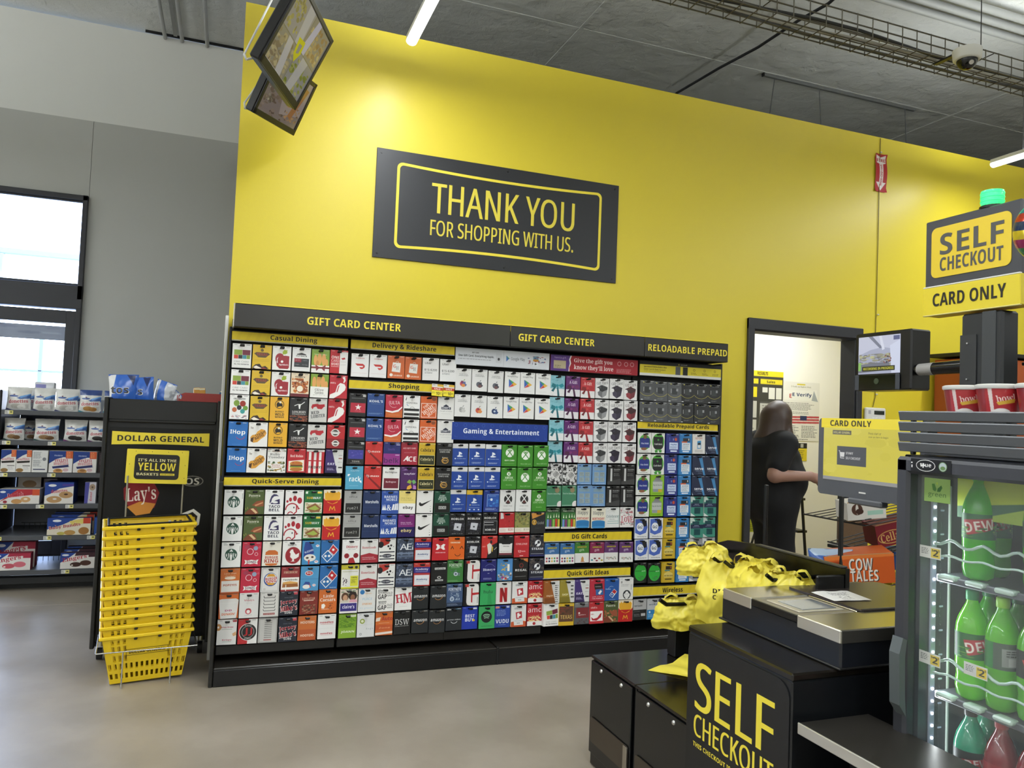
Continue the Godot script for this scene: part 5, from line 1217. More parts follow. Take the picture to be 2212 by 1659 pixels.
func build_wall_things() -> void:
	# big thank-you sign
	var s := thing("thank_you_sign", "large charcoal sign reading THANK YOU on the yellow wall", "sign", Vector3(1.58, 2.671, WALL_Z + 0.002))
	obj("board", bx(Vector3(0, 0, 0.003), Vector3(1.637, 0.664, 0.006), 0.001), mat("charcoal_board", "232428", 0.4), s)
	var outer := PackedVector2Array()
	var inner := PackedVector2Array()
	# a frame line whose long sides bow slightly towards the middle
	var ring := func(gx: float, gy: float, r: float) -> PackedVector2Array:
		var p := PackedVector2Array()
		for q in 4:
			var o := Vector2((gx - r) * [1, -1, -1, 1][q], (gy - r) * [1, 1, -1, -1][q])
			for k in 7:
				var a := PI / 2 * (q + k / 6.0)
				p.append(o + Vector2(cos(a), sin(a)) * r)
			if q == 0 or q == 2:
				for k in range(1, 12):
					var f := k / 12.0
					var sx := (gx - r) * (1 - 2 * f) * (1 if q == 0 else -1)
					p.append(Vector2(sx, (gy - 0.018 * (1.0 - pow(2 * f - 1, 2))) * (1 if q == 0 else -1)))
		return p
	outer = ring.call(0.692, 0.262, 0.035)
	inner = ring.call(0.675, 0.245, 0.024)
	var fm := MB.new()
	for k in outer.size():
		var j := (k + 1) % outer.size()
		fm.quad(Vector3(inner[k].x, inner[k].y, 0), Vector3(outer[k].x, outer[k].y, 0), Vector3(outer[j].x, outer[j].y, 0), Vector3(inner[j].x, inner[j].y, 0))
	obj("frame_line", fm, M.yellow_ink, s, at(0, 0, 0.0072))
	letters(s, "THANK YOU", "s", 0.965, 0.19, mat("sign_ink", "ddcb42", 0.5), at(0.01, 0.072, 0.0066), 0.001)
	letters(s, "FOR SHOPPING WITH US.", "s", 0.965, 0.098, M.sign_ink, at(0.01, -0.112, 0.0066), 0.001)
	var bold := MB.new()   # second strike slightly offset thickens the strokes
	letters(s, "THANK YOU", "s", 0.965, 0.19, M.sign_ink, at(0.014, 0.0715, 0.0064), 0.001)
	letters(s, "FOR SHOPPING WITH US.", "s", 0.965, 0.098, M.sign_ink, at(0.0125, -0.1125, 0.0064), 0.001)
	for q in [Vector2(-0.79, 0.305), Vector2(0.02, 0.31), Vector2(0.79, 0.305), Vector2(-0.79, -0.305), Vector2(0.02, -0.31), Vector2(0.79, -0.305)]:
		var sc := MB.new()
		sc.cyl(Vector3(q.x, q.y, 0.004), Vector3(q.x, q.y, 0.009), 0.0075, 0.006, 12)
		obj("screw", sc, M.black_plastic, s)
	# fire extinguisher arrow, curling off its tacks
	var fs := thing("fire_sign", "red and white FIRE EXTINGUISHER arrow sign high on the yellow wall", "sign", Vector3(4.693, 3.436, WALL_Z + 0.004))
	var r := pr("fire", 64, 168, "b b3262c|p e6dedb 12,8 50,24 88,8 88,64 66,70 66,196 92,196 50,252 8,196 34,196 34,70 12,64|t b b3262c 16 34 68 22 FIRE|t b b3262c 42 76 16 10 E|t b b3262c 42 88 16 10 X|t b b3262c 42 100 16 10 T|t b b3262c 47 112 6 10 I|t b b3262c 42 124 16 10 N|t b b3262c 42 136 16 10 G|t b b3262c 42 148 16 10 U|t b b3262c 47 160 6 10 I|t b b3262c 42 172 16 10 S|t b b3262c 42 184 16 10 H|t b b3262c 42 196 16 10 E|t b b3262c 42 208 16 10 R")
	var rows := []
	for j in 9:
		var line := PackedVector3Array()
		for i in 5:
			line.append(Vector3((i - 2) * 0.029, (j - 4) * 0.0375, 0.006 + 0.006 * cos((j - 4) * 0.8) + (0.012 if (j == 0 or j == 8) and (i == 0 or i == 4) else 0.0)))
		rows.append(line)
	var sm := MB.new()
	sm.sheet(rows, r)
	obj("sheet", sm, M.print, fs)
	# long thin cord down to the alarm keypad
	var cd := thing("wall_cord", "thin dark cord running down the yellow wall to keypad", "cord", Vector3(4.685, 1.6, WALL_Z + 0.006))
	var cm := MB.new()
	cm.tube([Vector3(0.0, 2.11, 0), Vector3(-0.004, 1.9, 0), Vector3(-0.006, 1.2, 0), Vector3(-0.012, 0.6, 0), Vector3(-0.012, 0.3, 0), Vector3(-0.003, 0.08, 0), Vector3(-0.03, 0.0, 0.004)], 0.0028, 6)
	obj("wire", cm, mat("cord", "6a5c1c", 0.6), cd)
	for y in [2.0, 0.72, 0.1]:
		obj("clip", bx(Vector3(0.008, y, 0.002), Vector3(0.018, 0.009, 0.008), 0.002), M.white_plastic, cd)
	var kp := thing("alarm_keypad", "white alarm keypad on the yellow wall beside doorway", "keypad", Vector3(4.67, 1.53, WALL_Z + 0.002))
	obj("body", bx(Vector3(0, 0, 0.014), Vector3(0.2, 0.13, 0.028), 0.008), M.white_plastic, kp)
	obj("display", bx(Vector3(0.03, 0.028, 0.0285), Vector3(0.1, 0.03, 0.002)), mat("lcd", "20261f", 0.2), kp)
	for k in 8:
		obj("key", bx(Vector3(-0.03 + (k % 4) * 0.03, -0.016 - (k / 4) * 0.024, 0.0295), Vector3(0.022, 0.014, 0.004), 0.002), M.white_paint, kp)
	obj("logo_patch", bx(Vector3(-0.066, 0.03, 0.0285), Vector3(0.024, 0.028, 0.001)), mat("pad_logo", "a9a7ac", 0.5), kp)
	# two tilted security monitors on ceiling poles
	var views := "b 77725c|p 96928c 0,0 50,0 50,38 0,38|n 7d7450 b0a860 2 2 30 34 40|p b4b2ae 30,0 46,0 49,38 36,38|p 8c8676 51,0 100,0 100,38 51,38|n 8a6a4a c0b07a 54 3 42 32 70|p b8b6c4 60,0 70,0 64,38 52,38|p 8d8876 0,39 50,39 50,80 0,80|n 7a6a52 b8ac80 2 41 46 36 80|p b9b6b0 22,39 34,39 44,80 30,80|p 8c8a86 51,39 100,39 100,80 51,80|n 6f7a2a a8a468 52 44 44 34 60|p c9c420 40,30 56,28 58,40 52,52 44,46|p 8c8a86 46,34 53,33 53,42 48,44|p b0aea8 66,39 82,39 74,80 60,80"
	hung_monitor("front one of two hanging monitors, four camera views on screen", Vector3(0.042, 2.795, -3.149), 0.357, 0.451, 0.0, 0.5, 0.372, "cctv_a", views, 0.034, Vector3(0.18, 3.35, -3.5))
	hung_monitor("rear one of two hanging monitors, brown camera view on screen", Vector3(0.036, 2.856, -3.897), 0.473, 0.474, 0.12, 0.44, 0.3, "cctv_b", "b 7d706a|n 5c4c40 8d7c70 0 30 60 40 40|p 988a84 30,0 100,0 100,50 50,60|n 6a5446 b08a60 60 40 36 24 30|p 9c6c40 84,8 96,10 80,60 70,56|n 4c463c a09a84 4 34 20 20 20", 0.03, Vector3(0.2, 3.3, -4.3))


# ---------------------------------------------------------------- the gift card rack
func strip_sign(parent: Node3D, w: float, y0: float, y1: float, text: String, f0: float, f1: float, x_off := 0.0) -> void:
	var h := y0 - y1
	var z := CARD_Z - parent.position.z + 0.004
	var stripes := "b d9c02c"
	for k in 14:
		stripes += "|p d4ba2b %d,20 %d,20 %d,0 %d,0" % [k * 8, k * 8 + 3, k * 8 + 9, k * 8 + 6]
	var r := pr("stripbase", 256, 24, stripes)
	var b := MB.new()
	b.box(Vector3(w / 2 + x_off, y0 - h / 2, z - 0.003), Vector3(w, h, 0.004), r, spot("d9c02c"))
	var o := obj("sign_strip", b, M.print, parent)
	obj("holder_lip", bx(Vector3(w / 2 + x_off, y1 - 0.003, z), Vector3(w, 0.006, 0.009), 0.0015), mat("lip", "9a9a92", 0.4), o)
	obj("holder_rail", bx(Vector3(w / 2 + x_off, y0 - h / 2 + 0.002, z - 0.03), Vector3(w, h + 0.012, 0.05), 0.002), M.black_satin, o)
	var has_tail := text.contains("p") or text.contains("g") or text.contains("y") or text.contains("Q")
	var th := h * (0.78 if has_tail else 0.6)
	letters(o, text, "b", w * (f1 - f0), th, M.black_ink, at(w * (f0 + f1) / 2 + x_off, y0 - h * (0.54 if has_tail else 0.48), z - 0.0005), 0.0008)


func banner(parent: Node3D, called: String, w: float, y0: float, y1: float, r: Rect2, edge: String, x_off := 0.0) -> void:
	var z := CARD_Z - parent.position.z + 0.006
	var b := MB.new()
	b.box(Vector3(w / 2 + x_off, (y0 + y1) / 2, z - 0.004), Vector3(w, y0 - y1, 0.006), r, spot(edge))
	var o := obj(called, b, M.print, parent)
	obj("banner_holder", bx(Vector3(w / 2 + x_off, (y0 + y1) / 2, z - 0.035), Vector3(w, y0 - y1 + 0.008, 0.055), 0.002), M.black_satin, o)


func build_rack() -> void:
	var g := thing("card_gondola", "long black gondola with Gift Card Center headers against yellow wall", "display rack", Vector3(0, 0, -4.33))
	var bm: Material = M.black_metal
	# base decks and kick plates, two sections with a seam
	for s in [[0.0, 1.514], [1.522, 3.03]]:
		var w: float = s[1] - s[0]
		var cx: float = (s[0] + s[1]) / 2
		var deck := MB.new()
		deck.bbox(Vector3(cx, 0.0885, 0.0), Vector3(w, 0.013, 0.37), 0.005)
		obj("base_deck", deck, mat("deck", "26231f", 0.3), g)
		obj("kick_plate", bx(Vector3(cx, 0.043, 0.176), Vector3(w, 0.084, 0.02), 0.004), mat("kick", "0e0f11", 0.28), g)
		obj("back_board", bx(Vector3(cx, 1.0, -0.19), Vector3(w, 1.8, 0.014)), M.black_satin, g)
	obj("seam_post", bx(Vector3(1.518, 0.05, 0.174), Vector3(0.012, 0.1, 0.024), 0.003), M.black_satin, g)
	obj("end_panel", bx(Vector3(-0.011, 0.515, 0.0), Vector3(0.02, 1.03, 0.372), 0.004), mat("end_panel", "1b1a18", 0.35), g)
	obj("end_upright", bx(Vector3(-0.006, 1.43, -0.03), Vector3(0.012, 0.8, 0.27), 0.002), M.black_satin, g)
	obj("end_panel", bx(Vector3(3.042, 0.97, -0.03), Vector3(0.016, 1.7, 0.27), 0.003), M.black_satin, g)
	# headers with lettering
	var hm := mat("header", "2a2825", 0.3)
	for h in [[0.01, 1.516, "GIFT CARD CENTER", 0.37, 0.872], [1.520, 2.408, "GIFT CARD CENTER", 1.567, 2.06], [2.412, 3.028, "RELOADABLE PREPAID", 2.432, 3.017]]:
		var w: float = h[1] - h[0]
		var b := MB.new()
		b.bbox(Vector3((h[0] + h[1]) / 2, 1.885, 0.184), Vector3(w, 0.121, 0.012), 0.003)
		var o := obj("header_panel", b, hm, g)
		obj("header_trim", bx(Vector3((h[0] + h[1]) / 2, 1.9475, 0.184), Vector3(w, 0.005, 0.016), 0.001), mat("trim_yellow", "e6d43c", 0.4), o)
		letters(o, h[2], "b", h[4] - h[3], 0.042, M.yellow_ink, at((h[3] + h[4]) / 2, 1.883, 0.191), 0.001)
	var roof := MB.new()
	roof.bbox(Vector3(1.519, 1.83, 0.045), Vector3(3.018, 0.012, 0.27), 0.003)
	obj("header_shelf", roof, M.black_satin, g)
	obj("header_back", bx(Vector3(1.519, 1.885, -0.09), Vector3(3.018, 0.12, 0.012)), M.black_satin, g)
	obj("header_end", bx(Vector3(0.006, 1.885, 0.05), Vector3(0.006, 0.12, 0.26), 0.001), mat("header_end", "d5d3c8", 0.4), g)
	# five panels of cards with their own strips and banners
	var mods := []
	var names := ["leftmost black card panel under Casual Dining strip", "black card panel under Delivery and Shopping strips", "middle black card panel with blue Gaming banner", "black card panel with the red gift banner", "rightmost black card panel under Reloadable Prepaid header"]
	for k in 5:
		var t := thing("card_display", names[k], "card display", Vector3(MODULE_X[k] - 0.004, 0, -4.32), 0.0, "card panels of the rack")
		var lo := 0.125 if k < 3 else 0.16
		obj("backing", bx(Vector3(0.304, (lo + 1.82) / 2, 0), Vector3(0.602, 1.82 - lo, 0.016), 0.002), mat("panel_black", "0d0d0e", 0.45), t)
		obj("bottom_apron", bx(Vector3(0.304, lo + 0.03, 0.045), Vector3(0.602, 0.05 if k < 3 else 0.02, 0.075), 0.004), mat("apron", "1c1b1a", 0.35), t)
		mods.append(t)
	var W := 0.598
	strip_sign(mods[0], W, 1.807, 1.763, "Casual Dining", 0.32, 0.725)
	strip_sign(mods[0], W, 1.046, 1.007, "Quick-Serve Dining", 0.23, 0.80)
	strip_sign(mods[1], W - 0.006, 1.806, 1.76, "Delivery & Rideshare", 0.20, 0.815)
	strip_sign(mods[1], W - 0.006, 1.584, 1.541, "Shopping", 0.37, 0.665)
	strip_sign(mods[3], W - 0.004, 0.730, 0.681, "DG Gift Cards", 0.31, 0.71)
	strip_sign(mods[3], W - 0.004, 0.507, 0.462, "Quick Gift Ideas", 0.27, 0.745)
	strip_sign(mods[4], W, 1.417, 1.377, "Reloadable Prepaid Cards", 0.12, 0.885)
	strip_sign(mods[4], W, 0.382, 0.330, "Wireless", 0.36, 0.61)
	banner(mods[2], "white_banner", 0.588, 1.806, 1.707, pr("ban_white", 512, 86, "b d3d6dc|t b 4a4c50 3 6.4 37 2.6 One Gift Card. Everything Apple.|t b 55575b 17 3.6 7 1.2 GIFT CARD|g 9a9ca2 3 10.4 36 1 1.6|r c9ccd2 42 3.5 6 9.5|e 4a4a4e 45 9.2 1.2 1.4|r b0b4ba 50 1 0.3 15|p 4a7ac0 53,5 56,8 53,11|p 5aa080 53,5 55,8 57,8|t s 5a5c62 58 6.2 15 4 Google Play|p 6a9ab0 82,4 88,3.6 88,7 82,7.4|n a84a4a 4a6a9c 76 4 20 8 26|r c08a3a 82 7 6 2|r dde0e6 82 9.6 6 4|p 555555 84,10.4 86.4,11.6 84,12.8"), "d3d6dc")
	var icons := "b 26408f"
	for k in 11:
		icons += "|o 3f5cab %.1f 2.8 1.7 0.35|r 3f5cab %.1f 14.2 3 0.3|r 3f5cab %.1f 12.4 0.3 2" % [4 + k * 9.2, 3.0 + k * 9.4, 3.0 + k * 9.4]
	banner(mods[2], "blue_banner", 0.597, 1.375, 1.274, pr("ban_blue", 512, 87, icons + "|t b eef0f6 11.5 5.6 79 6.6 Gaming & Entertainment"), "26408f", -0.002)
	banner(mods[3], "red_banner", 0.598, 1.803, 1.707, pr("ban_red", 512, 82, "b a02a34|p 5c3f84 0,0 22,0 20.6,4 21.6,8 20,12 20.4,16 0,16|p e8e2e0 22,0 23.4,0 21.8,4 22.8,8 21,12 21.2,16 20,16 20.4,12 21.2,8 20.4,4|t s c8b8dc 4 1.6 13 2.6 Vanilla gift|r b5a98a 3.4 5.6 13.6 8|g 7d7460 4.6 10.4 7 2 1.6|t F f0e6e2 26 2.2 44 5.4 Give the gift you|t F f0e6e2 26 8.8 45 5.8 know they'll love|o e0c0c0 78 5 2.2 0.4|o e0c0c0 86 5 2.2 0.4|o e0c0c0 93 5 2.2 0.4|g d09a9c 75 10.4 21 4 1.2"), "a02a34")
	banner(mods[4], "yellow_banner", 0.61, 1.804, 1.712, pr("ban_yel", 512, 78, "b 1d1d1b|r d2c234 0 3.6 100 9|r d6d5d0 0 12.4 100 3|e b8a83a 47 1.8 0.8 0.8|t b c9c9c4 49 1.2 8 1.4 spendwell|t b 4a4418 5 5 27 1.9 spendwell Reloadable Visa|t s 4a4418 5 7.4 26 1.9 Debit Card & Bank Account|t s 6a6020 5 9.8 20 1.4 a cash pass to spendwell|r 55575a 43 4 6 8.6|r 1f2022 52 4 6 8.6|g 6a6020 62 9.4 8 2 1.2|g 6a6020 76 9.4 8 2 1.2|g 6a6020 89 9.4 8 2 1.2|o 6a6020 66 6.6 1.3 0.4|o 6a6020 79 6.6 1.3 0.4|o 6a6020 92 6.6 1.3 0.4"), "1d1d1b")
	# two paper sale tags clipped on the Shopping strip
	for k in 2:
		var r := pr("saletag", 64, 84, "b d9c92e|r d8d5cc 0 0 100 38|r d0a83a 50 0 50 26|r 8a8a88 6 8 24 8|r b8432c 0 38 100 30|t b f0e6dc 22 44 56 18 SALE|r e6d436 0 68 100 64|t b 2a2a1c 42 84 30 34 10|g 7a7430 6 88 30 2 12|g 4a4620 76 88 20 3 10")
		var b := MB.new()
		b.box(Vector3(0, -0.03, 0), Vector3(0.064, 0.068, 0.001), r, spot("d9c92e"))
		var o := obj("sale_tag", b, M.print, null, Transform3D(Basis.from_euler(Vector3(-0.12, 0, -0.05)), Vector3(1.113 + k * 0.068, 1.582, CARD_Z + 0.012)))
		tag(o, ["left of two yellow and white paper sale tags on Shopping strip", "right of two yellow and white paper sale tags on Shopping strip"][k], "price tag", "sale tags")
	build_cards(mods)


# ---------------------------------------------------------------- snack aisle beyond
func carton(label: String, x0: float, x1: float, y0: float, y1: float, z: float, d: float, r: Rect2, edge: String, group := "", turn := 0.0) -> void:
	var t := thing("snack_box", label, "snack box", Vector3((x0 + x1) / 2, y0, z - d / 2), turn, group)
	var b := MB.new()
	var w := x1 - x0
	var h := y1 - y0
	b.box(Vector3(0, h / 2, 0), Vector3(w, h, d), r, spot(edge))
	obj("carton", b, M.print, t)
	var fl := MB.new()
	fl.box(Vector3(0, h + 0.0006, d * 0.2), Vector3(w * 0.99, 0.0012, d * 0.55), spot(edge), spot(edge))
	obj("top_flap", fl, M.print, t)


func film_bag(label: String, x: float, y: float, z: float, w: float, h: float, d: float, r: Rect2, sd: int, group: String, lean := 0.0, turn := 0.0) -> Node3D:
	var t := thing("snack_bag", label, "snack bag", Vector3(x, y, z), turn, group)
	obj("bag_film", pillow(w, h, d, r, sd, lean), M.film, t)
	var c := MB.new()
	c.bbox(Vector3(0, h * 0.988, lean * h), Vector3(w * 0.97, h * 0.035, 0.003), 0.001)
	var e := MB.new()
	e.box(Vector3(0, h * 0.985, lean * h), Vector3(w * 0.985, h * 0.04, 0.002), Rect2(r.position + r.size * Vector2(0.3, 0.01), r.size * 0.02), Rect2(r.position + r.size * Vector2(0.3, 0.01), r.size * 0.02))
	obj("top_seam", e, M.film, t)
	return t


func build_snacks() -> void:
	var g := thing("snack_gondola", "grey store shelving stocked with bagged and boxed cakes", "shelf unit", Vector3(-1.54, 0, -6.5))
	var W := 1.22
	obj("back_panel", bx(Vector3(W / 2, 0.8, -0.56), Vector3(W, 0.98, 0.02)), M.shelf_back, g)
	obj("back_panel", bx(Vector3(W / 2 + 0.2, 1.36, -0.56), Vector3(W - 0.4, 0.12, 0.02)), M.shelf_back, g)
	obj("base_kick", bx(Vector3(W / 2, 0.045, -0.13), Vector3(W, 0.09, 0.02)), M.black_satin, g)
	obj("base_rail", bx(Vector3(W / 2, 0.075, -0.03), Vector3(W, 0.05, 0.02), 0.003), M.black_satin, g)
	var ups := MB.new()
	ups.bbox(Vector3(-0.012, 0.735, -0.28), Vector3(0.02, 1.47, 0.57), 0.008)
	obj("end_upright", ups, M.black_metal, g)
	obj("end_upright", bx(Vector3(W + 0.012, 0.735, -0.28), Vector3(0.02, 1.47, 0.57), 0.008), M.black_metal, g)
	var ys := [1.326, 1.104, 0.871, 0.640, 0.409, 0.159]
	for k in 6:
		var y: float = ys[k]
		var sh := obj("shelf", bx(Vector3(W / 2, y - 0.012, -0.27), Vector3(W, 0.02, 0.54), 0.003), M.shelf_grey, g)
		obj("price_rail", bx(Vector3(W / 2, y - 0.02, 0.008), Vector3(W, 0.034, 0.012), 0.003), mat("price_rail", "47494d", 0.35), sh)
		if k >= 4:
			var f := MB.new()
			for j in 12:
				f.cyl(Vector3(0.12 + j * 0.035, y, -0.34), Vector3(0.12 + j * 0.035, y + 0.045, -0.34), 0.002, 0.002, 4)
			f.cyl(Vector3(0.1, y + 0.045, -0.34), Vector3(0.53, y + 0.045, -0.34), 0.003, 0.003, 5)
			obj("wire_fence", f, M.dark_wire, sh)
	# price tags on the rails
	var tags := [[0, 0.05], [0, 0.73], [1, 0.045], [1, 0.335], [1, 0.71], [2, 0.04], [2, 0.345], [3, 0.05], [3, 0.285], [3, 0.475], [4, 0.03], [4, 0.345], [4, 0.63], [5, 0.02], [5, 0.475]]
	var rail_n := ["top", "second", "third", "fourth", "fifth", "lowest"]
	var tr := pr("shelf_tag", 48, 20, "b d4d3cc|r dcd27a 52 0 48 42|g 5a5a58 6 8 36 3 10|r 6a6840 62 10 26 16")
	var cnt := {}
	for t in tags:
		var b := MB.new()
		b.box(Vector3.ZERO, Vector3(0.052, 0.026, 0.002), tr, spot("d4d3cc"))
		var o := obj("price_tag", b, M.print, null, at(-1.54 + t[1], ys[t[0]] - 0.02, -6.4846))
		cnt[t[0]] = cnt.get(t[0], 0) + 1
		tag(o, "small price tag, %s from left on the %s snack shelf rail" % [ORD[cnt[t[0]] - 1], rail_n[t[0]]], "price tag", "price tags on the snack shelves")
	# printed fronts
	var donut := func(top: String, food: String, food2: String, low: String) -> String:
		return "b d0cfca|p %s 0,0 100,0 100,30 0,30|p 2f5a9c 40,58 100,40 100,68 60,70|p 5f9ad8 52,52 96,36 100,40 60,60|e d8d6d2 30 52 24 8|e 2a4a8c 30 50 20 5|e 5a2430 32 42 4 3|p d8d6d2 4,72 96,62 96,92 4,98|t F-4 a82434 10 68 80 20 donettes|e %s 42 106 22 13|e %s 64 110 18 12|p %s 0,116 30,128 60,134 0,134|n %s %s 30 98 50 22 14|g 8a8a88 80 96 14 6 4" % [top, food, food2, low, food, food2]
	var dw := pr("bag_white", 118, 150, donut.call("c9c8c2", "b9b6ae", "e3e1dc", "2a2a5a"))
	var db := pr("bag_blue", 118, 150, donut.call("23407e", "b98a4a", "a8763a", "2a7a8c"))
	var dt := pr("bag_tan", 118, 150, donut.call("b5b3ac", "9a7a52", "7a5a3a", "1f4a44"))
	var dc := pr("bag_choc", 118, 150, donut.call("c4c2bc", "2a2422", "3a3432", "6a2a6a"))
	var z := -6.545
	var rows := [
		[[-1.447, 0.16, dw, "white doughnut bag, first from left on top snack shelf"], [-1.283, 0.145, dw, "white doughnut bag, second from left on top snack shelf"], [-1.136, 0.158, dw, "white doughnut bag, third from left on top snack shelf"], [-0.98, 0.152, db, "blue topped doughnut bag on the top snack shelf"], [-0.815, 0.15, db, "blue bag half hidden by the black chip display"]],
		[[-1.464, 0.135, dt, "grey doughnut bag, first from left on second snack shelf"], [-1.255, 0.165, dt, "leaning grey doughnut bag against the bright gap, second shelf"], [-1.066, 0.155, dc, "doughnut bag with dark chocolate picture, second snack shelf"], [-0.905, 0.155, dc, "chocolate doughnut bag beside the black chip display, second shelf"]],
	]
	for k in 2:
		for q in rows[k]:
			film_bag(q[3], q[0], ys[k] - 0.0015, z, q[1], 0.168 if k == 0 else 0.16, 0.055, q[2], int(absf(q[0]) * 1000), "doughnut bags", -0.12)
	film_bag("dark doughnut bag lying further back on second snack shelf", -1.375, ys[1] - 0.0015, z - 0.12, 0.12, 0.14, 0.06, dt, 77, "doughnut bags", -0.3, 0.6)
	film_bag("white doughnut bag behind the first one, top shelf", -1.41, ys[0] - 0.0015, z - 0.13, 0.16, 0.17, 0.055, dw, 78, "doughnut bags", -0.05)
	film_bag("white doughnut bag behind the third one, top shelf", -1.11, ys[0] - 0.0015, z - 0.13, 0.19, 0.17, 0.055, dw, 79, "doughnut bags", -0.05)
	carton("pale snack box at the back of the top shelf", -1.40, -1.27, ys[0], 1.54, -6.78, 0.08, pr("pale_box", 96, 120, "b d8d6d4|r 8a86b4 6 10 52 22|r e6e4e2 60 14 34 20"), "d8d6d4")
	var muffin := pr("box_muffin", 116, 122, "b d8d5d0|p 1f3a7d 0,0 100,0 100,30 60,30 30,40 0,62|r c4562c 70 0 30 36|g e0a070 74 6 20 4 7|t b b8bcd0 22 18 34 8 Hostess|t F-3 b8606a 24 34 56 18 mini|t F-3 b8606a 20 50 62 18 muffins|p 23285a 14,76 84,66 82,78 18,86|e b98a52 40 98 20 12|e 8d6236 42 94 12 6|e c4a4a8 72 92 12 8|r 23285a 56 74 30 3")
	var muffin2 := pr("box_muffin2", 76, 122, "b d8d5d0|p 1f3a7d 0,0 70,0 70,26 40,40 0,70|r c4562c 68 0 32 50|g e0a070 72 8 24 5 8|t F-3 b8606a 6 56 80 18 muffins|p 2a241c 4,82 90,76 88,90 8,96|r 2a241c 44 112 48 4|e 8a6a3c 26 146 24 14|g a4a2a4 50 124 40 3 7")
	var nutri := pr("box_nutri", 80, 122, "b d0d0cc|g 6a6e74 8 10 60 8 6|e 77797d 78 60 12 12|g 6a6e74 8 66 56 8 6|r 22264a 10 128 76 6")
	carton("muffin box, first from left on third snack shelf", -1.522, -1.428, ys[2], 1.032, -6.49, 0.2, muffin2, "cfccc6", "muffin boxes")
	carton("muffin box, second from left on third snack shelf", -1.426, -1.33, ys[2], 1.032, -6.49, 0.2, muffin2, "cfccc6", "muffin boxes")
	carton("muffin box turned to its nutrition text, third snack shelf", -1.326, -1.226, ys[2], 1.03, -6.49, 0.2, nutri, "d0d0cc")
	carton("wide blue muffin box, left of two on third snack shelf", -1.217, -1.064, ys[2], 1.03, -6.49, 0.2, muffin, "cfccc6", "wide muffin boxes")
	carton("wide blue muffin box, right of two on third snack shelf", -1.059, -0.906, ys[2], 1.028, -6.49, 0.2, muffin, "cfccc6", "wide muffin boxes")
	carton("dark snack box beside the black chip display, third shelf", -0.90, -0.80, ys[2], 1.02, -6.53, 0.18, pr("dark_box", 60, 110, "b 3a3034|g 7a6a70 8 20 60 12 8"), "3a3034")
	var danish := pr("box_danish", 210, 66, "b d3cfc8|p 1f3f8a 0,0 46,0 24,16 0,24|p a82a34 46,0 82,0 82,12 24,18 0,28|r c4502c 82 0 18 13|e dcdde0 10 6 7 2.4|t F-6 d8c8c4 20 7 40 9 Danish|t F-6 a82434 21 7.6 38 8 Danish|e 8d2a34 16 27 5 3|e b98a54 44 26 13 5|e c49a68 66 22 12 6|e e3d8c4 66 21 5 2")
	carton("long red and blue pastry box, front left of fourth shelf", -1.60 + 0.08, -1.264, ys[3], 0.746, -6.49, 0.16, danish, "c9c4bc")
	carton("pastry box standing behind the long pastry box, fourth shelf", -1.45, -1.30, ys[3], 0.825, -6.7, 0.1, pr("box_dan2", 90, 110, "b c9bfb4|r 7d2434 0 70 100 16|r 1f2f6a 0 86 100 40|e 9a7a58 50 40 30 18"), "4a4a6a")
	carton("purple streaked snack box at the back, fourth shelf", -1.29, -1.2, ys[3], 0.80, -6.74, 0.1, pr("box_dan3", 60, 90, "b a8a4b0|p 8a4a6a 0,60 100,100 100,120 0,80"), "a8a4b0")
	carton("doughnut box with two doughnuts pictured, fourth snack shelf", -1.232, -1.045, ys[3], 0.797, -6.49, 0.18, pr("box_donut", 140, 116, "b d6d2ca|p 1f3f8a 0,0 100,0 100,14 50,24 20,44 0,52|r 4a3a8a 60 6 40 8|e dcdde0 26 12 14 5|t F-5 b8404a 22 26 56 14 donettes|e b08a5c 34 66 26 13|e d6d2ca 36 64 7 3|e b08a5c 74 48 24 13|e 3a241c 74 46 7 3"), "1f3a7a")
	carton("narrow upright snack box standing alone on fourth shelf", -0.974, -0.899, ys[3], 0.798, -6.51, 0.06, pr("box_tall", 60, 126, "b c4c2c8|p 4a4a94 0,0 40,0 30,210 0,210|e a08a74 66 50 26 32|e 5a4a3c 66 50 8 10|t F-90 b8505a 10 130 90 22 donut"), "9a98a4")
	var bundt := pr("box_bundt", 200, 84, "b d6cdb8|p 1f3f8a 0,0 70,0 36,16 0,28|p d9c46a 50,8 82,2 82,14 56,20|r b83a24 82 0 17 14|e dcdde0 22 7 10 3|t F-8 e0d4c4 3 15 74 12 Baby Bundts|t F-8 9a2434 4 16 72 10 Baby Bundts|e b0884a 52 36 13 6|e 9a6a34 84 32 12 9|e b4a850 32 38 9 4")
	carton("baby cake box in front of a row, fifth snack shelf", -1.202, -0.917, ys[4], 0.534, -6.49, 0.06, bundt, "2a3a74", "baby cake boxes")
	carton("second baby cake box behind the front one, fifth shelf", -1.19, -0.905, ys[4], 0.55, -6.56, 0.06, bundt, "2a2a3a", "baby cake boxes")
	carton("rearmost baby cake box of the row, fifth shelf", -1.18, -0.895, ys[4], 0.56, -6.63, 0.06, bundt, "2a2a3a", "baby cake boxes")
	carton("blue snack box partly behind the chip display, fifth shelf", -0.893, -0.72, ys[4], 0.535, -6.49, 0.2, pr("box_blue5", 90, 70, "b 1f4488|p d6d2ca 0,80 60,30 60,80|e 5a2a6a 30 66 12 8"), "1f4488")
	var zing := func(hero: String, hero2: String, top: String) -> String:
		return "b d6d2cc|p 1f3f8a 0,0 44,0 20,18 0,30|r %s 80 0 20 14|e dcdde0 14 7 10 3|p %s 44,0 80,0 80,8 40,10|t F-10 a82a3a 5 10 70 16 Zingers|e %s 44 36 16 7|e %s 72 32 16 8|e e3dcd0 34 38 3 2" % [top, top, hero, hero2]
	var zp := pr("box_zp", 160, 78, zing.call("b8505c", "c46470", "a02a40"))
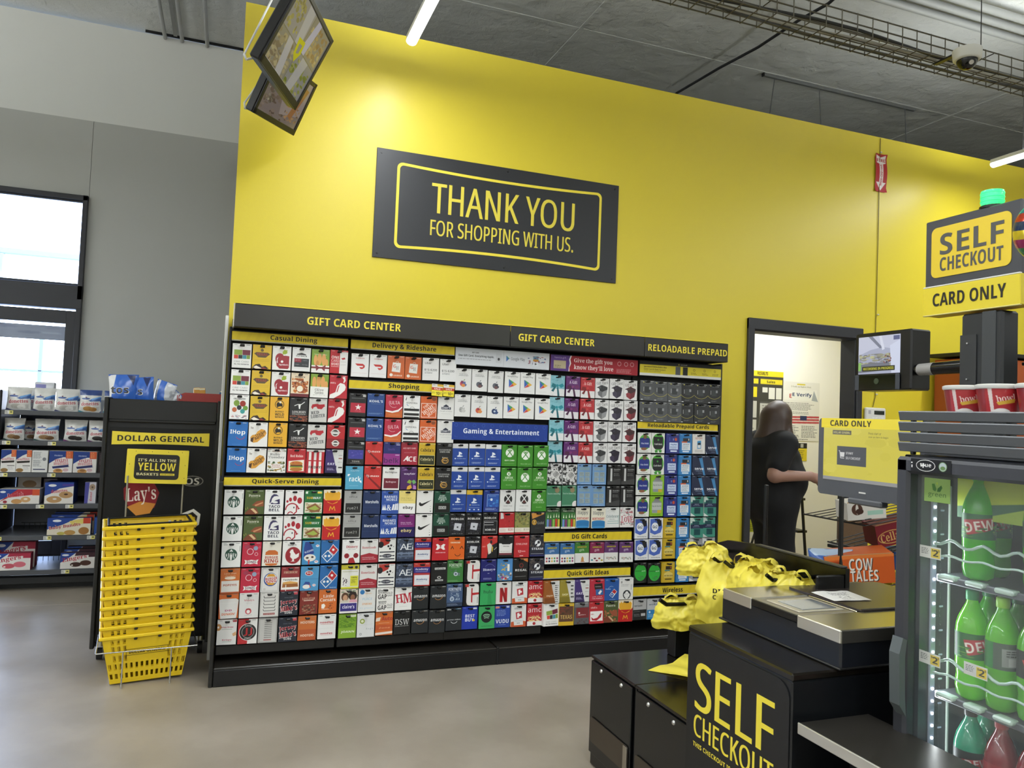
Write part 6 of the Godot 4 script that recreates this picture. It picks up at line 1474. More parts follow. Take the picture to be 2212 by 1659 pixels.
	var zc := pr("box_zc", 160, 78, zing.call("3a221c", "46291f", "3a1c24"))
	carton("pink cake box, lower front left of lowest snack shelf", -1.538, -1.294, ys[5], 0.281, -6.49, 0.08, zp, "8a2a3c", "pink cake boxes")
	carton("pink cake box standing behind the front one, lowest shelf", -1.54, -1.29, ys[5], 0.347, -6.6, 0.09, zp, "8a2a3c", "pink cake boxes")
	carton("chocolate cake box at the front of lowest snack shelf", -1.102, -0.873, ys[5], 0.276, -6.49, 0.06, zc, "3a2a34", "chocolate cake boxes")
	carton("middle chocolate cake box of three, lowest snack shelf", -1.09, -0.862, ys[5], 0.29, -6.555, 0.06, zc, "2a2228", "chocolate cake boxes")
	carton("rearmost chocolate cake box of three, lowest snack shelf", -1.08, -0.85, ys[5], 0.30, -6.62, 0.06, zc, "2a2228", "chocolate cake boxes")
	carton("red snack box peeking beside the chip display, lowest shelf", -0.868, -0.7, ys[5], 0.27, -6.49, 0.2, pr("box_red6", 60, 50, "b a83040|r d6d2cc 0 60 100 30"), "a83040")


func build_chip_display() -> void:
	var t := thing("chip_display", "black rolling chip display with a yellow name plate", "display stand", Vector3(-0.334, 0, -4.92))
	var W := 0.596
	obj("body", bx(Vector3(0, 0.735, 0), Vector3(W - 0.02, 1.27, 0.4), 0.006), M.black_satin, t)
	for s in [-1, 1]:
		obj("side_panel", bx(Vector3(s * (W / 2 - 0.008), 0.755, 0.01), Vector3(0.022, 1.37, 0.43), 0.004), mat("disp_side", "0f1011", 0.4), t)
	obj("top_rim", bx(Vector3(0, 1.375, 0.205), Vector3(W - 0.04, 0.115, 0.014), 0.003), M.black_metal, t)
	obj("top_ledge", bx(Vector3(0, 1.312, 0.208), Vector3(W - 0.05, 0.014, 0.022), 0.003), M.black_metal, t)
	var pl := MB.new()
	var r := pr("disp_front", 330, 640, "b 0e0f10|p 8a2028 16,56 24,48 44,50 50,60 46,74 24,76 17,66|p d08a3a 20,73 32,68 47,70 42,79 29,81|t F-5 eee6de 19 55 28 16 Lay's|e 8a8884 81 49 11 5|e 0e0f10 81 49 10 4.2|t b cfcdc8 74 46 14 6.4 OS|p eeece4 48,104 50,94 57,87 68,81 84,75 91,80 90,90 74,99 60,104|p 17120c 50,102 52,95 59,89 69,84 83,78 88,82 87,88 72,97 60,102|t F-14 d9a92c 52 82 35 15 Cheetos")
	pl.box(Vector3(0, 0.69, 0.2), Vector3(W - 0.06, 1.17, 0.012), r, spot("0e0f10"))
	obj("front_panel", pl, M.print, t)
	var sg := MB.new()
	var poly := PackedVector2Array()
	for k in 13:
		var f := k / 12.0
		poly.append(Vector2(lerpf(-0.25, 0.25, f), -0.036 + 0.006 * sin(PI * f)))
	for k in 13:
		var f := 1.0 - k / 12.0
		poly.append(Vector2(lerpf(-0.25, 0.25, f), 0.038 - 0.006 * sin(PI * f)))
	sg.prism(poly, 0, 0.003)
	var pn := obj("name_plate", sg, M.sign_yellow, t, at(-0.005, 1.215, 0.207))
	letters(pn, "DOLLAR GENERAL", "b", 0.445, 0.032, M.black_ink, at(0, 0.001, 0.003), 0.001)
	for q in [Vector2(-0.255, 0.17), Vector2(0.255, 0.17), Vector2(-0.255, -0.17), Vector2(0.255, -0.17)]:
		var c := MB.new()
		c.cyl(Vector3(q.x, 0.075, q.y), Vector3(q.x, 0.1, q.y), 0.028, 0.028, 14)
		c.bbox(Vector3(q.x - 0.016, 0.055, q.y), Vector3(0.004, 0.05, 0.034), 0.001)
		c.bbox(Vector3(q.x + 0.016, 0.055, q.y), Vector3(0.004, 0.05, 0.034), 0.001)
		var o := obj("castor_fork", c, M.bright_metal, t)
		var wh := MB.new()
		wh.cyl(Vector3(q.x - 0.013, 0.032, q.y + 0.006), Vector3(q.x + 0.013, 0.032, q.y + 0.006), 0.031, 0.031, 18)
		obj("castor_wheel", wh, M.rubber, o)
	# chip bags standing in the top bin
	var bl := pr("bag_chips", 110, 140, "b 2a5fb8|p d8d8d8 0,0 26,0 8,60 0,130|t b f0f0ee 2 42 62 28 tos|t b 141416 4 44 58 24 tos|n 4a2a6a b03a5a 20 90 70 34 14|p 17285c 60,0 90,0 80,40")
	var bs := pr("bag_chips_s", 110, 140, "b b9bcc2|n 8a8e98 d8dade 0 0 100 127 50|p 2a5fb8 20,0 50,0 90,127 50,127")
	var gnames := ["blue chip bag at the left end of chip display top", "blue chip bag with bold letters, second on chip display", "blue and silver chip bag, third on the chip display", "silver chip bag leaning right on the chip display top"]
	var spec := [[-0.235, 0.16, 0.20, bl, -0.1, 0.25], [-0.15, 0.15, 0.19, bl, -0.05, -0.2], [-0.055, 0.14, 0.175, bs, 0.0, -0.6], [0.0, 0.13, 0.14, bs, 0.1, -0.9]]
	for k in 4:
		var s: Array = spec[k]
		var bag := film_bag(gnames[k], -0.318 + s[0], 1.371, -4.86 - k * 0.03, s[1], s[2], 0.07, s[3], 300 + k, "chip bags on the display", s[4], s[5])
		bag.rotation.z = [-0.05, -0.1, 0.25, 0.5][k] * -1.0
	# red tray with small boxes
	var rt := thing("red_tray", "red card tray on top of the chip display", "tray", Vector3(-0.15, 1.371, -4.86))
	var pf := MB.new()
	pf.prism(PackedVector2Array([Vector2(-0.13, 0.0), Vector2(0.13, 0.0), Vector2(0.13, 0.112), Vector2(-0.09, 0.112), Vector2(-0.12, 0.098)]), 0.0, 0.004)
	pf.prism(PackedVector2Array([Vector2(-0.13, 0.0), Vector2(0.13, 0.0), Vector2(0.13, 0.112), Vector2(-0.09, 0.112), Vector2(-0.12, 0.098)]), -0.16, -0.156)
	pf.box(Vector3(0.128, 0.056, -0.078), Vector3(0.004, 0.112, 0.16))
	pf.box(Vector3(-0.128, 0.048, -0.078), Vector3(0.004, 0.096, 0.16))
	pf.box(Vector3(0, 0.002, -0.078), Vector3(0.26, 0.004, 0.16))
	obj("tray_body", pf, mat("red_card", "a33a36", 0.5), rt)
	for k in 3:
		var ob := thing("small_box", ["orange snack packet, left of two in the red tray", "orange snack packet, right of two in the red tray", "small blue packet in the red tray"][k], "packet", Vector3([-0.17, -0.135, -0.062][k], 1.3755, -4.93))
		ob.rotation = Vector3(-0.1, 0.1 - 0.1 * k, [0.06, 0.1, -0.25][k])
		obj("packet", bx(Vector3(0, 0.07, 0), Vector3(0.034, 0.14 if k < 2 else 0.125, 0.05), 0.002), mat(["orange_pack", "orange_pack", "blue_pack"][k], ["c98f2c", "c98f2c", "3f6a94"][k], 0.4), ob)
		obj("packet_band", bx(Vector3(0, 0.132 if k < 2 else 0.124, 0.0255), Vector3(0.03, 0.01, 0.001)), mat("pack_band", "e0d6b8", 0.5), ob)


# ---------------------------------------------------------------- nested baskets on their wire stand
func basket_wall(b: MB, p: Array, us: Array, vs: Array, holes: Callable) -> void:
	# p: outer corners low-left, low-right, top-right, top-left; cells of the us x vs grid that holes() names stay open
	var nrm: Vector3 = (p[1] - p[0]).cross(p[3] - p[0]).normalized() * 0.0028
	var q := func(u: float, v: float) -> Vector3: return (p[0] as Vector3).lerp(p[1], u).lerp((p[3] as Vector3).lerp(p[2], u), v)
	for i in us.size() - 1:
		for j in vs.size() - 1:
			var a: Vector3 = q.call(us[i], vs[j])
			var c: Vector3 = q.call(us[i + 1], vs[j])
			var d: Vector3 = q.call(us[i + 1], vs[j + 1])
			var e: Vector3 = q.call(us[i], vs[j + 1])
			if holes.call(i, j):
				b.quad(a, c, c - nrm, a - nrm)
				b.quad(d, e, e - nrm, d - nrm)
				b.quad(c, d, d - nrm, c - nrm)
				b.quad(e, a, a - nrm, e - nrm)
			else:
				b.quad(a, c, d, e)
				b.quad(c - nrm, a - nrm, e - nrm, d - nrm)


func build_baskets() -> void:
	var tilt := Basis.from_euler(Vector3(0, 0.13, 0.028))
	var base := Vector3(-0.33, 0.0, -4.42)
	# shape of one basket
	var b := MB.new()
	var tw := 0.205
	var td := 0.145
	var bw := 0.165
	var bd := 0.108
	var H := 0.238
	var lo := [Vector3(-bw, 0, bd), Vector3(bw, 0, bd), Vector3(bw, 0, -bd), Vector3(-bw, 0, -bd)]
	var hi := [Vector3(-tw, H, td), Vector3(tw, H, td), Vector3(tw, H, -td), Vector3(-tw, H, -td)]
	for s in 4:
		var n := 15 if s % 2 == 0 else 9
		var us := [0.0]
		for k in n:
			us.append((k + 0.3) / n)
			us.append((k + 0.8) / n)
		us.append(1.0)
		var vs := [0.0, 0.1, 0.21, 0.29, 0.42, 0.47, 0.6, 0.66, 0.8, 0.84, 0.93, 1.0]
		var wide := s % 2 == 0
		var open := func(i: int, j: int) -> bool:
			if i % 2 == 0:
				return false
			var c := (i - 1) / 2
			if j == 1 or j == 3:
				return true
			if j in [5, 7, 9]:
				return wide and (c in [1, 2, 3, 11, 12, 13]) or not wide and c in [1, 7]
			return false
		basket_wall(b, [lo[s], lo[(s + 1) % 4], hi[(s + 1) % 4], hi[s]], us, vs, open)
	b.box(Vector3(0, 0.003, 0), Vector3(bw * 2 - 0.004, 0.005, bd * 2 - 0.004))
	var body := b.mesh()
	var rim := MB.new()
	rim.bbox(Vector3(0, H, td + 0.004), Vector3(tw * 2 + 0.026, 0.017, 0.015), 0.004)
	rim.bbox(Vector3(0, H, -td - 0.004), Vector3(tw * 2 + 0.026, 0.017, 0.015), 0.004)
	rim.bbox(Vector3(tw + 0.005, H, 0), Vector3(0.015, 0.017, td * 2 + 0.004), 0.004)
	rim.bbox(Vector3(-tw - 0.005, H, 0), Vector3(0.015, 0.017, td * 2 + 0.004), 0.004)
	var rim_m := rim.mesh()
	var hand := MB.new()   # one folded handle lies along the rim, its two ends turned in
	hand.bbox(Vector3(0, H + 0.012, td - 0.016), Vector3(tw * 2 - 0.02, 0.008, 0.012), 0.003)
	hand.bbox(Vector3(-tw + 0.016, H + 0.012, td / 2 - 0.01), Vector3(0.012, 0.008, td - 0.02), 0.003)
	hand.bbox(Vector3(tw - 0.016, H + 0.012, td / 2 - 0.01), Vector3(0.012, 0.008, td - 0.02), 0.003)
	hand.bbox(Vector3(-0.055, H - 0.012, td + 0.008), Vector3(0.016, 0.012, 0.01), 0.003)
	hand.bbox(Vector3(0.055, H - 0.012, td + 0.008), Vector3(0.016, 0.012, 0.01), 0.003)
	var hand_m := hand.mesh()
	var hand2 := MB.new()
	hand2.xf = Transform3D(Basis(Vector3.UP, PI), Vector3.ZERO)
	hand2.bbox(Vector3(0, H + 0.012, td - 0.016), Vector3(tw * 2 - 0.02, 0.008, 0.012), 0.003)
	hand2.bbox(Vector3(-tw + 0.016, H + 0.012, td / 2 - 0.01), Vector3(0.012, 0.008, td - 0.02), 0.003)
	hand2.bbox(Vector3(tw - 0.016, H + 0.012, td / 2 - 0.01), Vector3(0.012, 0.008, td - 0.02), 0.003)
	var hand2_m := hand2.mesh()
	var first: Node3D
	for k in 12:
		var lab := "lowest of twelve nested yellow baskets, its name plate readable" if k == 0 else ("topmost of twelve nested yellow baskets, black handles showing" if k == 11 else "%s yellow basket from the bottom of the nested stack" % (ORD + ["eleventh"])[k])
		var o: Node3D
		if k == 0:
			o = thing("shopping_basket", lab, "basket", base, 0.0, "nested yellow baskets")
			obj("body", body, M.basket, o)
			obj("rim", rim_m, mat("basket_rim", "e6c41e", 0.35), o)
			obj("handle", hand_m, M.black_plastic, o)
			obj("handle", hand2_m, M.black_plastic, o)
			var slope := Basis.from_euler(Vector3(0.154, 0, 0))
			letters(o, "DOLLAR GENERAL", "b", 0.165, 0.015, M.black_ink, Transform3D(slope, Vector3(0, 0.155, bd + (td - bd) * 0.155 / H + 0.001)), 0.001)
			var fr := MB.new()
			for q in [[0, 0.0155, 0.19, 0.0016], [0, -0.0155, 0.19, 0.0016], [-0.095, 0, 0.0016, 0.0326], [0.095, 0, 0.0016, 0.0326]]:
				fr.box(Vector3(q[0], q[1], 0), Vector3(q[2], q[3], 0.0006))
			obj("plate_frame", fr, M.black_ink, o, Transform3D(slope, Vector3(0, 0.155, bd + (td - bd) * 0.155 / H + 0.0016)))
			o.basis = tilt
			o.position = base + Vector3(0, 0.012, 0)
			first = o
		else:
			o = dup(first, lab, base + Vector3(0, 0.012, 0) + tilt * Vector3(0, 0.0493 * k, 0))
	# wire stand with its sign
	var st := thing("basket_stand", "wire basket stand with yellow baskets sign", "stand", base, 0.1)
	var wm := MB.new()
	var hw := 0.2
	for z in [0.17, -0.17]:
		wm.tube([Vector3(-hw - 0.03, 0.18, z), Vector3(hw + 0.03, 0.18, z)], 0.0035, 6)
	for x in [-hw - 0.03, hw + 0.03]:
		wm.tube([Vector3(x, 0.18, 0.17), Vector3(x, 0.18, -0.17)], 0.0035, 6)
	for x in [-0.11, 0.11]:
		wm.tube([Vector3(x, 0.18, 0.17), Vector3(x, 0.004, 0.17), Vector3(x, 0.004, -0.17), Vector3(x, 0.18, -0.17)], 0.004, 6)
	obj("wire_base", wm, M.bright_metal, st)
	for s in [-1, 1]:
		var pole := MB.new()
		pole.cyl(Vector3(s * 0.135, 0.004, -0.172), Vector3(s * 0.138, 1.02, -0.165), 0.0045, 0.0045, 8)
		obj("sign_pole", pole, mat("pole_wire", "a9a695", 0.35, 0.6), st)
	var bd2 := MB.new()
	bd2.prism(rrect(0.308, 0.184, 0.004, 2), -0.002, 0.002)
	var sg := obj("sign_board", bd2, M.sign_yellow, st, Transform3D(Basis.from_euler(Vector3(0, -0.08, -0.02)), Vector3(0.004, 1.07, -0.158)))
	var pl := MB.new()
	pl.prism(rrect(0.222, 0.136, 0.018, 4), 0.0, 0.001)
	obj("black_field", pl, M.black_ink, sg, at(-0.002, -0.002, 0.002))
	letters(sg, "IT'S ALL IN THE", "b", 0.19, 0.015, mat("warm_ink", "e0d8a0", 0.5), at(-0.002, 0.034, 0.0032), 0.0005)
	letters(sg, "YELLOW", "b", 0.188, 0.042, M.yellow_ink, at(-0.002, -0.001, 0.0032), 0.0005)
	letters(sg, "BASKETS", "b", 0.108, 0.014, M.warm_ink, at(-0.046, -0.042, 0.0032), 0.0005)
	obj("name_bar", bx(Vector3(0.052, -0.042, 0.0034), Vector3(0.072, 0.011, 0.0008)), M.sign_yellow, sg)
	letters(sg, "DOLLAR GENERAL", "b", 0.062, 0.005, M.black_ink, at(0.052, -0.042, 0.0036), 0.0006)
	for q in [[-0.11, 0.08], [-0.03, 0.08], [0.05, 0.08], [0.12, 0.08], [-0.138, 0.01], [-0.138, -0.06], [0.138, 0.01], [0.138, -0.06]]:
		var d := MB.new()
		d.cyl(Vector3(q[0], q[1], 0.0018), Vector3(q[0], q[1], 0.003), 0.002, 0.002, 6)
		obj("rivet", d, M.black_ink, sg)


# ---------------------------------------------------------------- self-checkout lane
func build_counter() -> void:
	var t := thing("checkout_counter", "black self-checkout counter with stainless top", "counter", Vector3(1.45, 0, -1.9))
	var sat: Material = mat("counter_black", "101215", 0.3)
	# lower body, its left face carries the printed panel
	obj("lower_body", bx(Vector3(0.33, 0.37, -0.008), Vector3(0.66, 0.74, 0.488), 0.004), sat, t)
	obj("lower_top", bx(Vector3(0.33, 0.751, -0.008), Vector3(0.664, 0.022, 0.492), 0.005), mat("ledge_black", "16130f", 0.2), t)
	obj("upper_body", bx(Vector3(0.44, 0.806, -0.022), Vector3(0.575, 0.088, 0.535), 0.006), mat("upper_black", "171a20", 0.35), t)
	obj("foot_seal", bx(Vector3(0.4, 0.766, -0.022), Vector3(0.51, 0.006, 0.547), 0.002), M.black_metal, t)
	var pn := MB.new()
	pn.prism(rrect(0.476, 0.74, 0.05, 6), 0.0, 0.003)
	var panel := obj("printed_panel", pn, mat("panel_print", "0f1012", 0.45), t, face_left(-0.0005, 0.365, -0.008))
	letters(panel, "SELF", "s", 0.37, 0.15, M.yellow_ink, at(-0.009, 0.224, 0.0032), 0.0005)
	letters(panel, "SELF", "s", 0.37, 0.15, M.yellow_ink, at(-0.003, 0.224, 0.003), 0.0005)
	letters(panel, "CHECKOUT", "s", 0.375, 0.07, M.yellow_ink, at(-0.008, 0.0985, 0.0032), 0.0005)
	letters(panel, "CHECKOUT", "s", 0.375, 0.07, M.yellow_ink, at(-0.0055, 0.0985, 0.003), 0.0005)
	letters(panel, "THIS CHECKOUT IS NOT ACCEPTING", "b", 0.37, 0.0145, M.yellow_ink, at(-0.012, 0.038, 0.0032), 0.0005)
	# stainless deck in three pieces around the scanner
	var st: Material = M.steel
	obj("steel_deck", bx(Vector3(0.44, 0.859, -0.205), Vector3(0.58, 0.02, 0.148), 0.005), st, t)
	obj("steel_deck", bx(Vector3(0.44, 0.859, 0.163), Vector3(0.58, 0.02, 0.168), 0.008), st, t)
	obj("steel_deck", bx(Vector3(0.552, 0.859, -0.026), Vector3(0.356, 0.02, 0.206), 0.002), st, t)
	obj("steel_lip", bx(Vector3(0.151, 0.852, -0.205), Vector3(0.006, 0.036, 0.146), 0.002), mat("lip_steel", "d6d4cd", 0.3, 0.9), t)
	obj("steel_lip", bx(Vector3(0.151, 0.852, 0.163), Vector3(0.006, 0.036, 0.168), 0.002), M.lip_steel, t)
	obj("steel_lip", bx(Vector3(0.44, 0.852, 0.247), Vector3(0.58, 0.036, 0.006), 0.002), mat("lip_steel_end", "8f8c84", 0.3, 0.9), t)
	var scn := obj("scanner_plate", bx(Vector3(0.262, 0.858, -0.026), Vector3(0.216, 0.018, 0.202), 0.003), mat("scanner_frame", "8d877a", 0.35, 0.6), t)
	obj("scanner_rim", bx(Vector3(0.268, 0.868, -0.026), Vector3(0.17, 0.004, 0.15), 0.002), mat("scanner_rim", "b9b3a4", 0.4, 0.5), scn)
	obj("scanner_glass", bx(Vector3(0.272, 0.8706, -0.02), Vector3(0.13, 0.003, 0.11), 0.001), mat("scan_glass", "6f7377", 0.06), scn)
	obj("edge_strip", bx(Vector3(0.151, 0.858, -0.026), Vector3(0.008, 0.022, 0.206), 0.002), M.black_plastic, scn)
	# bag shelf towards the camera
	var sh := MB.new()
	sh.bbox(Vector3(0.12, 0.637, 0.56), Vector3(0.24, 0.014, 0.6), 0.003)
	obj("steel_shelf", sh, mat("dark_steel", "55514b", 0.35, 0.8), t)
	obj("shelf_lip", bx(Vector3(0.001, 0.63, 0.56), Vector3(0.006, 0.03, 0.6), 0.002), M.lip_steel, t)
	obj("shelf_leg", bx(Vector3(0.16, 0.31, 0.5), Vector3(0.05, 0.62, 0.4), 0.004), sat, t)
	# things lying on the deck
	var mt := thing("scale_mat", "dark translucent mat on the checkout counter", "mat", Vector3(2.03, 0.8695, -1.975))
	var mm := MB.new()
	mm.xf = Transform3D(Basis(Vector3.RIGHT, -PI / 2), Vector3.ZERO)
	mm.prism(rrect(0.4, 0.33, 0.02, 4), 0.0, 0.005)
	obj("mat_sheet", mm, mat("mat_brown", "3a3331", 0.25), mt)
	obj("mat_edge", bx(Vector3(0, 0.0055, 0.158), Vector3(0.38, 0.002, 0.006), 0.001), M.black_plastic, mt)
	var pp := MB.new()
	var rows := []
	for j in 5:
		var line := PackedVector3Array()
		for i in 7:
			line.append(Vector3((i - 3) * 0.023, 0.001 + 0.004 * absf(sin(i * 0.9)) * (0.3 + j * 0.15), (2 - j) * 0.03))
		rows.append(line)
	var rp := pr("receipt", 128, 96, "b d4d3d0|g 4a4a4c 30 14 56 4 6|n 55555a 3a3a3e 34 42 34 18 22|g 8a8a8c 30 62 50 2 5")
	pp.sheet(rows, rp)
	tag(obj("paper_notice", pp, M.print, null, Transform3D(Basis(Vector3.UP, -0.12), Vector3(1.905, 0.8752, -1.97))), "white printed paper lying on the counter mat", "paper")
	# touch screen facing the customer
	var ts := thing("touch_screen", "self-checkout touch screen under a CARD ONLY strip", "touch screen", Vector3(1.8, 1.333, -1.765))
	ts.rotation.y = -PI / 2
	var bz := mat("bezel_grey", "4b4d52", 0.35)
	var cas := MB.new()
	cas.prism(rrect(0.41, 0.242, 0.014, 4), -0.035, 0.0)
	obj("casing", cas, bz, ts)
	var sc := MB.new()
	sc.quad(Vector3(-0.182, -0.073, 0.001), Vector3(0.182, -0.073, 0.001), Vector3(0.182, 0.1, 0.001), Vector3(-0.182, 0.1, 0.001))
	obj("screen", sc, screen_mat("touch", 512, 243, "b d9cd52|n d2c64c e0d45c 0 0 100 47 30|r 5c5a50 10.5 4.5 21 3.6|t b e0d68a 11.5 5.3 19 2 DOLLAR GENERAL|t s 6d683a 50 5.2 13 2 Press start or|t s 6d683a 50 8.2 20 2 scan an item to begin|p 54565a 16,18 48,18 48,34 16,34|t b dcdcda 26 22.6 8 2 START|t b dcdcda 26 26.6 16 2.2 SELF CHECKOUT|l dcdcda 0.6 18,22 19,22 20,28 24,28|p dcdcda 19.6,23 24.6,23 24,27 20.2,27|r 9a9a9a 0 44.5 100 3", 0.85), ts)
	obj("card_only_strip", bx(Vector3(0, 0.106, 0.002), Vector3(0.382, 0.03, 0.002)), M.sign_yellow, ts)
	letters(ts, "CARD ONLY", "b", 0.165, 0.018, mat("grey_ink", "3a3628", 0.5), at(-0.07, 0.106, 0.0032), 0.0004)
	obj("chin_mark", bx(Vector3(-0.02, -0.102, 0.0008), Vector3(0.026, 0.004, 0.001)), M.white_plastic, ts)
	obj("stand_neck", bx(Vector3(0.16, -0.285, -0.07), Vector3(0.07, 0.36, 0.05), 0.006), M.black_plastic, ts)
	obj("card_reader", bx(Vector3(-0.01, -0.13, -0.01), Vector3(0.13, 0.018, 0.03), 0.004), bz, ts)


func build_lane_sign() -> void:
	# pole on the far side of the counter with a two-part sign, beacon, camera monitor
	var t := thing("lane_pole", "black pole carrying the SELF CHECKOUT sign", "pole", Vector3(2.44, 0, -1.875))
	var pole := MB.new()
	pole.bbox(Vector3(0, 0.92, 0), Vector3(0.08, 1.84, 0.155), 0.008)
	obj("column", pole, mat("pole_black", "232527", 0.55), t)
	obj("groove", bx(Vector3(-0.041, 0.92, 0.03), Vector3(0.006, 1.84, 0.05), 0.002), mat("pole_rib", "3a3d40", 0.5), t)
	obj("cover_plate", bx(Vector3(-0.043, 1.67, -0.045), Vector3(0.004, 0.19, 0.062), 0.001), mat("plate_black", "2c2e30", 0.6), t)
	for y in [1.735, 1.61]:
		var s := MB.new()
		s.cyl(Vector3(-0.045, y, -0.045), Vector3(-0.05, y, -0.045), 0.004, 0.003, 10)
		obj("screw", s, M.bright_metal, t)
	var sg := thing("lane_sign", "yellow and grey SELF CHECKOUT sign above CARD ONLY board", "sign", Vector3(2.4, 2.025, -1.92))
	sg.rotation.y = -PI / 2
	obj("sign_box", bx(Vector3(0, 0.05, -0.04), Vector3(0.366, 0.25, 0.08), 0.004), mat("sign_grey", "3c3d42", 0.4), sg)
	var f := MB.new()
	f.prism(rrect(0.306, 0.184, 0.022, 5), 0.0, 0.002)
	obj("yellow_field", f, mat("field_yellow", "dcbf2e", 0.4), sg, at(-0.002, 0.052, 0.0005))
	letters(sg, "SELF", "b", 0.245, 0.077, mat("sign_letters", "4c4c4c", 0.45), at(0.004, 0.079, 0.003), 0.0006)
	letters(sg, "CHECKOUT", "b", 0.242, 0.05, M.sign_letters, at(0.003, 0.006, 0.003), 0.0006)
	obj("lower_board", bx(Vector3(0, -0.124, -0.035), Vector3(0.37, 0.104, 0.082), 0.003), mat("board_yellow", "d9c52e", 0.4), sg)
	obj("board_edge", bx(Vector3(0, -0.072, 0.001), Vector3(0.37, 0.006, 0.012), 0.002), M.white_plastic, sg)
	obj("board_edge", bx(Vector3(0, -0.176, 0.001), Vector3(0.37, 0.005, 0.012), 0.002), mat("pale_edge", "e3d98a", 0.4), sg)
	letters(sg, "CARD ONLY", "b", 0.28, 0.047, M.black_ink, at(-0.002, -0.122, 0.007), 0.0006)
	# green beacon
	var bc := thing("beacon_light", "glowing green beacon on top of the lane sign", "beacon", Vector3(2.44, 2.2005, -1.87))
	var bm := mat("beacon_glow", "49d690", 0.2)
	bm.emission_enabled = true
	bm.emission = Color(0.12, 0.9, 0.4)
	bm.emission_energy_multiplier = 1.3
	var base := MB.new()
	base.lathe([Vector2(0.04, 0.0), Vector2(0.04, 0.008), Vector2(0.034, 0.012), Vector2(0.0, 0.012)], 20)
	obj("base_ring", base, M.black_plastic, bc)
	var lensm := MB.new()
	lensm.lathe([Vector2(0.034, 0.012), Vector2(0.036, 0.02), Vector2(0.036, 0.04), Vector2(0.037, 0.05), Vector2(0.035, 0.062), Vector2(0.0, 0.064)], 24)
	obj("lens", lensm, bm, bc)
	for k in 3:
		var ring := MB.new()
		ring.lathe([Vector2(0.0362, 0.022 + k * 0.014), Vector2(0.0378, 0.025 + k * 0.014), Vector2(0.0362, 0.028 + k * 0.014)], 24)
		obj("lens_rib", ring, bm, bc)
	var ol := OmniLight3D.new()
	ol.name = "beacon_lamp"
	ol.light_color = Color(0.2, 1.0, 0.5)
	ol.light_energy = 0.03
	ol.light_size = 0.03
	ol.omni_range = 20.0
	ol.shadow_enabled = true
	ol.position = Vector3(0, 0.04, 0)
	bc.add_child(ol, true)
	# camera monitor on an arm
	var m := thing("camera_monitor", "small monitor showing RECORDING IN PROGRESS on black arm", "monitor", Vector3(2.4, 1.695, -2.315))
	m.rotation.y = -PI / 2
	obj("casing", bx(Vector3(0.02, 0, -0.05), Vector3(0.276, 0.232, 0.1), 0.006), M.black_plastic, m)
	var sc := MB.new()
	sc.quad(Vector3(-0.098, -0.05, 0.001), Vector3(0.108, -0.05, 0.001), Vector3(0.108, 0.1, 0.001), Vector3(-0.098, 0.1, 0.001))
	obj("screen", sc, screen_mat("rec", 320, 232, "b a9aec4|p c4c8dc 0,0 100,0 100,30 60,22 30,26 0,36|p 7d8296 24,0 34,0 60,24 52,24|p d8dcec 50,0 56,0 64,26 58,28|n 6a6a74 c4c49a 2 34 78 26 90|p 7a7d88 0,54 74,50 78,66 0,70|p d0d6ea 76,20 100,10 100,72 80,72|n 4a4a58 a05a4a 60 34 20 20 20|r 38392f 10 58 78 9|t b d6d44a 13 60 72 5 RECORDING IN PROGRESS|r 5a6088 84 2 14 8|r 8fc06a 0 50 7 16", 0.95), m)
	var low := MB.new()
	low.bbox(Vector3(0.0, -0.084, 0.002), Vector3(0.2, 0.06, 0.006), 0.002)
	obj("camera_window", low, mat("dark_window", "14180f", 0.1), m)
	for s in [-1, 1]:
		obj("window_cheek", bx(Vector3(0.0 + s * 0.1, -0.084, 0.004), Vector3(0.02, 0.062, 0.006), 0.002), mat("cheek", "3c4048", 0.4), m)
	var ln := MB.new()
	ln.cyl(Vector3(0, -0.08, 0.004), Vector3(0, -0.08, 0.007), 0.012, 0.012, 14)
	obj("camera_lens", ln, mat("lens_dull", "3f4a38", 0.2), m)
	var arm := MB.new()
	arm.cyl(Vector3(0.158, -0.04, -0.03), Vector3(0.366, -0.036, -0.03), 0.021, 0.025, 18)
	obj("arm", arm, mat("gloss_black", "0c0c0d", 0.15), m)
	var lb := MB.new()
	lb.cyl(Vector3(0.17, -0.04, -0.03), Vector3(0.235, -0.039, -0.03), 0.0222, 0.0236, 18, false)
	obj("arm_label", lb, mat("silver_label", "8e8c8a", 0.4), m)
	# second monitor beyond, seen from behind
	var m2 := thing("rear_monitor", "dark tilted monitor back beside the lane pole", "monitor", Vector3(2.52, 1.66, -1.66))
	m2.rotation = Vector3(0.0, -0.9, -0.2)
	obj("casing", bx(Vector3(0.03, 0, 0), Vector3(0.03, 0.22, 0.26), 0.006), mat("monitor_back", "17191c", 0.35), m2)
	var ar2 := MB.new()
	ar2.cyl(Vector3(0.01, 0, 0), Vector3(-0.12, -0.02, -0.08), 0.006, 0.006, 8)
	obj("arm_rod", ar2, M.black_plastic, m2)
	# striped foil balloon floating at the edge of view
	var bl := thing("foil_balloon", "round striped foil balloon beside the lane sign", "balloon", Vector3(2.10, 1.99, -1.43))
	bl.rotation = Vector3(0.1, 0.3, 0.15)
	var cols := ["c0392c", "2f6fae", "d8872a", "3f8f4a", "b03a6a", "d6c23a", "2a3f6a", "c8452c", "3c9a94", "8a3a7a", "d0a52c", "b5303a"]
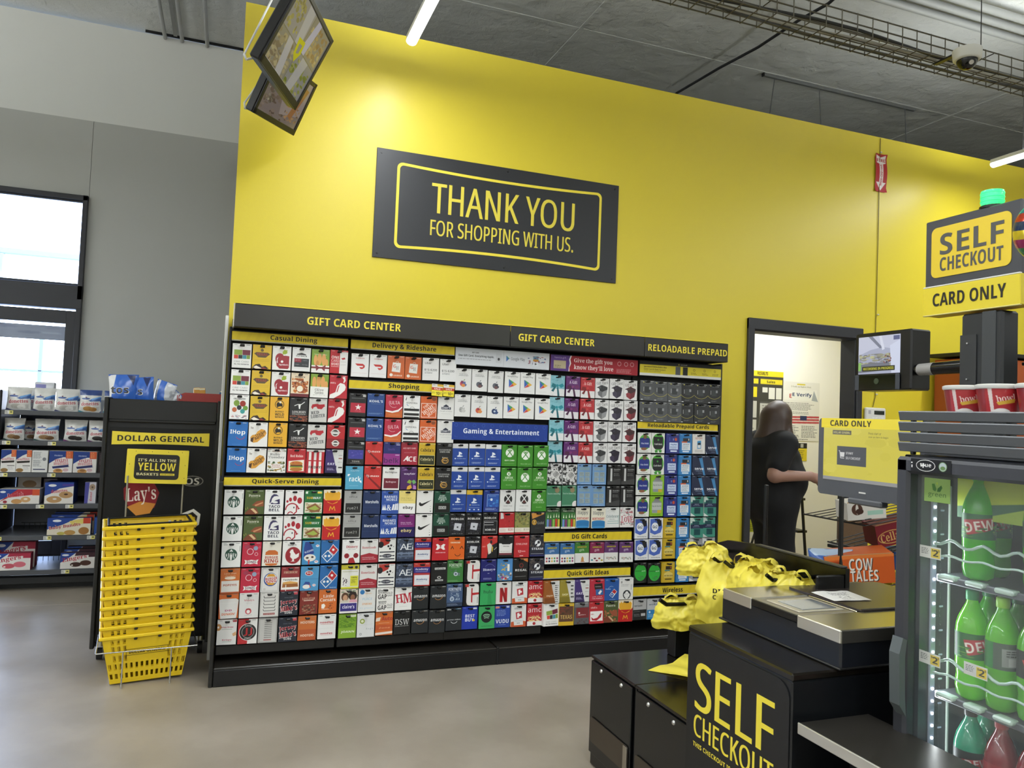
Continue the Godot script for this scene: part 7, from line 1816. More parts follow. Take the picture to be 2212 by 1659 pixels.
	for k in 12:
		var a0 := PI * k / 12.0
		var a1 := PI * (k + 1) / 12.0
		var st := MB.new()
		var prof := []
		for j in 4:
			var a := PI - lerpf(a0, a1, j / 3.0)
			prof.append(Vector2(sin(a) * 0.095, cos(a) * 0.095))
		prof.reverse()
		if prof[0].y > prof[3].y:
			prof.reverse()
		st.lathe(prof, 28)
		obj("stripe", st, mat("foil" + cols[k], cols[k], 0.16, 0.55), bl)
	var tl := MB.new()
	tl.cyl(Vector3(0, -0.09, 0), Vector3(0.02, -0.13, 0), 0.012, 0.02, 8)
	tl.cyl(Vector3(0.01, -0.11, 0), Vector3(0.04, -0.62, 0.02), 0.0012, 0.0012, 4)
	obj("tail_ribbon", tl, mat("ribbon", "b8b4b0", 0.4), bl)


# a limp carrier bag: front and back film meeting in gathered edges
func carrier(label: String, p: Vector3, yaw: float, w: float, h: float, d: float, sd: int, droop: float, text: Array, roll := 0.0) -> void:
	var t := thing("plastic_bag", label, "plastic bag", p, yaw, "yellow carrier bags")
	t.rotation.z = roll
	var nz := FastNoiseLite.new()
	nz.seed = sd
	nz.frequency = 1.0
	nz.fractal_octaves = 3
	var b := MB.new()
	var nx := 26
	var ny := 26
	for side in [1.0, -1.0]:
		var rows := []
		for j in ny + 1:
			var v := float(j) / ny
			var line := PackedVector3Array()
			for i in nx + 1:
				var u := float(i) / nx
				var pinch := 1.0 - 0.45 * pow(v, 3.0) - 0.08 * (1.0 - v)
				var e := pow(maxf(sin(PI * u), 0.0), 0.5)
				var fold := 0.4 * nz.get_noise_2d(u * 2.0 + sd, v * 1.2 + side) + 0.3 * absf(nz.get_noise_2d(u * 5.0, v * 1.4 + side * 4.0))
				var zz: float = side * d * (0.5 * e * (0.6 + 0.5 * sin(PI * minf(v + 0.15, 1.0))) + fold * 0.55 * e)
				var yy := -h * (1.0 - v) + droop * nz.get_noise_2d(u * 1.8, 9.0 + sd) * (1.0 - v * 0.3)
				line.append(Vector3((u - 0.5) * w * pinch + nz.get_noise_2d(v * 3.0, u + 30.0) * w * 0.05, yy, zz))
			rows.append(line)
		b.sheet(rows, FULL, side < 0)
	obj("bag_film", b, M.bag_film, t)
	# two handle loops standing up where the bag hangs
	for s in [-1.0, 1.0]:
		var hl := MB.new()
		var rows := []
		for j in 8:
			var v := j / 7.0
			var line := PackedVector3Array()
			for i in 5:
				var u := i / 4.0 - 0.5
				var a := PI * v
				line.append(Vector3(s * w * 0.16 - cos(a) * w * 0.1 + nz.get_noise_1d(v * 3.0 + s) * 0.01, sin(a) * h * 0.16 + 0.004 * nz.get_noise_2d(u * 4, v * 5) - h * 0.02, u * d * 0.5 + nz.get_noise_2d(v * 4.0, u * 3.0) * d * 0.2))
			rows.append(line)
		hl.sheet(rows)
		obj("handle_loop", hl, M.bag_film, t)
	var y := -h * 0.45
	for s in text:
		var lm := MB.new()
		letters(t, s, "b", w * 0.42, h * 0.075, M.black_ink, Transform3D(Basis.from_euler(Vector3(0.12, 0, 0)), Vector3(w * 0.02, y, d * 0.62)), 0.001, "print_line")
		y -= h * 0.1


func build_bagging() -> void:
	var fm := mat("bag_film", "e8d850", 0.35)
	fm.backlight_enabled = true
	fm.backlight = Color(0.45, 0.4, 0.08)
	# low cabinets with steel kick plates, doors bolted on
	var bm: Material = mat("cabinet_black", "0e0f10", 0.28)
	var names := ["far low black cabinet of the bagging area", "near low black cabinet of the bagging area"]
	for k in 2:
		var z0 := -2.885 + k * 0.366
		var t := thing("bagging_cabinet", names[k], "cabinet", Vector3(1.475, 0, z0 + 0.18), 0.0, "bagging cabinets")
		obj("body", bx(Vector3(0.262, 0.215, 0), Vector3(0.514, 0.43, 0.355), 0.003), bm, t)
		obj("top_plate", bx(Vector3(0.26, 0.435, 0), Vector3(0.526, 0.012, 0.362), 0.003), mat("cab_top", "14110e", 0.16), t)
		var door := obj("door", bx(Vector3(-0.003, 0.24, 0), Vector3(0.012, 0.37, 0.335), 0.003), bm, t)
		for s in [-1, 1]:
			var bo := MB.new()
			bo.lathe([Vector2(0.0085, 0.0), Vector2(0.008, 0.004), Vector2(0.004, 0.007), Vector2(0.0, 0.0075)], 14)
			obj("bolt", bo, M.bright_metal, door, Transform3D(Basis(Vector3.BACK, PI / 2), Vector3(-0.0085, 0.408, s * 0.083 + 0.008)))
		var kp := MB.new()
		kp.prism(rrect(0.31, 0.098, 0.012, 3), 0.0, 0.004)
		var kick := obj("steel_kick", kp, mat("kick_steel", "5e564d", 0.4, 0.85), t, face_left(-0.011, 0.155, 0.006 - k * 0.0))
		obj("kick_end", bx(Vector3(0.138, 0, 0.005), Vector3(0.028, 0.094, 0.004), 0.003), mat("kick_bright", "a19a8d", 0.35, 0.8), kick)
		obj("spacer", bx(Vector3(-0.006, 0.155, 0.0), Vector3(0.012, 0.06, 0.2), 0.002), M.black_satin, t)
	# tall bag rack: black back board with prongs pointing left
	var r := thing("bag_rack", "black bag rack board behind the yellow carrier bags", "bag rack", Vector3(2.02, 0, -2.43))
	var bd := MB.new()
	bd.xf = face_left(0, 0, 0)
	bd.prism(PackedVector2Array([Vector2(-0.38, 0.441), Vector2(0.36, 0.441), Vector2(0.36, 0.94), Vector2(-0.1, 0.945), Vector2(-0.3, 0.93), Vector2(-0.38, 0.905)]), -0.018, 0.0)
	obj("back_board", bd, mat("rack_black", "0c0c0b", 0.25), r)
	obj("end_wing", bx(Vector3(-0.06, 0.80, 0.352), Vector3(0.12, 0.24, 0.012), 0.004), M.rack_black, r)
	obj("top_edge", bx(Vector3(-0.004, 0.945, 0.13), Vector3(0.03, 0.008, 0.46), 0.003), M.black_metal, r)
	obj("floor_leg", bx(Vector3(0.05, 0.22, 0.0), Vector3(0.06, 0.44, 0.7), 0.004), M.black_satin, r)
	for q in [-0.30, -0.09, -0.02, 0.22]:
		var pr2 := MB.new()
		pr2.tube([Vector3(0.0, 0.885, q), Vector3(-0.14, 0.875, q), Vector3(-0.19, 0.88, q - 0.002), Vector3(-0.215, 0.898, q - 0.004)], 0.0075, 8)
		obj("prong", pr2, mat("prong_black", "0a0a0a", 0.2), r)
	# low bag rack at the far end
	var r2 := thing("low_bag_rack", "low black bag rack on the far bagging cabinet", "bag rack", Vector3(1.88, 0.441, -2.80))
	var b2 := MB.new()
	b2.xf = face_left(0.12, 0, 0)
	b2.prism(PackedVector2Array([Vector2(-0.06, 0.0), Vector2(0.3, 0.0), Vector2(0.3, 0.27), Vector2(0.06, 0.315), Vector2(-0.02, 0.31), Vector2(-0.06, 0.28)]), -0.016, 0.0)
	obj("back_board", b2, M.rack_black, r2)
	obj("post", bx(Vector3(-0.03, 0.085, 0.0), Vector3(0.1, 0.17, 0.06), 0.004), M.black_satin, r2)
	var p2 := MB.new()
	p2.tube([Vector3(0.12, 0.25, 0.1), Vector3(-0.1, 0.238, 0.1), Vector3(-0.17, 0.24, 0.098), Vector3(-0.2, 0.26, 0.096)], 0.0085, 8)
	obj("prong", p2, M.prong_black, r2)
	# the bags
	carrier("yellow bag bulging left at the far end of the rack", Vector3(1.87, 0.915, -2.70), -0.5, 0.24, 0.11, 0.1, 11, 0.02, [], 0.12)
	carrier("yellow bag hanging deepest, with black coupon print", Vector3(1.86, 0.89, -2.50), -0.75, 0.27, 0.24, 0.1, 12, 0.02, ["DIGITAL", "COUPONS"])
	carrier("crumpled yellow bag in the middle of the rack", Vector3(1.90, 0.905, -2.38), -0.9, 0.26, 0.15, 0.13, 13, 0.03, [])
	carrier("pale yellow bag with a flat side, right of middle", Vector3(1.87, 0.885, -2.30), -1.0, 0.22, 0.16, 0.09, 14, 0.02, [], -0.1)
	carrier("yellow bag hung on the nearest prong of the rack", Vector3(1.90, 0.90, -2.20), -0.8, 0.25, 0.15, 0.11, 15, 0.03, [], -0.08)
	carrier("small yellow bag tucked at the right end of rack", Vector3(1.95, 0.86, -2.13), -0.8, 0.16, 0.12, 0.08, 16, 0.02, [])
	carrier("yellow bag on the low rack, pulled out to the left", Vector3(1.80, 0.695, -2.73), -0.6, 0.26, 0.12, 0.1, 17, 0.015, [], 0.03)
	carrier("folded yellow bag behind the low rack prong", Vector3(1.95, 0.70, -2.66), -0.9, 0.2, 0.13, 0.07, 18, 0.02, ["COUPONS"])
	# loose bag corner on the near cabinet
	var rows := []
	for j in 7:
		var v := j / 6.0
		var line := PackedVector3Array()
		for i in 9:
			var u := i / 8.0
			var xx := lerpf(lerpf(1.65, 1.86, u), lerpf(1.60, 1.86, u), v)
			var zz := lerpf(lerpf(-2.648, -2.70, u), lerpf(-2.60, -2.33, u), 1.0 - v)
			line.append(Vector3(xx, 0.4435 + 0.016 * u * (1.0 + sin(i * 1.4 + j)) + 0.02 * u * v, zz))
		rows.append(line)
	var cb := MB.new()
	cb.sheet(rows)
	tag(obj("loose_bag", cb, M.bag_film), "flat loose yellow bag lying on the near low cabinet", "plastic bag")


# ---------------------------------------------------------------- drinks cooler
func bottle(label: String, p: Vector3, liquid: String, cap: String, lab: Rect2, turn: float, group := "bottles in the cooler") -> void:
	var t := thing("soda_bottle", label, "bottle", p, turn, group)
	var lm := mat("liq" + liquid, liquid, 0.08)
	if not lm.backlight_enabled:
		lm.backlight_enabled = true
		lm.backlight = Color.html(liquid).lightened(0.1)
		lm.clearcoat_enabled = true
		lm.clearcoat = 0.8
		lm.clearcoat_roughness = 0.05
	var b := MB.new()
	b.lathe([Vector2(0.0, 0.004), Vector2(0.024, 0.0), Vector2(0.034, 0.008), Vector2(0.037, 0.03), Vector2(0.0345, 0.06), Vector2(0.0375, 0.085), Vector2(0.0375, 0.168), Vector2(0.036, 0.184), Vector2(0.031, 0.202), Vector2(0.023, 0.22), Vector2(0.0155, 0.235), Vector2(0.013, 0.243), Vector2(0.013, 0.262), Vector2(0.0, 0.262)], 28)
	obj("bottle_body", b, lm, t)
	var l := MB.new()
	l.lathe([Vector2(0.0381, 0.103), Vector2(0.0381, 0.166)], 28, lab)
	obj("label", l, M.print, t)
	var c := MB.new()
	c.lathe([Vector2(0.0, 0.246), Vector2(0.0148, 0.246), Vector2(0.0152, 0.252), Vector2(0.0152, 0.268), Vector2(0.013, 0.27), Vector2(0.0, 0.27)], 22)
	obj("cap", c, mat("cap" + cap, cap, 0.35), t)


func build_cooler() -> void:
	var t := thing("drink_cooler", "black glass-door drinks cooler at the right edge", "cooler", Vector3(1.70, 0, -1.545))
	var L := 0.72
	var fm := mat("cooler_black", "2b2c30", 0.35)
	var inn := mat("cooler_inside", "3c3d46", 0.4)
	obj("far_side", bx(Vector3(0.3, 0.68, 0.012), Vector3(0.6, 1.36, 0.024), 0.003), fm, t)
	obj("near_side", bx(Vector3(0.3, 0.68, L - 0.012), Vector3(0.6, 1.36, 0.024), 0.003), fm, t)
	obj("back", bx(Vector3(0.59, 0.68, L / 2), Vector3(0.02, 1.36, L - 0.048)), inn, t)
	obj("roof", bx(Vector3(0.3, 1.35, L / 2), Vector3(0.6, 0.02, L), 0.003), fm, t)
	obj("plinth", bx(Vector3(0.3, 0.06, L / 2), Vector3(0.58, 0.12, L - 0.05)), fm, t)
	obj("inner_side", bx(Vector3(0.3, 0.68, 0.032), Vector3(0.56, 1.3, 0.012)), inn, t)
	# door: frame, glass, handle
	var d := MB.new()
	d.bbox(Vector3(-0.012, 0.7, 0.02), Vector3(0.036, 1.31, 0.042), 0.008)
	d.bbox(Vector3(-0.012, 0.7, L - 0.02), Vector3(0.036, 1.31, 0.042), 0.008)
	d.bbox(Vector3(-0.012, 1.333, L / 2), Vector3(0.036, 0.042, L), 0.008)
	d.bbox(Vector3(-0.012, 0.1, L / 2), Vector3(0.036, 0.11, L), 0.008)
	var door := obj("door_frame", d, mat("door_black", "34353a", 0.4), t)
	obj("door_glass", bx(Vector3(-0.006, 0.73, L / 2), Vector3(0.006, 1.18, L - 0.08)), M.glass, door)
	var hd := MB.new()
	hd.prism(PackedVector2Array([Vector2(0.0, -0.1), Vector2(0.022, -0.07), Vector2(0.026, 0.06), Vector2(0.014, 0.1), Vector2(0.0, 0.094), Vector2(0.006, 0.05), Vector2(0.004, -0.05)]), -0.016, 0.016)
	obj("handle", hd, mat("handle_grey", "4f5555", 0.45), door, Transform3D(Basis(Vector3.UP, PI), Vector3(-0.03, 0.79, 0.03)))
	var stk := MB.new()
	stk.box(Vector3.ZERO, Vector3(0.118, 0.033, 0.0008), pr("cooler_sticker", 170, 48, "b 101114|o e6e6e4 24 14 0.1 0.1|e e4e4e2 38 14 24 12.4|e 101114 38 14 22.4 11|t b e8e8e6 24 9 28 8 true|r e8e8e6 27 12.6 10 2.6|r e8e8e6 30.4 9 3.2 10|r e8e8e6 1 8 4 3|r e8e8e6 2 14 3 6|e 6a8a5a 80 14 10 10|e a9b4b8 80 14 8.6 8.6|e 5f7f4a 80 17 6 4"), spot("101114"))
	obj("badge", stk, M.print, door, face_left(-0.031, 1.336, 0.108))
	var gs := MB.new()
	gs.box(Vector3.ZERO, Vector3(0.075, 0.06, 0.0008), pr("green_leaf", 100, 80, "b 7d9a52|p 3f6a2c 34,40 30,20 40,18 48,36 44,44|p 2f5a24 50,44 52,34 66,22 70,30 62,44|p 9ab02a 46,14 52,14 52,24|t s 3c5a30 16 50 68 16 green"), spot("7d9a52"))
	obj("leaf_sticker", gs, M.print, door, face_left(-0.0095, 1.275, 0.11))
	# graphic panel inside the head of the door
	var gp := MB.new()
	gp.box(Vector3.ZERO, Vector3(0.62, 0.115, 0.004), pr("citrus_panel", 512, 95, "b 2c5a36|p a8b82a 0,0 100,0 60,6 0,14|p 93ac2c 8,18.5 30,12 60,8 72,14 60,18.5|p 5f9a3a 40,18 48,4 56,14|p 2f5a3c 36,8 40,18.5 46,18.5|p c9d65a 50,6 62,3 56,12|p b83a2c 56,10 64,4 64,12 60,16"), spot("2c5a36"))
	obj("graphic_panel", gp, M.print, t, face_left(0.10, 1.262, 0.39))
	# LED strip along the far edge
	var led := obj("led_rail", bx(Vector3(0.062, 0.68, 0.041), Vector3(0.02, 1.15, 0.006), 0.002), mat("led_rail", "9aa0b4", 0.3), t)
	var glow := mat("led_point", "ffffff", 0.3)
	glow.emission_enabled = true
	glow.emission = Color(0.95, 0.98, 1.0)
	glow.emission_energy_multiplier = 9.0
	for k in 34:
		obj("led_chip", bx(Vector3(0.062, 1.225 - k * 0.0315, 0.0455), Vector3(0.0065, 0.0065, 0.003), 0.001), glow, led)
	area(t, Vector3(0.064, 0.68, 0.052), 0.012, 1.1, 0.16, Color(0.94, 0.98, 1.0), Vector3(0, PI + 0.45, 0))
	obj("corner_post", bx(Vector3(0.118, 0.68, 0.042), Vector3(0.008, 1.2, 0.006), 0.002), mat("corner_white", "b9c4bc", 0.3), t)
	for k in 18:
		var sl := MB.new()
		sl.bbox(Vector3(0.094, 1.215 - k * 0.063, 0.0395), Vector3(0.014, 0.005, 0.003), 0.0015)
		obj("shelf_slot", sl, mat("slot_pale", "b8c4dc", 0.3), t)
	# shelves with wavy front wires
	var sy := [1.055, 0.755, 0.465]
	for k in 3:
		var sh := obj("shelf", bx(Vector3(0.31, sy[k] - 0.012, L / 2), Vector3(0.5, 0.018, L - 0.1), 0.003), mat("cooler_shelf", "50535c", 0.4), t)
		for q in [[0.085, 0.008, 0.004], [0.05, 0.003, 0.003]]:
			var wv := MB.new()
			var pts := []
			for j in 41:
				var zz := 0.06 + j * (L - 0.12) / 40.0
				pts.append(Vector3(0.05 - 0.007 * absf(sin(zz * 36.0)), sy[k] + q[0] + q[1] * sin(zz * 72.0), zz))
			wv.tube(pts, q[2], 6)
			obj("front_wire", wv, mat("pale_wire", "b4cdc2", 0.25), sh)
		for j in 8:
			obj("lane_foot", bx(Vector3(0.06, sy[k] - 0.006, 0.09 + j * 0.078), Vector3(0.03, 0.012, 0.05), 0.004), mat("clear_foot", "b9ccc2", 0.2), sh)
	# bottles
	var green := pr("lab_green", 200, 60, "b 2a6a34|p b3323a 6,8 36,4 40,16 10,26|t b-12 f0e8e0 8 8 30 12 DEW|p 5fae3a 36,14 50,10 60,22 48,28|n 2a5a2c 8ac04a 0 16 50 14 20|r 14301c 60 2 38 26|g 9ab43a 62 5 34 8 2.6")
	var grey := pr("lab_grey", 200, 60, "b 4a5a4c|r 8f958f 20 6 60 20|r b4b8b4 26 16 18 9|g 2a2f2a 24 8 52 3 2.6|p b8342c 84,4 98,4 98,14|r 2f7a3a 0 0 12 30")
	var dark := pr("lab_dark", 200, 60, "b 1f2420|p b83a3a 4,10 30,6 34,16 8,20|t b-8 e6dcd6 8 8 24 9 DEW|n 3a4a3a 8a8a7a 20 16 40 12 20")
	var red := pr("lab_red", 200, 60, "b a8262e|t b-8 e6e0dc 8 8 34 12 DEW|n d8d4d0 8a1a22 40 4 50 20 24")
	var X := 1.80
	var lab := [
		["green soda bottle on top cooler shelf behind wire", Vector3(X, sy[0], -1.405), "46b414", "4fae2a", green],
		["green soda bottle at the frame edge, top cooler shelf", Vector3(X, sy[0], -1.245), "46b414", "4fae2a", green],
		["green capped soda bottle, leftmost on middle cooler shelf", Vector3(X, sy[1], -1.42), "6cc41a", "1f8a4a", green],
		["lime capped soda bottle with grey label, middle shelf", Vector3(X, sy[1], -1.338), "62c414", "8ecb2e", grey],
		["green soda bottle cut by the frame, middle shelf", Vector3(X, sy[1], -1.257), "5cbc16", "8ecb2e", dark],
		["teal soda bottle with black cap, lowest cooler shelf", Vector3(X, sy[2], -1.42), "2f9a78", "1b1b1d", dark],
		["red soda bottle with red cap, lowest cooler shelf", Vector3(X, sy[2], -1.338), "8a1f28", "a82a34", red],
		["red soda bottle at the frame edge, lowest shelf", Vector3(X, sy[2], -1.257), "8a1f28", "a82a34", red],
		["green soda bottle standing behind, left of middle shelf", Vector3(X + 0.084, sy[1], -1.44), "3f9a20", "1f6a3a", green],
		["second green soda bottle in the back row, middle shelf", Vector3(X + 0.084, sy[1], -1.36), "3f9a20", "1f6a3a", green],
		["third green soda bottle in back row, middle shelf", Vector3(X + 0.084, sy[1], -1.28), "3f9a20", "7fb82a", green],
		["green soda bottle in the back row, top shelf", Vector3(X + 0.084, sy[0], -1.425), "3f9a20", "1f6a3a", green],
		["dim soda bottle in the back row, top shelf", Vector3(X + 0.084, sy[0], -1.27), "3a6a2a", "1f6a3a", green],
		["teal soda bottle in the back row, lowest shelf", Vector3(X + 0.084, sy[2], -1.44), "2f8a68", "1b1b1d", dark],
	]
	for k in lab.size():
		var q: Array = lab[k]
		bottle(q[0], q[1], q[2], q[3], q[4], -2.3 + (k * 0.37 - int(k * 0.37)) * 0.7)
	# price tags on the shelves and the far edge
	var tr := pr("two_tag", 100, 60, "b d6d4cf|r dcbf2c 54 8 42 46|g 6a6a68 8 12 36 4 8|t b 2a2612 64 14 24 32 2|t b 2a2612 58 12 6 12 $|t b 2a2612 88 12 6 10 5")
	var where := [[Vector3(1.690, 1.114, -1.465), "price tag with yellow 2 high on cooler edge"], [Vector3(1.690, 0.846, -1.462), "price tag with yellow 2 low on cooler edge"], [Vector3(1.735, 0.846, -1.358), "price tag with yellow 2 on middle cooler shelf wire"]]
	for q in where:
		var b := MB.new()
		b.box(Vector3.ZERO, Vector3(0.062, 0.03, 0.001), tr, spot("d6d4cf"))
		var p: Vector3 = q[0]
		if p.x < 1.7:
			p.x = 1.7055
		tag(obj("price_tag", b, M.print, null, face_left(p.x, p.y, p.z)), q[1], "price tag", "cooler price tags")
	# louvred rack on the cooler roof with red tubs
	var rk := thing("louvre_rack", "grey louvred rail rack on top of the cooler", "rack", Vector3(1.70, 1.3605, -1.545))
	var lm2 := mat("louvre_grey", "54575b", 0.3)
	for y in [0.112, 0.084, 0.056, 0.03]:
		var lv := MB.new()
		lv.xf = Transform3D(Basis(Vector3.BACK, 0.25), Vector3(-0.012, y, 0))
		lv.bbox(Vector3(0, -0.01, 0.335), Vector3(0.006, 0.0255, 0.69), 0.002)
		obj("louvre", lv, lm2, rk)
	obj("deck", bx(Vector3(0.2, 0.1, 0.33), Vector3(0.4, 0.008, 0.7), 0.002), lm2, rk)
	obj("lower_deck", bx(Vector3(0.2, 0.006, 0.36), Vector3(0.4, 0.008, 0.6), 0.002), lm2, rk)
	for q in [Vector3(0.02, 0.05, 0.01), Vector3(0.02, 0.05, 0.66), Vector3(0.38, 0.05, 0.01), Vector3(0.38, 0.05, 0.66)]:
		obj("post", bx(q, Vector3(0.012, 0.1, 0.012), 0.002), M.black_metal, rk)
	var wrap := pr("tub_wrap", 256, 80, "b a82a30|p 8a1f24 0,0 12,0 12,31 0,31|p d8c8c4 14,0 17,0 19,31 16,31|t F-10 e6dcd4 20 8 14 7 bowl|p d0a83a 20,16 34,12 34,16 22,19|e dcdad6 24 30 9 8|r 8a8c8e 44 6 8 9|p b8803c 40,31 44,22 64,20 66,31|p c49a4a 46,20 58,14 62,20|p 8a1f24 66,0 78,0 78,31 66,31|p d8c8c4 82,0 85,0 86,31 83,31|e dcdad6 92 30 8 7")
	for k in 4:
		var tb := thing("snack_tub", ["red snack tub, left one on the louvred rack", "red snack tub, second on the louvred rack", "red snack tub at the frame edge on rack", "red snack tub behind the left one on rack"][k], "tub", [Vector3(1.83, 1.4655, -1.47), Vector3(1.815, 1.4655, -1.365), Vector3(1.82, 1.4655, -1.262), Vector3(1.94, 1.4655, -1.48)][k], -2.46 + k * 0.12, "red snack tubs")
		var bo := MB.new()
		bo.lathe([Vector2(0.0, 0.0), Vector2(0.042, 0.0), Vector2(0.0525, 0.074)], 28, wrap)
		obj("tub_wall", bo, M.film, tb)
		var li := MB.new()
		li.lathe([Vector2(0.0535, 0.07), Vector2(0.0555, 0.073), Vector2(0.0555, 0.08), Vector2(0.05, 0.082), Vector2(0.0, 0.08)], 28)
		obj("lid", li, M.white_plastic, tb)


# ---------------------------------------------------------------- candy rack beyond the bags
func candy_box(label: String, p: Vector3, s: Vector3, rot: Vector3, front: Rect2, side: Rect2, edge: String) -> void:
	var t := thing("candy_box", label, "candy box", p, 0.0)
	t.rotation = rot
	var b := MB.new()
	b.box(Vector3(0, s.y / 2, 0), s, front, spot(edge), side)
	obj("carton", b, M.print, t)
	obj("tear_edge", bx(Vector3(0, s.y + 0.002, s.z / 2 - 0.002), Vector3(s.x * 0.96, 0.004, 0.002)), mat("carton_edge", "b98a5a", 0.7), t)


func build_candy() -> void:
	var t := thing("candy_rack", "black wire candy rack with sloping shelves", "rack", Vector3(3.3, 0, -3.25))
	for q in [[-0.34, 0.28], [0.5, 0.28], [-0.34, -0.3], [0.5, -0.3]]:
		var po := MB.new()
		po.bbox(Vector3(q[0], 0.54, q[1] - 0.1), Vector3(0.02, 1.08, 0.02), 0.003)
		obj("upright", po, M.black_metal, t)
	for k in 4:
		var y: float = [0.98, 0.82, 0.63, 0.47][k]
		var w := MB.new()
		var x0: float = [-0.2, -0.02, -0.34, -0.2][k]
		for j in 9:
			var zz := 0.2 - j * 0.055
			w.cyl(Vector3(x0, y - 0.05, zz), Vector3(0.5, y + 0.05, zz), 0.003, 0.003, 5)
		w.cyl(Vector3(x0, y - 0.05, 0.2), Vector3(x0, y - 0.05, -0.25), 0.005, 0.005, 6)
		w.cyl(Vector3(0.5, y + 0.05, 0.2), Vector3(0.5, y + 0.05, -0.25), 0.005, 0.005, 6)
		w.cyl(Vector3(x0, y - 0.02, 0.2), Vector3(0.5, y + 0.08, 0.2), 0.004, 0.004, 6)
		obj("wire_shelf", w, M.dark_wire, t)
	var tilt := 0.12
	var orange := pr("cow_front", 180, 80, "b cc5a1e|p e07a34 0,0 100,0 100,4 0,6|t b 2a2420 36 6 34 18 COW|t b e6e2da 35 5 34 18 COW|t b 2a2420 37 24 40 17 TALES|t b e6e2da 36 23 40 17 TALES|r 9c3a14 8 8 18 3")
	var oside := pr("cow_side", 90, 80, "b a84a18|t b 6a2c10 14 28 66 20 COW|t b c9bcae 12 26 66 20 COW|t b c9bcae 12 50 72 20 TALES|g d0b8a4 20 14 50 1 6")
	candy_box("orange candy box with white outlined letters, middle of rack", Vector3(3.09, 0.645, -3.10), Vector3(0.34, 0.15, 0.16), Vector3(0.1, -0.45, tilt), orange, oside, "b04e1a")
	candy_box("dark red candy box with gold script on the rack", Vector3(3.42, 0.835, -3.16), Vector3(0.26, 0.12, 0.14), Vector3(0.1, -0.3, tilt + 0.14), pr("cherry", 150, 70, "b 7d1c2a|e c9a25a 32 28 30 14|e 7d1c2a 32 28 28 12|t F-4 d8b46a 8 18 48 18 Cellas|e 9a6a5a 84 20 14 16|e 3a1a1c 84 20 10 12"), spot("5a1420"), "5a1420")
	candy_box("white candy box with a chocolate picture, rack top", Vector3(3.14, 0.965, -3.12), Vector3(0.2, 0.09, 0.14), Vector3(0.05, -0.35, tilt), pr("mint", 120, 60, "b cfcbc4|e 4a2c20 26 20 14 16|e cfcbc4 26 20 4 14|e 3a2018 32 26 10 8|r 9ac0b0 52 26 40 12"), spot("bdb9b2"), "bdb9b2")
	candy_box("yellow candy box with blue sweet pictured, lower rack", Vector3(3.19, 0.475, -3.05), Vector3(0.3, 0.12, 0.14), Vector3(0.1, -0.5, tilt), pr("sour", 150, 64, "b cdb41e|p e0cc3a 0,0 100,0 100,6 0,10|e 2f7ab4 38 22 14 8|e 3f8a2c 84 16 10 9|n 5a4a1c 8a2a4a 60 6 36 26 16"), spot("b8a21a"), "b8a21a")
	candy_box("second yellow candy box at the right, lower rack", Vector3(3.46, 0.52, -3.12), Vector3(0.22, 0.13, 0.14), Vector3(0.1, -0.3, tilt), pr("sour2", 110, 64, "b bfa81c|n 5a2434 3a1c24 0 0 100 20 14|n 7a6a1c d6c43a 0 20 100 36 16"), spot("a8941a"), "a8941a")
	candy_box("blue candy box behind the orange one on rack", Vector3(3.52, 0.69, -3.18), Vector3(0.2, 0.1, 0.1), Vector3(0.1, -0.2, tilt), pr("bluebox", 90, 50, "b 1f4a8a|t b c4cfe0 20 8 60 9 Pop|n c4563c 3a70b0 10 24 80 24 10"), spot("1f4a8a"), "1f4a8a")
	film_bag("blue wrapped multipack lying left of the candy rack", 2.95, 0.64, -3.12, 0.24, 0.16, 0.12, pr("bluepack", 110, 80, "b 1f4f9c|p 9fb0c4 0,0 100,0 90,12 10,14|n 14347a 4a80c0 10 20 80 40 16|r c9d4e0 50 40 30 10"), 41, "", -0.1, -0.3)
	var bs := thing("low_shelf", "low black shelf under the blue multipack", "shelf", Vector3(2.95, 0, -3.15))
	obj("top", bx(Vector3(0, 0.625, 0), Vector3(0.3, 0.02, 0.3), 0.003), M.black_satin, bs)
	for q in [-0.13, 0.13]:
		obj("side", bx(Vector3(q, 0.31, 0), Vector3(0.02, 0.62, 0.28), 0.003), M.black_satin, bs)
	# orange cabinet against the wall behind the pole
	var oc := thing("orange_cabinet", "tall orange display cabinet behind the lane pole", "cabinet", Vector3(5.9, 0, -4.3))
	obj("carcass", bx(Vector3(0, 1.0, 0), Vector3(1.3, 2.0, 0.4), 0.006), mat("orange_board", "9c4a1c", 0.5), oc)
	obj("edge_post", bx(Vector3(-0.66, 1.02, 0.19), Vector3(0.03, 2.04, 0.05), 0.004), M.black_satin, oc)
	obj("edge_post", bx(Vector3(0.3, 1.02, 0.21), Vector3(0.04, 2.04, 0.03), 0.004), M.black_satin, oc)
	obj("cap", bx(Vector3(0, 2.03, 0), Vector3(1.36, 0.03, 0.44), 0.004), M.black_satin, oc)


# ---------------------------------------------------------------- office behind the doorway
func sheet_print(called: String, label: String, cat: String, x0: float, x1: float, y0: float, y1: float, r: Rect2, z := -5.997) -> Node3D:
	var b := MB.new()
	b.box(Vector3.ZERO, Vector3(x1 - x0, y0 - y1, 0.003), r, spot("cfcec9"))
	return tag(obj(called, b, M.print, null, at((x0 + x1) / 2, (y0 + y1) / 2, z)), label, cat)


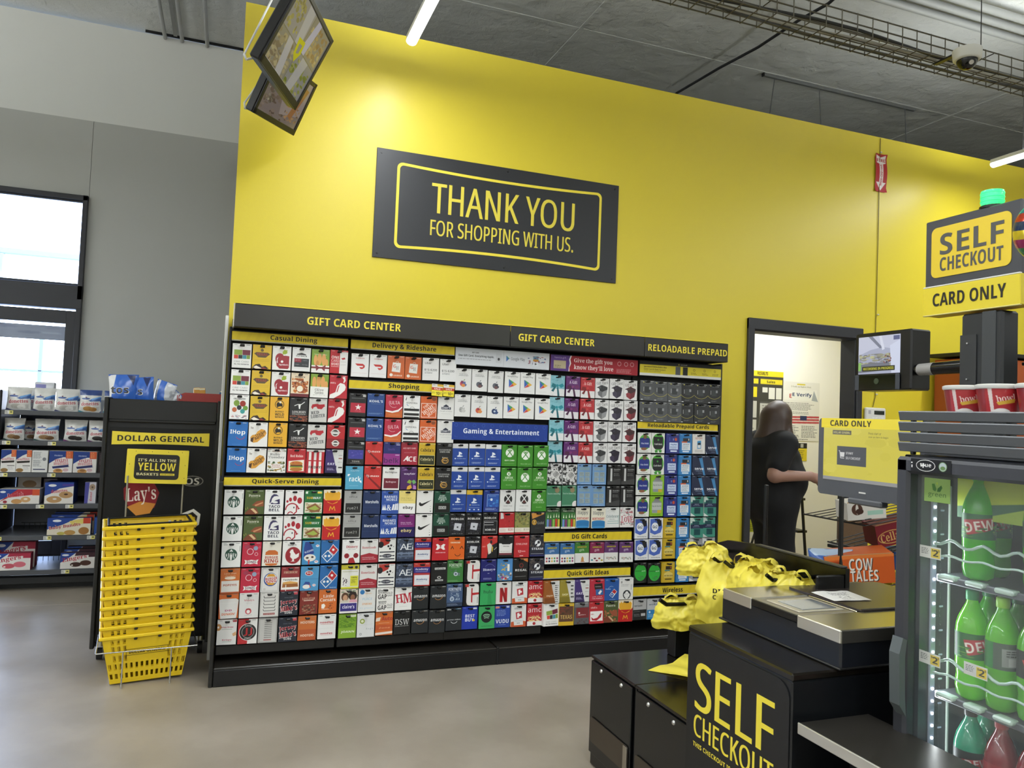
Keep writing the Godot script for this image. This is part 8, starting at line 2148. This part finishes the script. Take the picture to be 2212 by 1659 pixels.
func build_office() -> void:
	var rows := "b 3a3a38|r d9c62c 0 0 100 9|t b 2a2612 50 2 20 5 RESULTS|r d2c12e 2 13 50 8|r d2c12e 56 13 42 8|t b 3a3618 68 15 16 4 Sales|r d9c62c 4 26 46 16|r cfcfcb 60 26 10 8|r cfcfcb 72 26 12 18|r cfcfcb 86 26 11 18"
	for k in 7:
		rows += "|r b4b4b1 2 %d 48 26|r b0b0ae 56 %d 42 26|r 4a4a48 56 %d 42 3|g 7a7a78 6 %d 40 5 4|g 7a7a78 60 %d 34 5 4" % [48 + k * 29, 48 + k * 29, 48 + k * 29, 53 + k * 29, 54 + k * 29]
	sheet_print("results_board", "tall yellow and grey results board on office wall", "notice board", 4.42, 5.03, 1.95, 0.55, pr("results", 150, 344, rows), -5.996)
	sheet_print("verify_poster", "white office poster with flag stripes and bold heading", "poster", 5.03, 5.475, 1.865, 1.29, pr("verify", 170, 220, "b d6d5d3|r c9b83a 38 4 22 3|t f 6a6a5a 22 9 54 4 E-Verify and Right to Work|p dcdcda 4,20 92,16 96,42 4,40|p 9aa0aa 84,18 96,42 78,40|t b 23345c 26 24 52 10 E Verify|t b a83a3a 18 27 6 9 E|g 6a6c70 6 46 86 6 3|g 6a6c70 6 66 86 2 3|p b0464c 2,76 100,74 100,78 2,80|p b0464c 2,82 100,80 100,84 2,86|p b0464c 2,88 100,86 100,90 2,92|r 2a3458 48 74 18 10|g 6a6c70 6 96 40 8 3.4|g 6a6c70 52 96 44 8 3.4|t b 3a3a3c 30 124 40 3 Para immigrants"))
	sheet_print("yellow_notice", "yellow and black notice under the flag poster", "poster", 5.09, 5.335, 1.27, 1.095, pr("ynotice", 110, 80, "b d0bd2a|r 1d1d1b 0 0 100 22|g b8a83a 8 5 50 3 5|r a8a8a4 68 3 14 16|g 5a5420 6 30 84 6 7"))
	sheet_print("lime_notice", "small lime notice low on the office wall", "poster", 4.62, 4.78, 0.72, 0.36, pr("lime", 60, 120, "b a8b02c|t b 3a3a20 20 30 60 14 STOP|t b 3a3a20 24 90 50 16 SAFE|g 5a6020 12 130 70 4 9|r d6d6d2 0 168 100 32"))
	# step ladder
	var l := thing("step_ladder", "black folding step ladder beside the office doorway", "step ladder", Vector3(4.56, 0, -5.3))
	for s in [-1, 1]:
		var r := MB.new()
		r.tube([Vector3(0.06, 0.0, s * 0.16), Vector3(-0.04, 1.12, s * 0.14)], 0.012, 8)
		obj("front_rail", r, M.black_metal, l)
		var r2 := MB.new()
		r2.tube([Vector3(-0.42, 0.0, s * 0.16), Vector3(-0.05, 1.08, s * 0.14)], 0.01, 8)
		obj("rear_rail", r2, M.black_metal, l)
	for k in 3:
		obj("tread", bx(Vector3(0.03 - k * 0.025, 0.28 + k * 0.27, 0), Vector3(0.1, 0.02, 0.28), 0.003), M.black_metal, l)
	# cardboard box on a stand
	var c := thing("cardboard_box", "brown cardboard box on a dark stand right of ladder", "box", Vector3(3.58, 0.72, -3.62))
	obj("carton", bx(Vector3(0, 0.1, 0), Vector3(0.1, 0.2, 0.14), 0.002), mat("cardboard", "6f563f", 0.8), c)
	obj("flap", bx(Vector3(0, 0.202, 0), Vector3(0.1, 0.003, 0.07)), mat("cardboard_flap", "7d624a", 0.8), c)
	var cs := thing("dark_stand", "dark stand under the brown cardboard box", "stand", Vector3(3.58, 0, -3.62))
	obj("top", bx(Vector3(0, 0.708, 0), Vector3(0.2, 0.02, 0.2), 0.003), M.black_satin, cs)
	obj("column", bx(Vector3(0, 0.35, 0), Vector3(0.12, 0.69, 0.12), 0.003), M.black_satin, cs)


# ---------------------------------------------------------------- the person in the doorway
# union of tapered capsules, softened where they meet, meshed cell by cell
func blob(bones: Array, cell: float, soft: float) -> MB:
	var lo := Vector3(1e9, 1e9, 1e9)
	var hi := -lo
	for b in bones:
		var m: float = maxf(b[2], b[3]) + cell * 3.0
		lo = lo.min((b[0] as Vector3).min(b[1]) - Vector3.ONE * m)
		hi = hi.max((b[0] as Vector3).max(b[1]) + Vector3.ONE * m)
	var nx := ceili((hi.x - lo.x) / cell) + 1
	var ny := ceili((hi.y - lo.y) / cell) + 1
	var nz := ceili((hi.z - lo.z) / cell) + 1
	var S := PackedFloat32Array()
	S.resize(nx * ny * nz)
	for b in bones:
		var a: Vector3 = b[0]
		var c: Vector3 = b[1]
		var ra: float = b[2]
		var rb: float = b[3]
		var m := maxf(ra, rb) + cell * 2.5 + 3.0 / soft
		var p0 := ((a.min(c) - Vector3.ONE * m - lo) / cell).floor().max(Vector3.ZERO)
		var p1 := ((a.max(c) + Vector3.ONE * m - lo) / cell).ceil().min(Vector3(nx - 1, ny - 1, nz - 1))
		var ac := c - a
		var l2 := maxf(ac.length_squared(), 1e-9)
		for k in range(int(p0.z), int(p1.z) + 1):
			for j in range(int(p0.y), int(p1.y) + 1):
				var row := (k * ny + j) * nx
				for i in range(int(p0.x), int(p1.x) + 1):
					var p := lo + Vector3(i, j, k) * cell
					var t := clampf((p - a).dot(ac) / l2, 0.0, 1.0)
					var d := p.distance_to(a + ac * t) - lerpf(ra, rb, t)
					if d < m:
						S[row + i] += exp(-soft * d)
	# S > 1 is inside
	var D := PackedFloat32Array()
	D.resize(S.size())
	for i in S.size():
		D[i] = -log(maxf(S[i], 1e-6)) / soft
	var vid := {}
	var pos := PackedVector3Array()
	var nor := PackedVector3Array()
	var off := [0, 1, nx, nx + 1, nx * ny, nx * ny + 1, nx * ny + nx, nx * ny + nx + 1]
	var edges := [[0, 1], [2, 3], [4, 5], [6, 7], [0, 2], [1, 3], [4, 6], [5, 7], [0, 4], [1, 5], [2, 6], [3, 7]]
	for k in nz - 1:
		for j in ny - 1:
			var row := (k * ny + j) * nx
			for i in nx - 1:
				var at0 := row + i
				var inside := 0
				for q in 8:
					if D[at0 + off[q]] < 0.0:
						inside += 1
				if inside == 0 or inside == 8:
					continue
				var sum := Vector3.ZERO
				var n := 0
				for e in edges:
					var d0 := D[at0 + off[e[0]]]
					var d1 := D[at0 + off[e[1]]]
					if (d0 < 0.0) != (d1 < 0.0):
						var f := d0 / (d0 - d1)
						var c0 := Vector3(e[0] & 1, (e[0] >> 1) & 1, e[0] >> 2)
						var c1 := Vector3(e[1] & 1, (e[1] >> 1) & 1, e[1] >> 2)
						sum += c0.lerp(c1, f)
						n += 1
				vid[at0] = pos.size()
				pos.append(lo + (Vector3(i, j, k) + sum / n) * cell)
				var g := Vector3(D[at0 + 1] + D[at0 + nx + 1] + D[at0 + nx * ny + 1] - D[at0] - D[at0 + nx] - D[at0 + nx * ny], D[at0 + nx] + D[at0 + nx + 1] + D[at0 + nx * ny + nx] - D[at0] - D[at0 + 1] - D[at0 + nx * ny], D[at0 + nx * ny] + D[at0 + nx * ny + 1] + D[at0 + nx * ny + nx] - D[at0] - D[at0 + 1] - D[at0 + nx])
				nor.append(g.normalized() if g.length_squared() > 1e-12 else Vector3.UP)
	var mb := MB.new()
	var st := [1, nx, nx * ny]
	for at0 in vid.keys():
		for ax in 3:
			var u: int = st[(ax + 1) % 3]
			var w: int = st[(ax + 2) % 3]
			if at0 - u < 0 or at0 - w < 0 or at0 - u - w < 0:
				continue
			var d0: float = D[at0]
			var d1: float = D[at0 + st[ax]]
			if (d0 < 0.0) == (d1 < 0.0):
				continue
			if not (vid.has(at0 - u) and vid.has(at0 - w) and vid.has(at0 - u - w)):
				continue
			var q := [vid[at0], vid[at0 - u], vid[at0 - u - w], vid[at0 - w]]
			for tri3 in [[0, 1, 2], [0, 2, 3]]:
				var a: int = q[tri3[0]]
				var b: int = q[tri3[1]]
				var c: int = q[tri3[2]]
				if (pos[b] - pos[a]).cross(pos[c] - pos[a]).dot(nor[a] + nor[b] + nor[c]) < 0.0:
					mb.tri(pos[a], pos[c], pos[b], nor[a], nor[c], nor[b])
				else:
					mb.tri(pos[a], pos[b], pos[c], nor[a], nor[b], nor[c])
	return mb


func build_person() -> void:
	var t := thing("person", "person in black clothes with brown hair standing in the office doorway", "person", Vector3(4.03, 0, -4.88))
	# x is where the person faces, z towards the shop
	var V := func(x: float, y: float, z: float) -> Vector3: return Vector3(x, y, z)
	var skin := [
		[V.call(0.035, 1.505, 0), V.call(0.045, 1.475, 0), 0.09, 0.082], [V.call(0.075, 1.44, 0), V.call(0.095, 1.425, 0), 0.052, 0.04],
		[V.call(0.128, 1.472, 0), V.call(0.142, 1.452, 0), 0.010, 0.014], [V.call(0.12, 1.425, 0), V.call(0.128, 1.42, 0), 0.014, 0.012], [V.call(0.118, 1.40, 0), V.call(0.122, 1.40, 0), 0.016, 0.014],
		[V.call(0.115, 1.498, -0.03), V.call(0.115, 1.498, 0.03), 0.014, 0.014], [V.call(0.03, 1.46, 0.085), V.call(0.02, 1.48, 0.088), 0.016, 0.018], [V.call(0.03, 1.46, -0.085), V.call(0.02, 1.48, -0.088), 0.016, 0.018],
		[V.call(0.01, 1.30, 0), V.call(0.03, 1.43, 0), 0.062, 0.055],
		# near arm: elbow back, forearm across the waist, hand hanging loosely
		[V.call(-0.17, 1.10, 0.215), V.call(-0.19, 1.055, 0.235), 0.052, 0.052], [V.call(-0.19, 1.055, 0.235), V.call(0.08, 1.06, 0.30), 0.05, 0.032], [V.call(0.08, 1.06, 0.30), V.call(0.13, 1.045, 0.305), 0.03, 0.034],
		[V.call(0.13, 1.045, 0.305), V.call(0.175, 1.025, 0.31), 0.034, 0.03],
		[V.call(0.175, 1.042, 0.325), V.call(0.205, 1.03, 0.33), 0.0095, 0.009], [V.call(0.205, 1.03, 0.33), V.call(0.222, 1.005, 0.33), 0.009, 0.0085],
		[V.call(0.18, 1.03, 0.312), V.call(0.212, 1.012, 0.315), 0.0098, 0.0092], [V.call(0.212, 1.012, 0.315), V.call(0.226, 0.985, 0.312), 0.0092, 0.0085],
		[V.call(0.178, 1.015, 0.298), V.call(0.208, 0.995, 0.298), 0.0095, 0.009], [V.call(0.208, 0.995, 0.298), V.call(0.218, 0.97, 0.294), 0.009, 0.0085],
		[V.call(0.168, 1.0, 0.286), V.call(0.192, 0.98, 0.284), 0.0088, 0.008], [V.call(0.192, 0.98, 0.284), V.call(0.2, 0.96, 0.28), 0.008, 0.0078],
		[V.call(0.125, 1.03, 0.33), V.call(0.155, 1.005, 0.345), 0.0115, 0.0105], [V.call(0.155, 1.005, 0.345), V.call(0.178, 0.985, 0.345), 0.0105, 0.0095],
		# far arm reaching forward
		[V.call(0.06, 1.06, -0.2), V.call(0.32, 1.0, -0.16), 0.046, 0.03], [V.call(0.32, 1.0, -0.16), V.call(0.39, 0.995, -0.155), 0.031, 0.033],
		[V.call(0.39, 1.01, -0.14), V.call(0.45, 1.005, -0.138), 0.0095, 0.0085], [V.call(0.395, 1.0, -0.155), V.call(0.46, 0.992, -0.155), 0.0098, 0.0085], [V.call(0.392, 0.988, -0.168), V.call(0.452, 0.978, -0.17), 0.0095, 0.0085], [V.call(0.385, 0.976, -0.178), V.call(0.435, 0.966, -0.182), 0.0088, 0.008], [V.call(0.35, 1.02, -0.13), V.call(0.395, 1.035, -0.115), 0.011, 0.0098],
	]
	obj("body", blob(skin, 0.0075, 140.0), mat("skin", "96705f", 0.5), t)
	var cloth := [
		[V.call(-0.03, 1.29, -0.13), V.call(-0.03, 1.29, 0.13), 0.1, 0.1], [V.call(-0.06, 1.2, 0), V.call(0.06, 1.16, 0), 0.16, 0.15],
		[V.call(-0.04, 1.02, -0.05), V.call(-0.04, 1.02, 0.05), 0.185, 0.185], [V.call(0.08, 1.0, -0.03), V.call(0.08, 1.0, 0.03), 0.17, 0.17],
		[V.call(-0.05, 0.86, -0.06), V.call(-0.05, 0.86, 0.06), 0.18, 0.18], [V.call(0.04, 0.88, 0), V.call(0.05, 0.8, 0), 0.15, 0.12],
		[V.call(-0.05, 1.28, 0.17), V.call(-0.15, 1.12, 0.215), 0.088, 0.074], [V.call(-0.03, 1.28, -0.17), V.call(0.04, 1.08, -0.2), 0.085, 0.07],
		[V.call(-0.02, 0.8, 0.1), V.call(0.0, 0.46, 0.1), 0.125, 0.09], [V.call(0.0, 0.46, 0.1), V.call(-0.03, 0.07, 0.1), 0.085, 0.06],
		[V.call(-0.0, 0.8, -0.1), V.call(0.04, 0.46, -0.1), 0.125, 0.09], [V.call(0.04, 0.46, -0.1), V.call(0.02, 0.07, -0.1), 0.085, 0.06],
	]
	obj("clothing", blob(cloth, 0.016, 45.0), mat("black_cloth", "0b0b0d", 0.9), t)
	var shoe := [[V.call(-0.06, 0.04, 0.1), V.call(0.13, 0.03, 0.1), 0.042, 0.032], [V.call(-0.01, 0.04, -0.1), V.call(0.18, 0.03, -0.1), 0.042, 0.032]]
	obj("shoes", blob(shoe, 0.012, 90.0), mat("shoe", "141415", 0.6), t)
	var hair := [
		[V.call(0.02, 1.525, 0), V.call(0.0, 1.50, 0), 0.098, 0.1], [V.call(-0.02, 1.49, 0), V.call(-0.07, 1.33, 0), 0.1, 0.085],
		[V.call(-0.01, 1.47, 0.075), V.call(-0.04, 1.30, 0.095), 0.045, 0.05], [V.call(0.05, 1.52, 0.06), V.call(0.035, 1.36, 0.105), 0.036, 0.032], [V.call(0.035, 1.36, 0.105), V.call(0.05, 1.26, 0.11), 0.03, 0.016],
		[V.call(0.05, 1.52, -0.06), V.call(0.03, 1.33, -0.1), 0.036, 0.03], [V.call(-0.07, 1.33, 0.0), V.call(-0.1, 1.24, 0.03), 0.075, 0.04], [V.call(-0.04, 1.31, 0.09), V.call(-0.05, 1.22, 0.1), 0.04, 0.018], [V.call(-0.1, 1.32, -0.05), V.call(-0.12, 1.22, -0.06), 0.05, 0.02],
		[V.call(0.06, 1.575, 0.0), V.call(0.02, 1.58, 0.0), 0.03, 0.03],
	]
	var hm := mat("hair", "3b2a22", 0.5)
	obj("hair", blob(hair, 0.01, 70.0), hm, t)
	for s in [-1, 1]:
		var e := MB.new()
		e.xf = at(0.118, 1.482, s * 0.032)
		e.lathe([Vector2(0.0, -0.007), Vector2(0.006, -0.004), Vector2(0.008, 0.0), Vector2(0.006, 0.004), Vector2(0.0, 0.007)], 12)
		obj("eye", e, mat("eye", "2a211d", 0.2), t)


func _ready() -> void:
	rng.seed = 20240607
	# ---- camera
	var cam := Camera3D.new()
	cam.name = "camera"
	cam.position = Vector3(0, 1.42, 0)
	cam.rotation = Vector3(0.04234, -0.3557, 0.03935)
	cam.fov = rad_to_deg(2.0 * atan(829.5 / 1645.0))
	cam.near = 0.05
	add_child(cam)
	cam.current = true
	# ---- sky and exposure
	var env := Environment.new()
	var sky := Sky.new()
	var pm := ProceduralSkyMaterial.new()
	pm.sky_top_color = Color(0.62, 0.74, 0.95)
	pm.sky_horizon_color = Color(0.9, 0.93, 1.0)
	pm.ground_bottom_color = Color(0.6, 0.6, 0.58)
	pm.ground_horizon_color = Color(0.85, 0.87, 0.9)
	pm.sky_energy_multiplier = SKY
	pm.ground_energy_multiplier = SKY
	sky.sky_material = pm
	env.background_mode = Environment.BG_SKY
	env.sky = sky
	env.tonemap_mode = Environment.TONE_MAPPER_LINEAR
	env.tonemap_exposure = EXPOSURE
	env.sdfgi_enabled = true
	env.ssao_enabled = true
	env.ssil_enabled = true
	var we := WorldEnvironment.new()
	we.name = "surroundings"
	we.environment = env
	add_child(we)
	# ---- printing sheets and materials
	sheet_cards = Sheet.new(2048)
	sheet_misc = Sheet.new(2048)
	make_materials()
	# ---- the place, large to small
	build_room()
	build_rack()
	build_counter()
	build_cooler()
	build_bagging()
	build_snacks()
	build_chip_display()
	build_baskets()
	build_lane_sign()
	build_candy()
	build_office()
	build_person()
	build_wall_things()
	# ---- the prints are complete now
	M.card.albedo_texture = ImageTexture.create_from_image(sheet_cards.img)
	var misc := ImageTexture.create_from_image(sheet_misc.img)
	M.print.albedo_texture = misc
	M.film.albedo_texture = misc


const LAMP := 3.9
const SKY := 3.2
const EXPOSURE := 1.0
